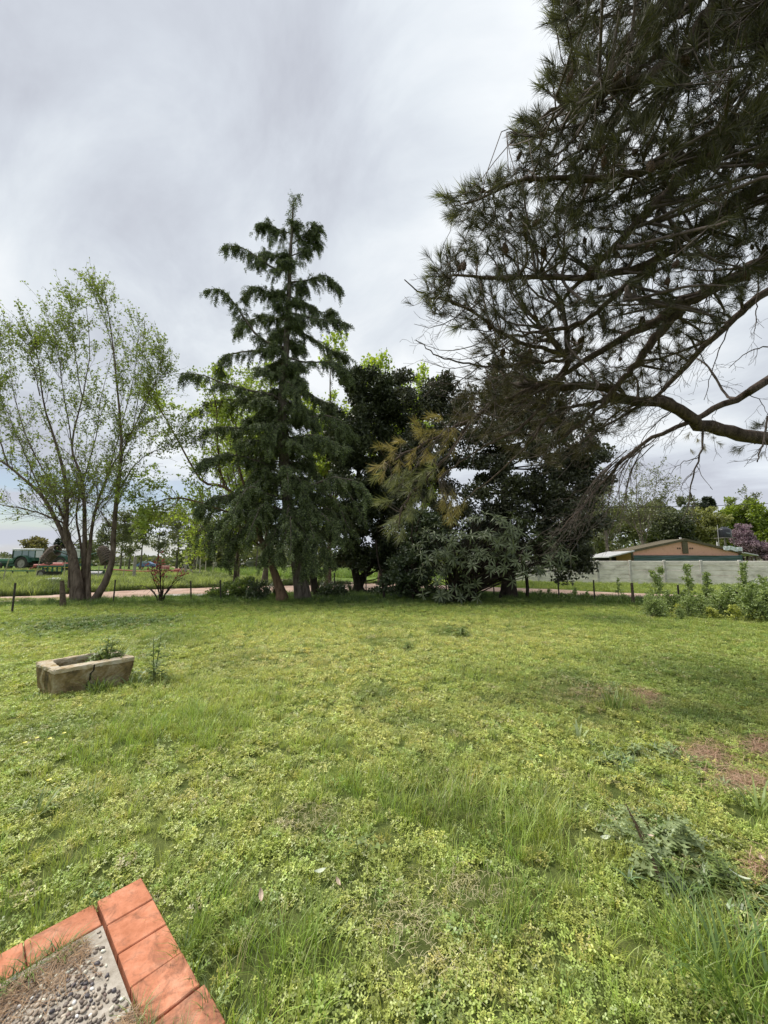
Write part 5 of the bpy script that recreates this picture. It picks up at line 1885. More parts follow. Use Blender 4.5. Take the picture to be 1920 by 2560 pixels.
def connect(targets, P, D, RR, r1, K, rmax, jit=.03, right=1.3):
    """a crooked branch from the best skeleton point to each target"""
    out = []
    for q in targets:
        dv = q - P
        dist = np.linalg.norm(dv, axis=1)
        al = (dv * D).sum(1) / (dist + 1e-6)
        cost = dist * (1.25 - .55 * al) + right * .12 * np.clip(dv[:, 0], 0, 9)
        i = int(np.argmin(cost))
        a_, b_ = P[i], q
        m1 = a_ + D[i] * dist[i] * .32
        m2 = a_ + (b_ - a_) * .68 + np.array([0, 0, -.08 * dist[i]]) + rng.normal(0, .04, 3) * dist[i]
        C_ = curve([a_, m1, m2, b_], K)
        w = rng.normal(0, jit * dist[i] / K, (K, 3)).cumsum(0)
        w -= np.linspace(0, 1, K)[:, None] * w[-1]
        C_ = C_ + w
        r0 = min(RR[i] * .7, rmax)
        out.append((C_, r0 + (r1 - r0) * np.linspace(0, 1, K)))
    return out


def rand_targets(n, m=0, dY=.7, reg=(1000, 2250, -250, 1180), wfun=None):
    out = []
    t = 0
    while len(out) < n and t < n * 60:
        t += 1
        u, v = rng.uniform(reg[0], reg[1]), rng.uniform(reg[2], reg[3])
        if not inside(u, v, m + rng.normal(0, 14)):
            continue
        if wfun is not None and rng.uniform() > wfun(u, v):
            continue
        # depth near that of the limbs: high limbs come towards the viewer
        Yb = np.interp(v, [-300, 200, 500, 800, 1150], [3.5, 3.7, 4.1, 4.9, 5.6])
        Y_ = Yb + rng.normal(.15, dY)
        Y_ = max(Y_, 2.6)
        out.append(np.array(at(u, v, Y_)))
    return out


hubs = connect(rand_targets(520, 20, .6), allP, nxt, allR, .006, 10, .03)
hP = np.concatenate([c for c, r in hubs] + [c for c, r in lim])
hR = np.concatenate([r for c, r in hubs] + [r for c, r in lim])
hD = unit(np.concatenate([np.concatenate([c[1:] - c[:-1], c[-1:] - c[-2:-1]]) for c, r in hubs] + [np.concatenate([c[1:] - c[:-1], c[-1:] - c[-2:-1]]) for c, r in lim]))
tips_t = rand_targets(4300, 2, .6) + rand_targets(450, 10, .5, reg=(1350, 2100, -150, 620))
tw = connect(tips_t, hP, hD, hR, .003, 7, .008, jit=.05)
limb_mesh([stack(hubs), stack(tw)], 'branches', twig_bark, pine, sides=(5, 3))


def tuft_mesh(seed, n=44, L_=.15, w=.0034, shoot=.10, fwd=.55):
    """needles leaving the last stretch of a shoot; shoot along +y, its tip at the origin"""
    r = np.random.default_rng(seed)
    V, Q = [], []
    for i in range(n):
        t = r.uniform(0, 1) ** .7
        b = np.array([0, -shoot * (1 - t), 0])
        az = r.uniform(0, 2 * PI)
        el = r.uniform(.25, 1.25) * (1 - .35 * t)
        d = np.array([math.sin(el) * math.cos(az), math.cos(el) * (1 if fwd else .3), math.sin(el) * math.sin(az)])
        ln = L_ * r.uniform(.7, 1.1)
        s = unit(np.cross(d, r.normal(0, 1, 3))) * w / 2
        k = len(V)
        mid = b + d * ln * .55 + np.array([0, 0, -.004])
        tip = b + d * ln + np.array([0, 0, -.012])
        V += [b - s, b + s, mid + s, mid - s, tip]
        Q.append((k, k + 1, k + 2, k + 3))
        Q.append((k + 3, k + 2, k + 4, k + 4))
    T = [(a_, b_, c_) for (a_, b_, c_, d_) in Q] + [(a_, c_, d_) for (a_, b_, c_, d_) in Q if c_ != d_]
    return np.array(V), np.array(T)


TF = [tuft_mesh(i) for i in range(4)]


def tufts(name, pts, dirs, size, lm, parent):
    parts = []
    k = rng.integers(0, 4, len(pts))
    for j in range(4):
        s = k == j
        if s.any():
            parts.append(inst(TF[j][0], TF[j][1], pts[s], leaf_M(dirs[s]), size * rng.uniform(.8, 1.2, int(s.sum()))))
    V, Fs = join(parts)
    return obj(name, V, Fs, lm, parent)


ends = np.array([c[-1] for c, r in tw])
edir = unit(np.array([c[-1] - c[-3] for c, r in tw]) + rng.normal(0, .02, (len(tw), 3)) + np.array([-.02, 0, .02]))
eu, ev = project(ends)
low = (ev > 830) & (rng.uniform(0, 1, len(ev)) < .9)
hub_e = np.array([c[k] for c, r in hubs for k in (-1, -3)])
hub_d = unit(np.array([c[-1] - c[-3] for c, r in hubs for k in (0, 1)]) + rng.normal(0, .3, (len(hubs) * 2, 3)))
tufts('needles', np.concatenate([ends[~low], hub_e]), np.concatenate([edir[~low], hub_d]), 1.0, needle, pine)
tufts('needles', ends[low], edir[low], 1.0, needle_b, pine)
bt, bd = tips(b3_[0], .8, 1)
tufts('needles', bt, bd, 1.4, needle, pine)
# tufts standing out on the outline
outl = [(1290, 330), (1300, 300), (1320, 360), (1245, 430), (1225, 455), (1190, 460), (1160, 480), (1130, 500), (1110, 490), (1135, 540), (1100, 640), (1120, 620), (1080, 670), (1072, 690), (1100, 700), (1085, 760), (1060, 740), (1140, 820), (1380, 40), (1400, 75), (1420, 110), (1370, 190), (1350, 215), (1400, 230), (1560, 420), (1540, 450), (1430, 540), (1440, 570), (1480, 560), (1400, 500), (1700, 200), (1660, 230), (1850, 120), (1870, 90), (1800, 190), (1600, 130)]
oc_ = connect([np.array(at(u, v, np.interp(v, [0, 300, 700], [3.2, 3.5, 4.1]) + rng.normal(0, .1))) for u, v in outl], hP, hD, hR, .004, 8, .012)
limb_mesh([stack(oc_)], 'outer_twigs', twig_bark, pine, sides=(5,))
od = unit(np.array([c[-1] - c[-3] for c, r in oc_]))
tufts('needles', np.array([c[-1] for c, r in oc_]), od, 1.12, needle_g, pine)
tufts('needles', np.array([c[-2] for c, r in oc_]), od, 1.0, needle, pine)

# yellowing drooping sprays at the left end of the low limb
spr = [(944, 1166, 1.), (968, 1119, .9), (1004, 1118, .9), (1030, 1105, .8), (1079, 1059, .8), (1060, 1080, .8), (1100, 1075, .7), (985, 1160, 1), (1020, 1150, .9), (1051, 1194, 1.1), (1000, 1200, 1.1), (956, 1258, 1.1), (1039, 1258, 1.1), (1007, 1302, 1.1), (995, 1341, 1.), (1020, 1230, 1), (980, 1220, .9), (1067, 1140, .9), (1095, 1100, .7),
       (1119, 1075, .7), (1070, 1170, .9), (1010, 1275, 1.), (990, 1320, .9), (1060, 1230, .9), (1035, 1180, 1), (1120, 1130, .7), (960, 1190, .8), (1090, 1190, .7), (1115, 1266, .7), (1140, 1240, .6), (1100, 1250, .6), (1150, 1270, .6), (1130, 1290, .6)]
sp_t, sp_s = [], []
for (u, v, s) in spr:
    for k in range(3):
        sp_t.append(np.array(at(u + rng.normal(0, 13), v + rng.normal(0, 13), 5.3 + rng.normal(0, .16))))
        sp_s.append(s)
src = np.concatenate([lim[9][0][20:], lim[13][0], lim[14][0]])
srd = unit(np.gradient(src, axis=0))
yc = connect(sp_t, src, srd, np.full(len(src), .012), .003, 8, .007)
limb_mesh([stack(yc)], 'drooping_twigs', twig_bark, pine, sides=(4,))
yd = unit(np.array([c[-1] - c[-3] for c, r in yc]) + np.array([-.02, 0, -.06]))
ye = np.array([c[-1] for c, r in yc])
yu, yv = project(ye)
isy = (yv < 1175 + rng.normal(0, 25, len(yv))) | (yu > 1090)
tufts('yellow_needles', ye[isy], yd[isy], 1.05, needle_y, pine)['label'] = 'yellow-brown needle sprays'
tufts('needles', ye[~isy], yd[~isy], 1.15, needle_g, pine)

# bare dead twigs
dead = []
D_ = lambda pts, r0=.012, r1=.003: dead.append(limb([at(*p) for p in pts], r0, r1, 14, .006))
for k in range(17):
    # arcs sweeping down to the left in front of the broad evergreen
    u0, v0 = 1640 - 14 * k * .5 + rng.normal(0, 6), 1100 + 3.3 * k + rng.normal(0, 6)
    a_ = rng.uniform(.3, 1.0)
    D_([(u0, v0, 6.0), (u0 - 70 * a_ - 20, v0 + 55 + 30 * rng.uniform(), 6.1), (u0 - 160 * a_, v0 + 150 + 40 * rng.uniform(), 6.15), (u0 - 230 * a_ - 20 * rng.uniform(), v0 + 195 + 60 * rng.uniform(), 6.2)], .009, .003)
for k in range(20):
    i = int(rng.integers(14, 40))
    p = lim[9][0][i]
    u0, v0 = project(p)
    a_ = rng.uniform(.5, 1.2)
    D_([(u0, v0, p[1]), (u0 - 70 * a_, v0 + 20 * rng.normal() + 20, p[1] + rng.normal(0, .2)), (u0 - 150 * a_, v0 + 60 + 50 * rng.uniform(), p[1] + rng.normal(0, .3)), (u0 - 230 * a_, v0 + 130 + 60 * rng.uniform(), p[1] + rng.normal(0, .4))], .012, .003)
for (u0, v0, u1, v1, sag) in [(1300, 852, 1090, 890, 20), (1240, 826, 1065, 790, 12), (1200, 800, 1040, 735, 16), (1166, 771, 1035, 810, 20), (1333, 865, 1100, 960, 26), (1244, 826, 1035, 850, 34), (1280, 840, 1050, 900, 40), (1330, 908, 1090, 930, 24), (1200, 915, 1050, 960, 20), (1300, 908, 1120, 1000, 20), (1180, 780, 1055, 690, 10), (1399, 960, 1140, 880, 16)]:
    D_([(u0, v0, 4.8), ((2 * u0 + u1) / 3, (2 * v0 + v1) / 3 + sag, 4.7), ((u0 + 2 * u1) / 3, (v0 + 2 * v1) / 3 + sag, 4.6), (u1, v1, 4.5)], .009, .0025)
D_([(1757, 1075, 5.7), (1757, 1107, 5.7), (1748, 1142, 5.7), (1735, 1181, 5.7), (1725, 1230, 5.7), (1722, 1263, 5.7), (1705, 1302, 5.7)], .018, .006)
D_([(1735, 1181, 5.7), (1715, 1200, 5.7), (1700, 1225, 5.7)], .008, .003)
D_([(1748, 1142, 5.7), (1700, 1160, 5.6), (1670, 1190, 5.6)], .008, .003)
D_([(1725, 1230, 5.7), (1735, 1260, 5.7), (1730, 1290, 5.7)], .008, .003)
D_([(1920, 1040, 5.4), (1910, 1100, 5.4), (1900, 1130, 5.4), (1893, 1155, 5.4)], .016, .008)
D_([(1898, 640, 5.0), (1893, 745, 5.), (1890, 790, 5.), (1888, 822, 5.)], .010, .005)
D_([(1990, 880, 5.2), (1920, 868, 5.2), (1880, 875, 5.1), (1850, 895, 5.1), (1822, 920, 5.1)], .012, .004)
D_([(1832, 799, 5.3), (1800, 870, 5.3), (1780, 930, 5.3), (1760, 1000, 5.3)], .010, .004)
D_([(1749, 882, 5.3), (1770, 920, 5.3), (1800, 960, 5.4), (1830, 970, 5.4)], .007, .003)
D_([(1860, 987, 5.6), (1900, 1000, 5.5), (1925, 1050, 5.5)], .008, .003)
D_([(1690, 1020, 5.6), (1640, 1060, 5.6), (1600, 1110, 5.6), (1608, 1150, 5.6)], .010, .004)
for k in range(46):
    i = int(rng.integers(8, 24))
    p = lim[[5, 8, 9, 10][k % 4]][0][i]
    u0, v0 = project(p)
    a_ = rng.uniform(.4, 1.1)
    D_([(u0, v0, p[1]), (u0 - 30 * a_, v0 + 26 * a_ + rng.normal(0, 8), p[1]), (u0 - 60 * a_ + rng.normal(0, 14), v0 + 60 * a_, p[1]), (u0 - 100 * a_ + rng.normal(0, 26), v0 + 85 * a_ + rng.normal(0, 26), p[1])], .006, .002)
dP, dR = stack(dead)
d2 = spawn(dP, dR, 5, .25, 1., (25, 60), (.15, .55), 6, bias=(-.2, 0, 0), bend=(0, 0, -.1), jit=.06, rf=.6, rmax=.006, taper=.4)
d3 = spawn(*d2, 2, .3, 1., (25, 60), (.08, .2), 4, jit=.06, rf=.7, rmax=.004, taper=.5)
for q in (d2, d3):
    q[1][:] = np.maximum(q[1], .002)
limb_mesh([(dP, dR), d2, d3], 'dead_twigs', twig_bark, pine, sides=(5, 3, 3))
p5 = [np.array(at(u, v, 5.7)) for u, v in [(1770, 1085), (1785, 1095), (1745, 1100), (1720, 1090), (1760, 1120), (1800, 1110), (1780, 1065), (1730, 1130)]]
tufts('yellow_needles', np.array(p5), unit(rng.normal(0, 1, (8, 3)) + np.array([0, 0, -.8])), .8, needle_y, pine)

# cones
cone_m = mat('pine_cone', (0.035, 0.022, 0.015), (0.11, 0.07, 0.045), scale=60, rough=.8)


def cone_mesh():
    V, T = [], []
    n = 7
    for i in range(6):
        t = i / 5
        rad = .33 * math.sin(PI * (.12 + .8 * t)) ** .8 * (1 - .35 * t)
        for j in range(n):
            a_ = 2 * PI * (j + .5 * (i % 2)) / n
            k = len(V)
            z = -t
            c, s = math.cos(a_), math.sin(a_)
            c2, s2 = math.cos(a_ + .42), math.sin(a_ + .42)
            c0, s0 = math.cos(a_ - .42), math.sin(a_ - .42)
            V += [(rad * .75 * c0, rad * .75 * s0, z - .05), (rad * .75 * c2, rad * .75 * s2, z - .05), (rad * 1.2 * c, rad * 1.2 * s, z + .03), (rad * .9 * c, rad * .9 * s, z - .17)]
            T += [(k, k + 3, k + 2), (k + 3, k + 1, k + 2)]
    V = [(x, -z_, y) for x, y, z_ in V]
    return np.array(V), np.array(T)


cv, cf = cone_mesh()
core, corf = ball(7, 5)
cc = core * np.array([.26, .5, .26]) + np.array([0, .5, 0])
V, Fs = join([(cv, cf), (cc, corf)])
co = obj('cone', V, Fs, cone_m, pine, world=False)
ci = rng.permutation(len(tw))[:260]
lc_ = [(np.array(tw[i][0][-3]), tw[i][0][-1]) for i in ci]
first = True
for (p, q) in lc_:
    u_, v_ = project(p)
    if v_ > 900 or u_ > 2000:
        continue
    o = co if first else co.copy()
    if not first:
        COL.objects.link(o)
    first = False
    d = unit(rng.normal(0, .6, 3) + np.array([0, 0, -.9]))
    s = rng.uniform(.085, .12)
    M = leaf_M(d[None])[0] * s
    w = p - TR
    o.matrix_basis = Matrix([[*M[i], w[i]] for i in range(3)] + [[0, 0, 0, 1]])
# ================================================================ RIGHT SIDE: WALL, HOUSE, TREES
wall_m = mat('precast_concrete', (0.50, 0.46, 0.41), (0.74, 0.69, 0.63), scale=1.5, rough=.95, bump=.4, bscale=30, spec=.1, c3=(0.86, 0.81, 0.75), stretch=(1, 1, 2.2))
wall_p = mat('precast_post', (0.36, 0.34, 0.32), (0.56, 0.54, 0.51), scale=4, rough=.95, bump=.3, spec=.1)
wa, wb = np.array(gnd(1960, 1467)), np.array(gnd(1235, 1452.5))
wdir = unit(wb - wa)
wlen = np.linalg.norm(wb - wa)
pwall = thing('precast_wall', 'weathered grey concrete panel wall with posts, in front of the pink house', 'wall', (*wa, 0), math.atan2(wdir[1], wdir[0]))
HW = 1.60
nb_ = int(wlen / 2.02) + 1
pm = MB().box((0, 0, HW / 2 - .1), (.15, .17, HW + .28), bev=.02)
po = pm.obj('post', wall_p, pwall)
pmn = MB().box((0, 0, 0), (1.90, .06, .312), bev=.016)
pan = pmn.obj('panel', wall_m, pwall)
fst = True
for k in range(nb_ + 1):
    o = po if k == 0 else po.copy()
    if k:
        COL.objects.link(o)
    o.location = (k * 2.02, 0, rng.uniform(-.015, .015))
    o.rotation_euler = (0, rng.normal(0, .004), 0)
    if k == nb_:
        break
    for j in range(5):
        q = pan if fst else pan.copy()
        if not fst:
            COL.objects.link(q)
        fst = False
        q.location = (k * 2.02 + 1.01, rng.uniform(-.014, .014), .16 + j * .318 + rng.uniform(-.003, .003))
        q.rotation_euler = (rng.normal(0, .008), rng.normal(0, .002), 0)

HY = 38.0
hx = lambda u: at(u, 1402, HY)[0]
hz = lambda v: at(1700, v, HY)[2]
house = thing('pink_house', 'low pink gabled house with brown roof edge and green tarpaulin, behind the concrete wall', 'house', (hx(1716), HY, 0))
pink = mat('pink_render', (0.55, 0.30, 0.22), (0.66, 0.38, 0.28), scale=3, rough=.95, bump=.3, bscale=20, spec=.1, c3=(0.62, 0.35, 0.26))
brown = mat('brown_trim', (0.085, 0.07, 0.045), (0.13, 0.11, 0.07), scale=8, rough=.8)
xl, xc, xr = hx(1580), hx(1716), hx(1851)
ze, zr, zer = hz(1380), hz(1352), hz(1383)
z0 = 0.0
mb = MB()
prof = [(xl, z0), (xr, z0), (xr, zer), (xc, zr), (xl, ze)]
prof = [(x - house.location[0], z) for x, z in prof]
mb.prism(prof, 0.0, 3.0, axis='y')
mb.obj('wall', pink, house)
rm = MB()
th = .16
pr = [(xl - .15, ze - .05), (xc, zr), (xr + .15, zer - .05), (xr + .15, zer + .16), (xc, zr + .22), (xl - .15, ze + .16)]
pr = [(x - house.location[0], z) for x, z in pr]
V = []
for y_ in (-.18, 3.1):
    V += [(x, y_, z) for x, z in pr]
Q = [(0, 1, 4, 5), (1, 2, 3, 4), (6, 11, 10, 7), (7, 10, 9, 8)] + [(i, i + 6, (i + 1) % 6 + 6, (i + 1) % 6) for i in range(6)]
obj('roof', np.array(V), np.array(Q), brown, house, world=False)
hb = lambda u0, u1, v0, v1, d, name, m, dep=.1, lab=None: (lambda o: o)(MB().box(((hx(u0) + hx(u1)) / 2 - house.location[0], -d - dep / 2, (hz(v0) + hz(v1)) / 2), (abs(hx(u1) - hx(u0)), dep, abs(hz(v1) - hz(v0))), bev=.01).obj(name, m, house))
hb(1708, 1722, 1352, 1384, .0, 'pillar', brown, .1)
hb(1578, 1583, 1378, 1402, .0, 'pillar', brown, .1)
hb(1848, 1852, 1380, 1404, .0, 'pillar', brown, .1)
hb(1583, 1722, 1386, 1388, .0, 'ledge', pink, .12)
vent_m = mat('vent_brick', (0.10, 0.06, 0.045))
for u in (1697, 1702.5, 1728, 1733.5):
    hb(u - 1.8, u + 1.8, 1369, 1373, .0, 'vent', vent_m, .03)
tarp = mat('green_tarp', (0.03, 0.06, 0.06), (0.11, 0.17, 0.17), scale=3, rough=.6, stretch=(.3, 1, 6))
V = []
nx_, nz_ = 60, 9
for j in range(nz_):
    for i in range(nx_):
        x = hx(1580) + (hx(1850) - hx(1580)) * i / (nx_ - 1) - house.location[0]
        zz = hz(1388.5) + (hz(1404) - hz(1388.5)) * j / (nz_ - 1)
        V.append((x, -.30 - .06 * math.sin(j * 2.3 + .3 * math.sin(x * .7) * 3) - .03 * math.sin(x * 1.3 + j), zz - .05 * math.sin(x * .55) ** 2 * (1 - abs(j / 8 - .5))))
i_ = np.arange(nx_ * nz_).reshape(nz_, nx_)
obj('tarpaulin', np.array(V), np.stack([i_[:-1, :-1], i_[:-1, 1:], i_[1:, 1:], i_[1:, :-1]], -1).reshape(-1, 4), tarp, house, world=False, smooth=True)
grey_sheet = mat('metal_sheet', (0.42, 0.42, 0.42), (0.62, 0.62, 0.62), scale=2, rough=.5, metal=.3)
# lean-to roofs
for (u0, v0, u1, v1, nm) in [(1516, 1394, 1580, 1379, 'lean_to_roof'), (1852, 1383, 1886, 1390, 'lean_to_roof')]:
    x0, x1 = hx(u0) - house.location[0], hx(u1) - house.location[0]
    za, zb = hz(v0), hz(v1)
    V = [(x0, -.5, za), (x1, -.5, zb), (x1, 4, zb), (x0, 4, za), (x0, -.5, za + .1), (x1, -.5, zb + .1), (x1, 4, zb + .1), (x0, 4, za + .1)]
    obj(nm, np.array(V), np.array([(3, 2, 1, 0), (4, 5, 6, 7), (0, 1, 5, 4), (1, 2, 6, 5), (2, 3, 7, 6), (3, 0, 4, 7)]), grey_sheet, house, world=False)
for u in (1522, 1874, 1884):
    MB().box((hx(u) - house.location[0], -.3, 1.0), (.12, .12, 2.0)).obj('post', brown, house)
MB().box((hx(1550) - house.location[0], 2.5, 1.0), (2.2, .1, 2.0)).obj('back_wall', mat('shade_wall', (.03, .028, .025)), house)  # shade beneath the lean-to is put into its near-black colour
MB().tube([(hx(1726) - house.location[0], 1, hz(1356)), (hx(1726) - house.location[0], 1, hz(1342))], .10, 8).obj('flue', mat('white_pipe', (.6, .6, .58)), house)
MB().tube([(hx(1811) - house.location[0], .6, hz(1372)), (hx(1811) - house.location[0], .6, hz(1354))], .07, 8).obj('flue', bpy.data.materials['white_pipe'], house)
# crumpled pale sheet hanging on the roof edge
V = []
for j in range(4):
    for i in range(16):
        s = i / 15
        V.append((hx(1806 + 46 * s) - house.location[0], -.28 + .05 * math.sin(i * 1.9 + j), hz(1364 + 5 * s + j * 3.4 + 1.2 * math.sin(i * .8)) ))
i_ = np.arange(64).reshape(4, 16)
obj('plastic_sheet', np.array(V), np.stack([i_[:-1, :-1], i_[:-1, 1:], i_[1:, 1:], i_[1:, :-1]], -1).reshape(-1, 4), mat('pale_plastic', (.45, .5, .52), (.75, .77, .78), scale=5, rough=.4), house, world=False)

# water tank on its stand, beyond the house
TY = 42.0
tx = at(1818, 1400, TY)[0]
tzb, tzt = at(1818, 1344, TY)[2], at(1818, 1318, TY)[2]
tank = thing('water_tank', 'black water tank raised on a metal stand behind the house', 'water tank', (tx, TY, 0))
rt = .61
pr = [(0, tzb), (rt * .98, tzb), (rt, tzb + .05), (rt, tzt - .32), (rt * .96, tzt - .25), (rt * .5, tzt - .06), (.22, tzt - .03), (.22, tzt + .04), (0, tzt + .05)]
V, Q = [], []
S_ = 20
for k, (r_q, z_) in enumerate(pr):
    V += [(max(r_q, .001) * math.cos(2 * PI * j / S_), max(r_q, .001) * math.sin(2 * PI * j / S_), z_) for j in range(S_)]
for k in range(len(pr) - 1):
    Q += [(k * S_ + j, k * S_ + (j + 1) % S_, (k + 1) * S_ + (j + 1) % S_, (k + 1) * S_ + j) for j in range(S_)]
obj('tank', np.array(V), np.array(Q), mat('black_plastic', (.02, .022, .028), rough=.35, spec=.5), tank, world=False, smooth=True)
mk = MB()
for k in range(5):
    mk.box((-.28 + .09 * k, -.615 + .0, tzb + .52 - .02 * k), (.06, .02, .035))
mk.box((-.10, -.612, tzb + .42), (.34, .02, .03))
mk.obj('marking', mat('pale_marking', (.35, .38, .42)), tank)
for sx in (-.5, .5):
    for sy in (-.5, .5):
        MB().tube([(sx, sy, 0), (sx, sy, tzb)], .035, 5).obj('leg', mat('stand_metal', (.22, .2, .18)), tank)
MB().box((0, 0, tzb - .04), (1.3, 1.3, .07)).obj('platform', bpy.data.materials['stand_metal'], tank)
ax = at(1800, 1400, TY)[0]
ant = thing('antenna_pole', 'thin pale antenna pole left of the black water tank', 'pole', (ax, TY, 0))
MB().tube([(0, 0, 0), (.12, 0, at(1800, 1312, TY)[2])], .03, 5).obj('pole', mat('pale_pole', (.5, .48, .44)), ant)
# overhead cable
cb = []
for s in np.linspace(0, 1, 24):
    cb.append(at(1500 + 560 * s, 1268 - 17 * s + 5 * math.sin(PI * s), 40 - 3 * s))
o = MB().tube(cb, .028, 5).obj('power_cable', mat('black_cable', (.02, .02, .022)), None)
tag(o, 'black overhead cable crossing above the pink house', 'cable')


def bushy(u, Y, vt, wpx, vb, label, lm, n=9000, size=.3, sub=.7, nclump=90, name='leafy_tree', trunk_r=.2, cat='tree', flat=1.0, group=None, tm=None, vc=None):
    """a full crown of clumped leaves on a trunk; vt..vb crown extent"""
    base = at(u, 1402 + H * 962 / Y, Y)
    x0 = base[0]
    zt = at(u, vt, Y)[2]
    zb = max(at(u, vb, Y)[2], .3)
    w = wpx * Y / 962
    t_ = thing(name, label, cat, (x0, Y, 0), group=group)
    zc = (zt + zb) / 2
    hr = (zt - zb) / 2
    lob = []
    r = np.random.default_rng(int(u) + int(Y))
    for k in range(9):
        a_ = r.uniform(0, 2 * PI)
        q = r.uniform(.1, .62)
        zz = r.uniform(-.62, .62)
        ww = math.sqrt(max(.15, 1 - zz * zz))
        lob.append((np.array([x0 + q * ww * w * math.cos(a_), Y + q * ww * w * math.sin(a_) * flat, zc + zz * hr]), np.array([w * .5, w * .5 * flat, hr * .42])))
    lob.append((np.array([x0, Y, zt - hr * .45]), np.array([w * .45, w * .45 * flat, hr * .42])))
    pos, out, cl = lobed(lob, n, sub * min(w, 3) * .42, nclump)
    pos[:, 2] = np.maximum(pos[:, 2], .1)
    c_, r_ = limb([(x0, Y, -.05), (x0 + .1 * w * .3, Y, zc * .5), (x0, Y, zc + hr * .4)], trunk_r, trunk_r * .25, 12, .03)
    trunk_mesh(c_, r_, tm or dark_bark, t_)
    ls = []
    for q in cl[:22]:
        i = int(np.clip(np.searchsorted(c_[:, 2], q[2] - .5), 2, 11))
        ls.append(limb([c_[i], (c_[i] + q) / 2, q], trunk_r * .35, .02, 6))
    limb_mesh([stack(ls)], 'branches', tm or dark_bark, t_, sides=(4,))
    leafy('crown', t_, pos, out, size, lm)
    return t_


lm_olive = leaf_mat('olive_leaf', (0.10, 0.12, 0.045), (0.20, 0.22, 0.075), trans=.35, nscale=.4)
lm_dull = leaf_mat('far_leaf', (0.085, 0.105, 0.045), (0.17, 0.19, 0.08), trans=.35, nscale=.3)
lm_yel = leaf_mat('yellow_green_leaf', (0.13, 0.15, 0.035), (0.34, 0.35, 0.10), trans=.35, nscale=.6)
lm_brt = leaf_mat('vivid_leaf', (0.18, 0.24, 0.03), (0.32, 0.40, 0.06), trans=.45, nscale=.5)
lm_pur = leaf_mat('redbud_blossom', (0.22, 0.15, 0.17), (0.40, 0.29, 0.33), trans=.3, nscale=.8, tcol=(1.1, .9, 1.1))
lm_con = leaf_mat('far_conifer_leaf', (0.02, 0.03, 0.018), (0.05, 0.065, 0.035), trans=.1)
far_bark = bark_mat('far_bark', (0.07, 0.06, 0.05), (0.17, 0.145, 0.12), scale=5)
upright_tree(1612, 0, 1172, 46, 4.6, 'nearly bare spreading tree behind the left end of the pink house', lm_olive, 11, n_main=8, leafn=4, lsize=.20, n1=10, n2=7, name='bare_tree', bm=far_bark)
upright_tree(1522, 0, 1190, 43, 3.4, 'half-bare tree with twisted trunks at the edge of the broad dark evergreen', lm_olive, 12, n_main=7, leafn=6, lsize=.20, n1=10, n2=7, name='bare_tree', bm=far_bark)
upright_tree(1470, 0, 1230, 47, 3.2, 'thin olive tree partly hidden by the broad dark evergreen', lm_olive, 13, n_main=5, leafn=9, lsize=.22, name='thin_tree', bm=far_bark)
bushy(1500, 52, 1275, 75, 1400, 'dull olive tree behind the left end of the concrete wall', lm_olive, 5500, .3)
bushy(1590, 56, 1262, 95, 1400, 'broad olive-green tree between the bare tree and the pink house', lm_olive, 7000, .32)
bushy(1660, 60, 1250, 85, 1390, 'tall olive tree behind the left roof slope of the pink house', lm_dull, 12000, .42)
bushy(1690, 50, 1272, 62, 1385, 'dense dark green tree behind the roof ridge of the pink house', leaf_mat('glossy_far_leaf', (0.035, 0.05, 0.02), (0.11, 0.13, 0.05), trans=.2, nscale=.6), 14000, .30)
bushy(1765, 50, 1276, 68, 1395, 'thick yellow-green magnolia-like tree behind the right roof slope', lm_yel, 15000, .30)
bushy(1735, 66, 1240, 60, 1380, 'pale far tree above the yellow-green tree', lm_dull, 9000, .45)
bushy(1860, 64, 1242, 70, 1400, 'vivid green tree right of the small dark conifer', lm_brt, 12000, .42)
bushy(1935, 60, 1250, 60, 1400, 'vivid green tree at the right edge behind the redbud', lm_brt, 11000, .42)
upright_tree(1890, 0, 1228, 62, 3.4, 'thin pale tree rising above the vivid green trees', lm_dull, 15, n_main=6, leafn=5, lsize=.26, name='thin_tree', bm=far_bark)
bushy(1872, 46, 1308, 32, 1400, 'purple flowering redbud beside the water tank', lm_pur, 9000, .17, name='redbud_tree')
bushy(1915, 45, 1352, 26, 1415, 'smaller purple redbud at the right edge', lm_pur, 5000, .17, name='redbud_tree')
con = bushy(1786, 62, 1236, 18, 1300, 'small dark conifer top between the far trees', lm_con, 2500, .5, name='conifer_tree', nclump=30)

# ---- tall weeds along the fence on the right
umbel_leaf = leaf_mat('umbel_leaf', (0.18, 0.25, 0.08), (0.43, 0.52, 0.20), trans=.35)
yel_leaf = leaf_mat('yellow_weed_leaf', (0.34, 0.38, 0.07), (0.58, 0.60, 0.16), trans=.35)


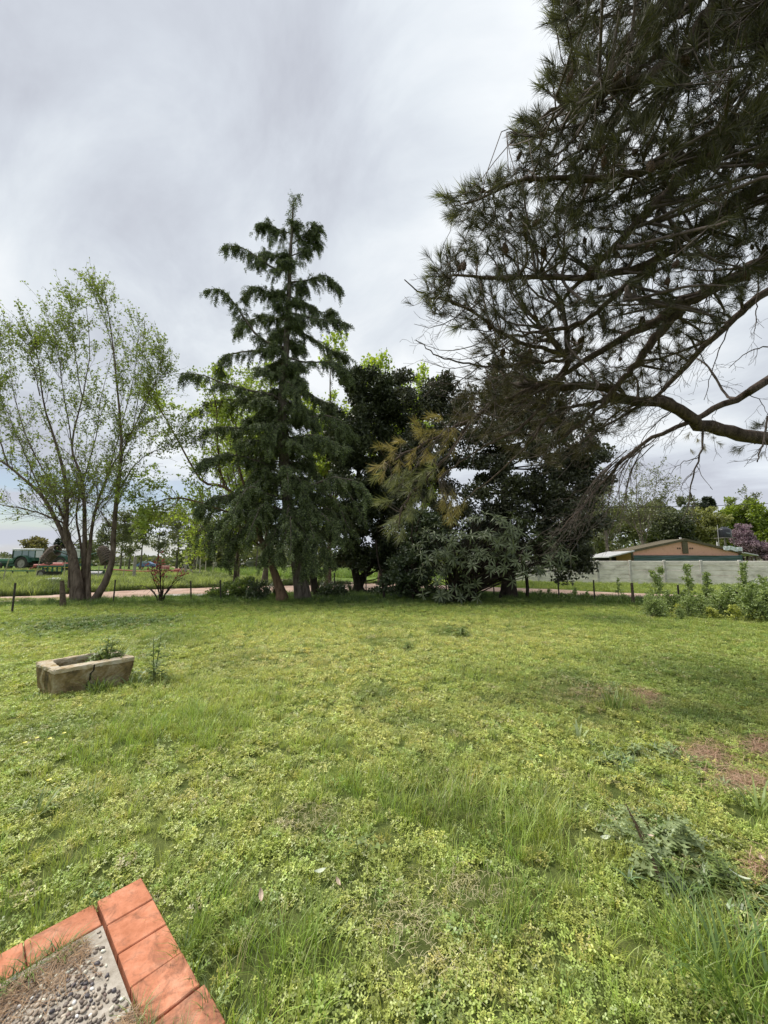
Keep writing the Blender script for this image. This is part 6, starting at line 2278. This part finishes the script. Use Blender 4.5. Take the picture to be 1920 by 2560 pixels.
def weed(name, label, loc, h, w, m_leaf, seed, stems=3, nl=16, lsize=.06, feathery=True, group=None):
    r = np.random.default_rng(seed)
    t_ = thing(name, label, 'weed', loc, group=group)
    mb = MB()
    P, R = [], []
    for k in range(stems):
        a_ = r.uniform(0, 2 * PI)
        q = w * r.uniform(.05, .3)
        hh = h * r.uniform(.7, 1)
        C_, R_ = limb([(0.3 * q * math.cos(a_), .3 * q * math.sin(a_), -.03), (q * math.cos(a_) * .6, q * math.sin(a_) * .6, hh * .5), (q * math.cos(a_), q * math.sin(a_), hh)], .012, .004, 10, .008)
        P.append(C_)
        R.append(R_)
    P, R = np.stack(P), np.stack(R)
    s1 = spawn(P, R, nl, .04, 1.0, (35, 80), (w * .3, w * 1.05), 5, bias=(0, 0, .2), bend=(0, 0, -.3), jit=.05, rf=.5, rmax=.004, lent=.82, taper=.5)
    V, Fs = join([tubes(P, R, 4), tubes(*s1, 3)])
    obj('stem', V, Fs, stem_mat, t_, world=False)
    d_, f_ = leaves_on(s1[0], s1[1], 17 if feathery else 6, lsize * (1 if feathery else 1.9), .1, .9, KITE, lsize * .35)
    obj('leaves', d_, [f_], m_leaf, t_, world=False)
    return t_


def gy_(u, Y):
    return (at(u, 1402, Y)[0], Y, 0.0)


for (u, vt, Yw, w_, lab, sd_) in [(1640, 1400, 13.4, .55, 'tall pale umbel weed, leftmost of the tall ones before the concrete wall', 1), (1715, 1404, 13.2, .5, 'tall leafy weed in front of the concrete wall below the roof ridge', 2),
                             (1762, 1428, 12.6, .5, 'middle-height umbel weed between the tall ones', 3), (1850, 1408, 12.6, .5, 'tallest umbel weed below the water tank', 4), (1905, 1415, 12.0, .6, 'tall bushy weed at the right edge of the fence line', 5)]:
    hh = at(u, vt, Yw)[2]
    weed('umbel_weed', lab, gy_(u, Yw), hh, w_, umbel_leaf, sd_, 3, 22, .07, group='tall weeds along the right fence')
base_w = None
ws = []
for k in range(4):
    o = weed('fern_weed', 'feathery green weed', gy_(1700 + 40 * k, 11.5), .8, .62, umbel_leaf, 30 + k, 6, 18, .055, group='feathery weeds along the right fence')
    ws.append(o)
spots = []
for k in range(52):
    u = rng.uniform(1610, 2010)
    s = (u - 1600) / 400
    Yw = rng.uniform(11.2 - 1.2 * s, 13.4 - .4 * s)
    spots.append((u, Yw, rng.uniform(.45, 1.1) * (.7 + .6 * min(1, s * 1.2))))
desc = ['low', 'knee-high', 'bushy', 'tall']
for k, (u, Yw, s) in enumerate(spots):
    p = gy_(u, Yw)
    if k < 4:
        o = ws[k]
        o.location = p
        o.scale = (s, s, s)
    else:
        o = dup(ws[k % 4], p, rng.uniform(0, 6), s)
    o['label'] = 'feathery green weed in the thick weed bank along the right fence'
for k, (u, Yw) in enumerate([(1690, 11.6), (1822, 10.6), (1768, 11.0), (1880, 10.5)]):
    weed('yellow_weed', ['small yellow-green weed left in the weed bank', 'brightest yellow weed at the front of the weed bank', 'yellow-green weed left of the brightest yellow one', 'yellow weed right of the brightest yellow one'][k], gy_(u, Yw), [.4, .42, .3, .34][k], .36, yel_leaf, 60 + k, 4, 9, .05)
# thin young weeds by the path, right of the broad evergreen
for k, (u, v, h) in enumerate([(1425, 1508, .45), (1440, 1505, .6), (1467, 1506, .4), (1510, 1508, .35), (1547, 1510, 1.0), (1562, 1512, .4), (1405, 1506, .35), (1375, 1500, .6), (1352, 1500, .5)]):
    x_, y_ = gnd(u, v)
    nth = {1352: 'leftmost', 1375: 'second from the left', 1405: 'third from the left', 1425: 'fourth from the left', 1440: 'middle one', 1467: 'fourth from the right', 1510: 'third from the right', 1562: 'rightmost'}.get(u)
    weed('leafy_weed', ('thin leafy weed before the pale path at the right fence, ' + nth) if nth else 'tallest thin weed standing before the pale path', (x_, y_, 0), h, .22, umbel_leaf, 80 + k, 2, 8, .06, group='thin weeds by the pale path')

# ================================================================ LEFT SIDE AND MIDDLE: UNDERGROWTH
sword = leaf_mat('sword_leaf', (0.03, 0.045, 0.025), (0.09, 0.12, 0.06), trans=.15)
n_ = 0
for (u, v, s, lab) in [(690, 1492, 1.0, 'dark sword-leaved clump between the leaning trunk and the cedar'), (800, 1484, 1.1, 'dark sword-leaved clump just right of the cedar trunks'), (822, 1482, 1.2, 'sword-leaved clump by the fence, middle one right of the cedar'),
                       (850, 1482, 1.1, 'sword-leaved clump by the second fence post right of the cedar'), (665, 1490, 1.0, 'sword-leaved clump left of the leaning trunk'), (878, 1484, .9, 'sword-leaved clump beside the forked dark evergreen trunk')]:
    x_, y_ = gnd(u, v)
    simple_plant('sword_plant', lab, 'plant', (x_, y_, 0), [(46, .10, .5 * s, .95 * s, .035, .95, 5, 100 + n_)], sword, group='sword-leaved plants under the cedar')
    n_ += 1
for (u, v, w, h, lab) in [(590, 1496, 70, 48, 'leafy green undergrowth left of the leaning trunk'), (640, 1500, 40, 40, 'dark undergrowth at the foot of the leaning trunk'), (540, 1494, 26, 26, 'low green bush by the fence left of the undergrowth'), (830, 1494, 60, 26, 'low dark shrub right of the cedar trunks'), (950, 1488, 46, 26, 'low shrub beneath the two dark evergreens'), (995, 1425, 26, 60, 'pale shrub glimpsed between the dark evergreens')]:
    x_, y_ = gnd(u, v)
    t_ = thing('undergrowth_shrub', lab, 'shrub', (x_, y_, 0))
    rw, rh = w * y_ / 962 * .6, h * y_ / 962 * .62
    pos, out, cl = lobed([(np.array([x_, y_ + .2, rh * .7]), np.array([rw, .5, rh])), (np.array([x_ + rw * .5, y_, rh * .4]), np.array([rw * .6, .4, rh * .6])), (np.array([x_ - rw * .5, y_, rh * .4]), np.array([rw * .6, .4, rh * .7]))], int(26 * w), .22, 30)
    pos[:, 2] = np.abs(pos[:, 2]) + .02
    leafy('leaves', t_, pos, out, .12, weed_leaf if 'dark' not in lab else bush_leaf, up=.4)
    ls = [limb([(x_ + rng.normal(0, .15), y_, 0), tuple((np.array([x_, y_, 0]) + q) / 2), tuple(q)], .02, .006, 6) for q in cl[:14]]
    limb_mesh([stack(ls)], 'stems', dark_bark, t_, sides=(4,))
# slim trunk in the undergrowth
x_, y_ = gnd(589, 1492)
st_ = thing('slim_tree', 'slim mossy trunk rising from the undergrowth left of the cedar', 'tree', (x_, y_, 0))
c_, r_ = limb([(x_, y_, 0), at(587, 1440, y_), at(592, 1380, y_), at(590, 1300, y_), at(600, 1230, y_)], .085, .04, 14, .015)
trunk_mesh(c_, r_, bark_l, st_)
s1 = spawn(c_[None], r_[None], 16, .3, 1, (30, 80), (.5, 1.6), 7, bias=(-.2, 0, .2), jit=.06, rf=.4, rmax=.02)
s2 = spawn(*s1, 4, .3, 1, (30, 70), (.3, .8), 5, jit=.08, rf=.5, rmax=.008)
limb_mesh([s1, s2], 'branches', bark_l, st_, sides=(4, 3))
v_, f_ = leaves_on(*s2, 5, .09, .1, 1, MAPLE, .05)
obj('crown', v_, [f_], leaf_spring2, st_)
# red-leaved bush by the road
x_, y_ = gnd(400, 1506)
rb = thing('red_leaf_bush', 'bare twiggy bush with dark red young leaves by the dirt road', 'bush', (x_, y_, 0))
ls = []
for k in range(13):
    a_ = rng.uniform(-1, 1)
    tipp = at(400 + 62 * a_ + rng.normal(0, 6), 1400 + 60 * abs(a_) + rng.uniform(-25, 30), y_ + rng.normal(0, .3))
    ls.append(limb([(x_ + .1 * a_, y_, 0), (x_ + .22 * a_, y_ + rng.normal(0, .05), .35), (np.array(tipp) + [x_ + .3 * a_, y_, .6]) / 2, tipp], .026, .006, 12, .012))
PP, RR = stack(ls)
s1 = spawn(PP, RR, 7, .3, 1, (30, 75), (.2, .7), 5, bias=(0, 0, .2), jit=.08, rf=.5, rmax=.007)
s1[1][:] = np.maximum(s1[1], .004)
limb_mesh([(PP, RR), s1], 'stems', dark_bark, rb, sides=(5, 3))
v_, f_ = leaves_on(s1[0][s1[0][:, -1, 2] > .9], s1[1][:10], 3, .10, .3, .9, KITE, .03)
obj('leaves', v_, [f_], leaf_mat('red_leaf', (0.20, 0.035, 0.03), (0.42, 0.11, 0.08), trans=.3, tcol=(1.2, .8, .8)), rb)

# ================================================================ LEFT: MACHINES BEYOND THE ROAD
green_p = mat('green_paint', (0.02, 0.07, 0.045), (0.035, 0.10, 0.06), scale=2, rough=.45, spec=.5)
lgreen = mat('light_green_paint', (0.10, 0.26, 0.15), (0.14, 0.32, 0.19), scale=2, rough=.5)
tyre_m = mat('tyre_rubber', (0.03, 0.028, 0.026), (0.07, 0.065, 0.055), scale=6, rough=.9)
rim_m = mat('wheel_rim', (0.22, 0.21, 0.18), (0.34, 0.32, 0.28), scale=6, rough=.6)
glass_m = mat('dark_glass', (0.20, 0.27, 0.28), rough=.08, spec=.8)
white_p = mat('white_paint', (0.62, 0.63, 0.63), (0.74, 0.75, 0.75), scale=3, rough=.5)
black_p = mat('black_metal', (0.025, 0.025, 0.025), (0.05, 0.045, 0.04), scale=5, rough=.7)
red_p = mat('red_paint', (0.28, 0.06, 0.045), (0.42, 0.12, 0.09), scale=3, rough=.5)


def wheel(parent, x, y, r, w, seg=22, name='wheel'):
    mb = MB()
    V, Q = [], []
    pr = [(r * .62, -w / 2), (r * .9, -w / 2), (r, -w * .36), (r, w * .36), (r * .9, w / 2), (r * .62, w / 2)]
    for j in range(seg):
        a_ = 2 * PI * j / seg
        k_ = 1.0 if j % 2 else .955
        for i, (q, yy) in enumerate(pr):
            rr_ = q * (k_ if i in (2, 3) else 1)
            V.append((rr_ * math.cos(a_), yy, rr_ * math.sin(a_)))
    m_ = len(pr)
    for j in range(seg):
        for i in range(m_):
            a1, a2 = j * m_ + i, j * m_ + (i + 1) % m_
            b1, b2 = ((j + 1) % seg) * m_ + i, ((j + 1) % seg) * m_ + (i + 1) % m_
            Q.append((a1, b1, b2, a2))
    o = obj(name, np.array(V), np.array(Q), tyre_m, parent, world=False)
    o.location = (x, y, r)
    mb = MB()
    mb.prism([(r * .62 * math.cos(2 * PI * i / 16), r * .62 * math.sin(2 * PI * i / 16)) for i in range(16)], -w * .28, w * .28, axis='y')
    mb.prism([(r * .2 * math.cos(2 * PI * i / 10), r * .2 * math.sin(2 * PI * i / 10)) for i in range(10)], -w * .4, w * .4, axis='y')
    mb.obj('rim', rim_m, o)
    return o


def tractor(loc, label):
    """faces -x; origin under the rear axle"""
    t_ = thing('tractor', label, 'tractor', loc, 0, 'green tractors beyond the road')
    for sy in (-.85, .85):
        wheel(t_, 0, sy, .92, .45)
        wheel(t_, -3.35, sy * .9, .56, .32)
    mb = MB()
    mb.box((-2.7, 0, 1.25), (2.0, .8, .75), bev=.08)
    mb.box((-2.7, 0, .75), (2.4, .45, .4))
    mb.obj('hood', green_p, t_)
    MB().box((-2.7, -.405, 1.42), (1.9, .02, .22)).obj('hood_stripe', lgreen, t_)
    MB().box((0, 0, .95), (1.6, .9, .5), bev=.05).obj('chassis', black_p, t_)
    for sy in (-.85, .85):
        m2 = MB()
        pr = [(1.12 * math.cos(a_), .92 + 1.12 * math.sin(a_)) for a_ in np.linspace(.15, PI - .1, 9)]
        pi_ = [(1.0 * math.cos(a_), .92 + 1.0 * math.sin(a_)) for a_ in np.linspace(.15, PI - .1, 9)]
        V = [(x, sy - .26, z) for x, z in pr] + [(x, sy - .26, z) for x, z in pi_] + [(x, sy + .26, z) for x, z in pr] + [(x, sy + .26, z) for x, z in pi_]
        Q = []
        for i in range(8):
            Q += [(i, i + 1, 10 + i, 9 + i), (18 + i, 27 + i, 28 + i, 19 + i), (i, 18 + i, 19 + i, i + 1), (9 + i, 10 + i, 28 + i, 27 + i)]
        obj('fender', np.array(V), np.array(Q), green_p, t_, world=False)
    cabz0, cabz1 = 1.45, 2.72
    c = MB()
    c.box((-.05, 0, 1.5), (3.0, 1.3, .5), bev=.04)
    for x in (-1.5, -.35, .55, 1.45):
        for sy in (-.62, .62):
            c.box((x, sy, 2.2), (.09, .09, 1.0))
    c.obj('cab', green_p, t_)
    roof = MB().box((-.1, 0, 2.84), (3.2, 1.45, .28), bev=.05).obj('cab_roof', white_p, t_)
    for (x0, x1) in ((-1.44, -.4), (-.3, .5), (.6, 1.4)):
        for sy in (-.63, .63):
            MB().box(((x0 + x1) / 2, sy, 2.2), (x1 - x0, .03, .92)).obj('window', glass_m, t_)
    MB().box((-1.52, 0, 2.2), (.03, 1.1, .92)).obj('windscreen', glass_m, t_)
    MB().box((1.47, 0, 2.2), (.03, 1.1, .92)).obj('window', white_p, t_)
    MB().tube([(-1.95, -.3, 1.6), (-1.95, -.3, 2.75)], .06, 8).obj('exhaust', black_p, t_)
    return t_


tp = at(70, 1402, 54)
tz = float(gh(tp[0], 54))
tractor((tp[0], 54, tz + .02), 'green tractor with a pale cab roof, left of the many-stemmed tree')
tp2 = at(165, 1402, 56)
tractor((tp2[0], 56, float(gh(tp2[0], 56)) + .02), 'second green tractor mostly hidden behind the many-stemmed tree')

# red covered machine between the tractors
rx_ = at(140, 1402, 48)[0]
rz_ = float(gh(rx_, 48))
rmach = thing('red_machine', 'low red and yellow farm machine behind the folded harrow', 'farm machine', (rx_, 48, rz_ + .02))
mb = MB()
mb.box((0, 0, .95), (3.2, 1.2, .5), bev=.12, top=(.8, .8))
mb.box((-1.9, 0, .8), (1.0, 1.0, .4), bev=.1)
mb.obj('body', red_p, rmach)
MB().box((.4, -.3, .62), (2.6, .9, .14)).obj('guard', mat('yellow_paint', (.55, .42, .05)), rmach)
for sx in (-1.2, 1.3):
    wheel(rmach, sx, 0, .32, .25)
MB().tube([(-2.4, 0, .7), (-3.0, 0, .5), (-3.4, 0, .1)], .06, 6).obj('drawbar', red_p, rmach)

# folded disc harrow
hY = 35.0
hx_ = at(135, 1402, hY)[0]
har = thing('disc_harrow', 'green-framed disc harrow with folded ribbed rollers, left of the tree trunks', 'harrow', (hx_, hY, float(gh(hx_, hY))))
har_z = har.location[2]
lx_ = lambda u: at(u, 1402, hY)[0] - hx_
lz_ = lambda v: at(135, v, hY)[2] - har_z
fr_ = MB()
fr_.box(((lx_(95) + lx_(165)) / 2, 0, lz_(1416)), (lx_(165) - lx_(95), .16, .16))
fr_.box(((lx_(95) + lx_(165)) / 2, .7, lz_(1416)), (lx_(165) - lx_(95), .16, .16))
fr_.box((lx_(100), .35, lz_(1416)), (.14, .8, .14))
fr_.box((lx_(160), .35, lz_(1416)), (.14, .8, .14))
for u in (108, 120, 132, 144, 156):
    fr_.box((lx_(u), .05, lz_(1424)), (.09, .09, .5))
fr_.obj('frame', mat('harrow_green', (.035, .11, .06), (.05, .15, .08), scale=4, rough=.5), har)
disc_m = mat('dark_steel', (0.04, 0.038, 0.036), (0.10, 0.095, 0.09), scale=6, rough=.5, metal=.5)
dv = [(0, 0, 0)] + [(.05, .33 * math.cos(2 * PI * i / 14), .33 * math.sin(2 * PI * i / 14)) for i in range(14)]
dvb = [(x - .012, y, z) for x, y, z in dv]
dt = [(0, 1 + i, 1 + (i + 1) % 14) for i in range(14)] + [(15, 16 + (i + 1) % 14, 16 + i) for i in range(14)]
dq = [(1 + i, 16 + i, 16 + (i + 1) % 14, 1 + (i + 1) % 14) for i in range(14)]
d0 = None
for k in range(15):
    if d0 is None:
        d0 = obj('disc', np.array(dv + dvb), [np.array(dt), np.array(dq)], disc_m, har, world=False)
        o = d0
    else:
        o = d0.copy()
        COL.objects.link(o)
    o.location = (lx_(116 + 2.6 * k), .05, .33)
    o.rotation_euler = (0, 0, .35)
wheel(har, lx_(110), -.15, .40, .22)
# ribbed roller rings, folded up in arcs on both sides
rg = []
S_, s2_ = 20, 5
for i in range(S_):
    a_ = 2 * PI * i / S_
    for j in range(s2_):
        b_ = 2 * PI * j / s2_
        q = .46 + .07 * math.cos(b_) + (.035 if i % 2 else 0)
        rg.append((.085 * math.sin(b_), q * math.cos(a_), q * math.sin(a_)))
rq = [(i * s2_ + j, ((i + 1) % S_) * s2_ + j, ((i + 1) % S_) * s2_ + (j + 1) % s2_, i * s2_ + (j + 1) % s2_) for i in range(S_) for j in range(s2_)]
ring_m = mat('rusty_steel', (0.07, 0.055, 0.045), (0.17, 0.13, 0.10), scale=8, rough=.9)
r0_ = None
for (ub, ue, vb, ve) in [(108, 132, 1402, 1376), (262, 246, 1404, 1378)]:
    for k in range(9):
        s = k / 8
        if r0_ is None:
            r0_ = obj('roller_ring', np.array(rg), np.array(rq), ring_m, har, world=False)
            o = r0_
        else:
            o = r0_.copy()
            COL.objects.link(o)
        o.location = (lx_(ub + (ue - ub) * s), .3, lz_(vb + (ve - vb) * math.sin(s * PI / 2)))
        o.rotation_euler = (0, (-.9 + .8 * s) * (1 if ue > ub else -1), 0)
MB().tube([(lx_(108), .3, lz_(1404)), (lx_(116), .3, lz_(1395)), (lx_(132), .3, lz_(1376)), (lx_(190), .3, lz_(1396)), (lx_(246), .3, lz_(1378)), (lx_(262), .3, lz_(1404))], .07, 6).obj('axle', green_p, har)
MB().box((lx_(190), .3, lz_(1412)), (lx_(225) - lx_(155), .2, .2)).obj('frame', green_p, har)
for u in (180, 205):
    MB().box((lx_(u), .3, (lz_(1412)) / 2), (.16, .16, lz_(1412))).obj('stand', green_p, har)
# roller drum
ry_ = 37.0
dx_ = at(241, 1402, ry_)[0]
drm = thing('field_roller', 'grey field roller lying in the grass right of the leaning stem', 'roller', (dx_, ry_, float(gh(dx_, ry_))))
MB().prism([(.30 * math.cos(2 * PI * i / 18), .30 + .30 * math.sin(2 * PI * i / 18)) for i in range(18)], -.75, .75).obj('drum', mat('grey_steel', (.16, .16, .17), (.3, .3, .31), scale=5, rough=.6, metal=.3), drm)
MB().box((0, .1, .66), (1.7, .1, .1)).box((-.82, .05, .5), (.08, .08, .42)).box((.82, .05, .5), (.08, .08, .42)).obj('frame', green_p, drm)

# green rail with dark posts at the far left
gr = thing('green_rail', 'long green steel beam on short dark legs at the left edge of the field', 'rail', (at(40, 1402, 40)[0], 40, 0))
gz = float(gh(gr.location[0], 40))
MB().box((0, 0, gz + .52), (4.0, .1, .12)).obj('beam', mat('rail_green', (.05, .14, .08), (.08, .2, .11), scale=4, rough=.6), gr)
for x in (-1.6, -.2, 1.3):
    MB().box((x, 0, gz + .25), (.10, .10, .5)).obj('leg', black_p, gr)

# white bags on the grass
bag_m = mat('white_plastic', (.55, .56, .57), (.8, .8, .8), scale=3, rough=.5)
for (u, v, sx, sy, sz, lab) in [(108, 1446, .45, .3, .22, 'crumpled white bag under the disc harrow'), (138, 1454, .72, .4, .16, 'white plastic sheet lying flat on the field grass'), (176, 1452, .2, .2, .3, 'small white bag beside the tree stems')]:
    x_, y_ = gnd(u, v)
    n1, n2 = 14, 9
    V = []
    for i in range(n1):
        for j in range(n2):
            a_, b_ = 2 * PI * i / n1, PI / 2 * j / (n2 - 1)
            q = 1 + .14 * math.sin(5 * a_ + 3 * b_) + .1 * math.sin(3 * a_ - 5 * b_)
            V.append((sx * q * math.cos(a_) * math.cos(b_), sy * q * math.sin(a_) * math.cos(b_), sz * q * math.sin(b_) + .12))
    Q = [(i * n2 + j, ((i + 1) % n1) * n2 + j, ((i + 1) % n1) * n2 + j + 1, i * n2 + j + 1) for i in range(n1) for j in range(n2 - 1)]
    o = obj('white_bag', np.array(V), np.array(Q), bag_m, None)
    o.location = (x_, y_, float(gh(x_, y_)))
    tag(o, lab, 'bag')

# red auger
aY = 44.0
ax_ = at(365, 1402, aY)[0]
aug = thing('red_auger', 'long red grain auger parked across the field behind the red-leaved bush', 'auger', (ax_, aY, 0))
q = lambda u, v: (at(u, v, aY)[0] - ax_, 0, at(u, v, aY)[2])
MB().tube([q(278, 1423.5), q(352, 1428.5), q(452, 1426)], .065, 8).obj('tube', red_p, aug)
MB().box((q(442, 1418)[0], .2, .45), (.7, .7, .5), bev=.05, top=(.8, .8)).obj('hopper', red_p, aug)
MB().box((q(412, 1418)[0], 0, .85), (.9, .5, .4), bev=.05).obj('engine', mat('pinkish_paint', (.5, .25, .22)), aug)
for sx in (385, 430):
    wheel(aug, q(sx, 1400)[0], .5, .3, .18)


def car(loc, col, label, rz=0, van=False):
    t_ = thing('parked_car', label, 'car', loc, rz)
    m_ = mat('car_paint', col, rough=.35, spec=.5)
    pr = [(-2.1, .3), (2.1, .3), (2.12, .75), (1.95, .9), (1.1, .98), (-1.1, .98), (-2.0, .85), (-2.12, .6)]
    MB().prism([(a_, b_) for a_, b_ in pr], -.82, .82, axis='y').obj('body', m_, t_)
    ca = [(-1.75, .975), (1.15, .975), (.45, 1.42), (-1.1, 1.44)] if not van else [(-2.0, .975), (1.3, .975), (.8, 1.75), (-1.95, 1.8)]
    mb = MB().prism(ca, -.70, .70, axis='y')
    mb.obj('cabin', m_, t_)
    c = np.mean(ca, 0)
    g_ = [((x - c[0]) * .84 + c[0], (z - c[1]) * .72 + c[1] + .02) for x, z in ca]
    for sy in (-1, 1):
        MB().prism(g_, sy * .69, sy * .712, axis='y').obj('window', glass_m, t_)
    for sx in (-1.3, 1.3):
        for sy in (-.76, .76):
            wheel(t_, sx, sy, .31, .2, 16)
    MB().box((2.11, 0, .66), (.04, 1.4, .14)).obj('headlight', white_p, t_)
    return t_


car((*at(369, 1402, 92)[:2], 0), (0.10, 0.16, 0.30), 'blue car parked far off beyond the red auger', .1)
car((*at(463, 1402, 80)[:2], 0), (0.50, 0.50, 0.50), 'pale car far off on the second dirt road', -1.2)
car((*at(635, 1402, 90)[:2], 0), (0.35, 0.38, 0.42), 'grey van far off, glimpsed left of the cedar trunk', .2, True)

# posts and stakes across the road, each a thing
pole_m = mat('weathered_pole', (0.22, 0.20, 0.17), (0.38, 0.35, 0.30), scale=6, rough=.95)
stake_m = mat('pale_stake', (0.30, 0.28, 0.2), (0.44, 0.41, 0.31), scale=6, rough=.95)
pl = [(334, 1449, 1392, .12, 0, 'thick weathered post left of the red-leaved bush'), (463, 1438, 1388, .14, 0, 'thick braced weathered post right of the red-leaved bush'), (5, 1458, 1397, .035, 6, 'thin leaning stake at the left edge'), (88, 1450, 1400, .03, 4, 'thin leaning stake before the tractor'),
      (158, 1452, 1402, .03, 0, 'thin stake just left of the tree stems'), (244, 1455, 1414, .03, 0, 'thin stake just right of the tree stems'), (308, 1450, 1402, .03, 0, 'thin stake before the red boom'), (490, 1430, 1386, .05, 2, 'slim post right of the pale car'),
      (499, 1437, 1392, .06, 0, 'slim pale post in the middle of the far row'), (513, 1432, 1390, .05, 0, 'slim pale post where the second road starts'), (532, 1434, 1391, .04, 0, 'slim stake at the bend of the second road'), (555, 1427, 1391, .05, 2, 'slim leaning stake nearest the undergrowth')]
for (u, vb_, vt_, r_q, lean, lab) in pl:
    x_, y_ = gnd(u, vb_)
    y_ = y_ if y_ < 60 else 60
    hh = at(u, vt_, y_)[2]
    t_ = thing('field_post', lab, 'post', (x_, y_, float(gh(x_, y_))), 0, 'posts and stakes across the dirt road')
    MB().tube([(0, 0, -.1), (lean * .02, 0, hh * .5), (lean * .05, 0, hh)], r_q, 7).obj('shaft', pole_m if r_q > .07 else stake_m, t_)
    if u == 463:
        for s in (-1, 1):
            MB().tube([(s * .9, .1, 0), (0.05 * s, 0, hh * .62)], .06, 6).obj('brace', pole_m, t_)

# far row of slim trees and the hedge line
row = 'slim far trees in a row beyond the field'
labs = ['left end of the row', 'second from the left end', 'just right of the leaning stem', 'above the blue car', 'above the red-leaved bush', 'above the pale car', 'right of the pale car', 'where the second road bends', 'behind the undergrowth', 'behind the leaning trunk']
for k, (u, Y, vt, w) in enumerate([(262, 70, 1300, 30), (300, 64, 1270, 34), (322, 72, 1285, 30), (350, 60, 1262, 34), (392, 66, 1270, 36), (440, 62, 1258, 38), (485, 58, 1262, 36), (520, 66, 1280, 34), (570, 60, 1275, 40), (640, 64, 1280, 40)]):
    bushy(u, Y, vt, w, 1392, 'slim olive tree of the far row, ' + labs[k], lm_olive if k % 2 else lm_dull, 3000, .30, sub=.9, nclump=46, name='far_tree', trunk_r=.16, group=row, tm=far_bark)
bushy(88, 88, 1346, 42, 1398, 'round willow-like tree behind the left tractor', leaf_mat('willow_leaf', (0.12, 0.11, 0.04), (0.25, 0.23, 0.08), trans=.3), 6000, .5, name='willow_tree')
bushy(152, 95, 1345, 20, 1400, 'dark far tree beside the willow-like tree', lm_con, 3000, .5, name='far_tree')
bushy(214, 90, 1352, 30, 1400, 'dull far tree behind the many stems', lm_dull, 3500, .45, name='far_tree')
# hedge and woods along the horizon: one mass
pos, out = [], []
for k in range(700):
    u = rng.uniform(-500, 2500)
    Yh = rng.uniform(105, 150)
    if 470 < u < 1150:
        Yh = rng.uniform(62, 90)
    c = np.array(at(u, 1402, Yh))
    hh = (2.6 + 1.6 * math.sin(u * .013) + rng.uniform(0, 2.2)) * (1 if u < 1200 else 2.2)
    if u < 250:
        hh *= .8
    c[2] = 0
    m_ = 60
    d = rng.normal(0, 1, (m_, 3))
    d = unit(d) * rng.uniform(0, 1, (m_, 1)) ** .4
    p_ = c + d * np.array([3.2, 2.0, hh * .55]) + np.array([0, 0, hh * .5])
    p_[:, 2] = np.abs(p_[:, 2])
    pos.append(p_)
    out.append(d)
pos, out = np.concatenate(pos), np.concatenate(out)
V, Fc = inst(KITE[0], KITE[1], pos, leaf_M(unit(out + rng.normal(0, .8, out.shape))), 1.1 * rng.uniform(.6, 1.4, len(pos)))
tag(obj('distant_treeline', V, [Fc], lm_dull), 'low dull green hedge and woods along the horizon', 'treeline', kind='stuff')
print('objects', len(sc.objects))
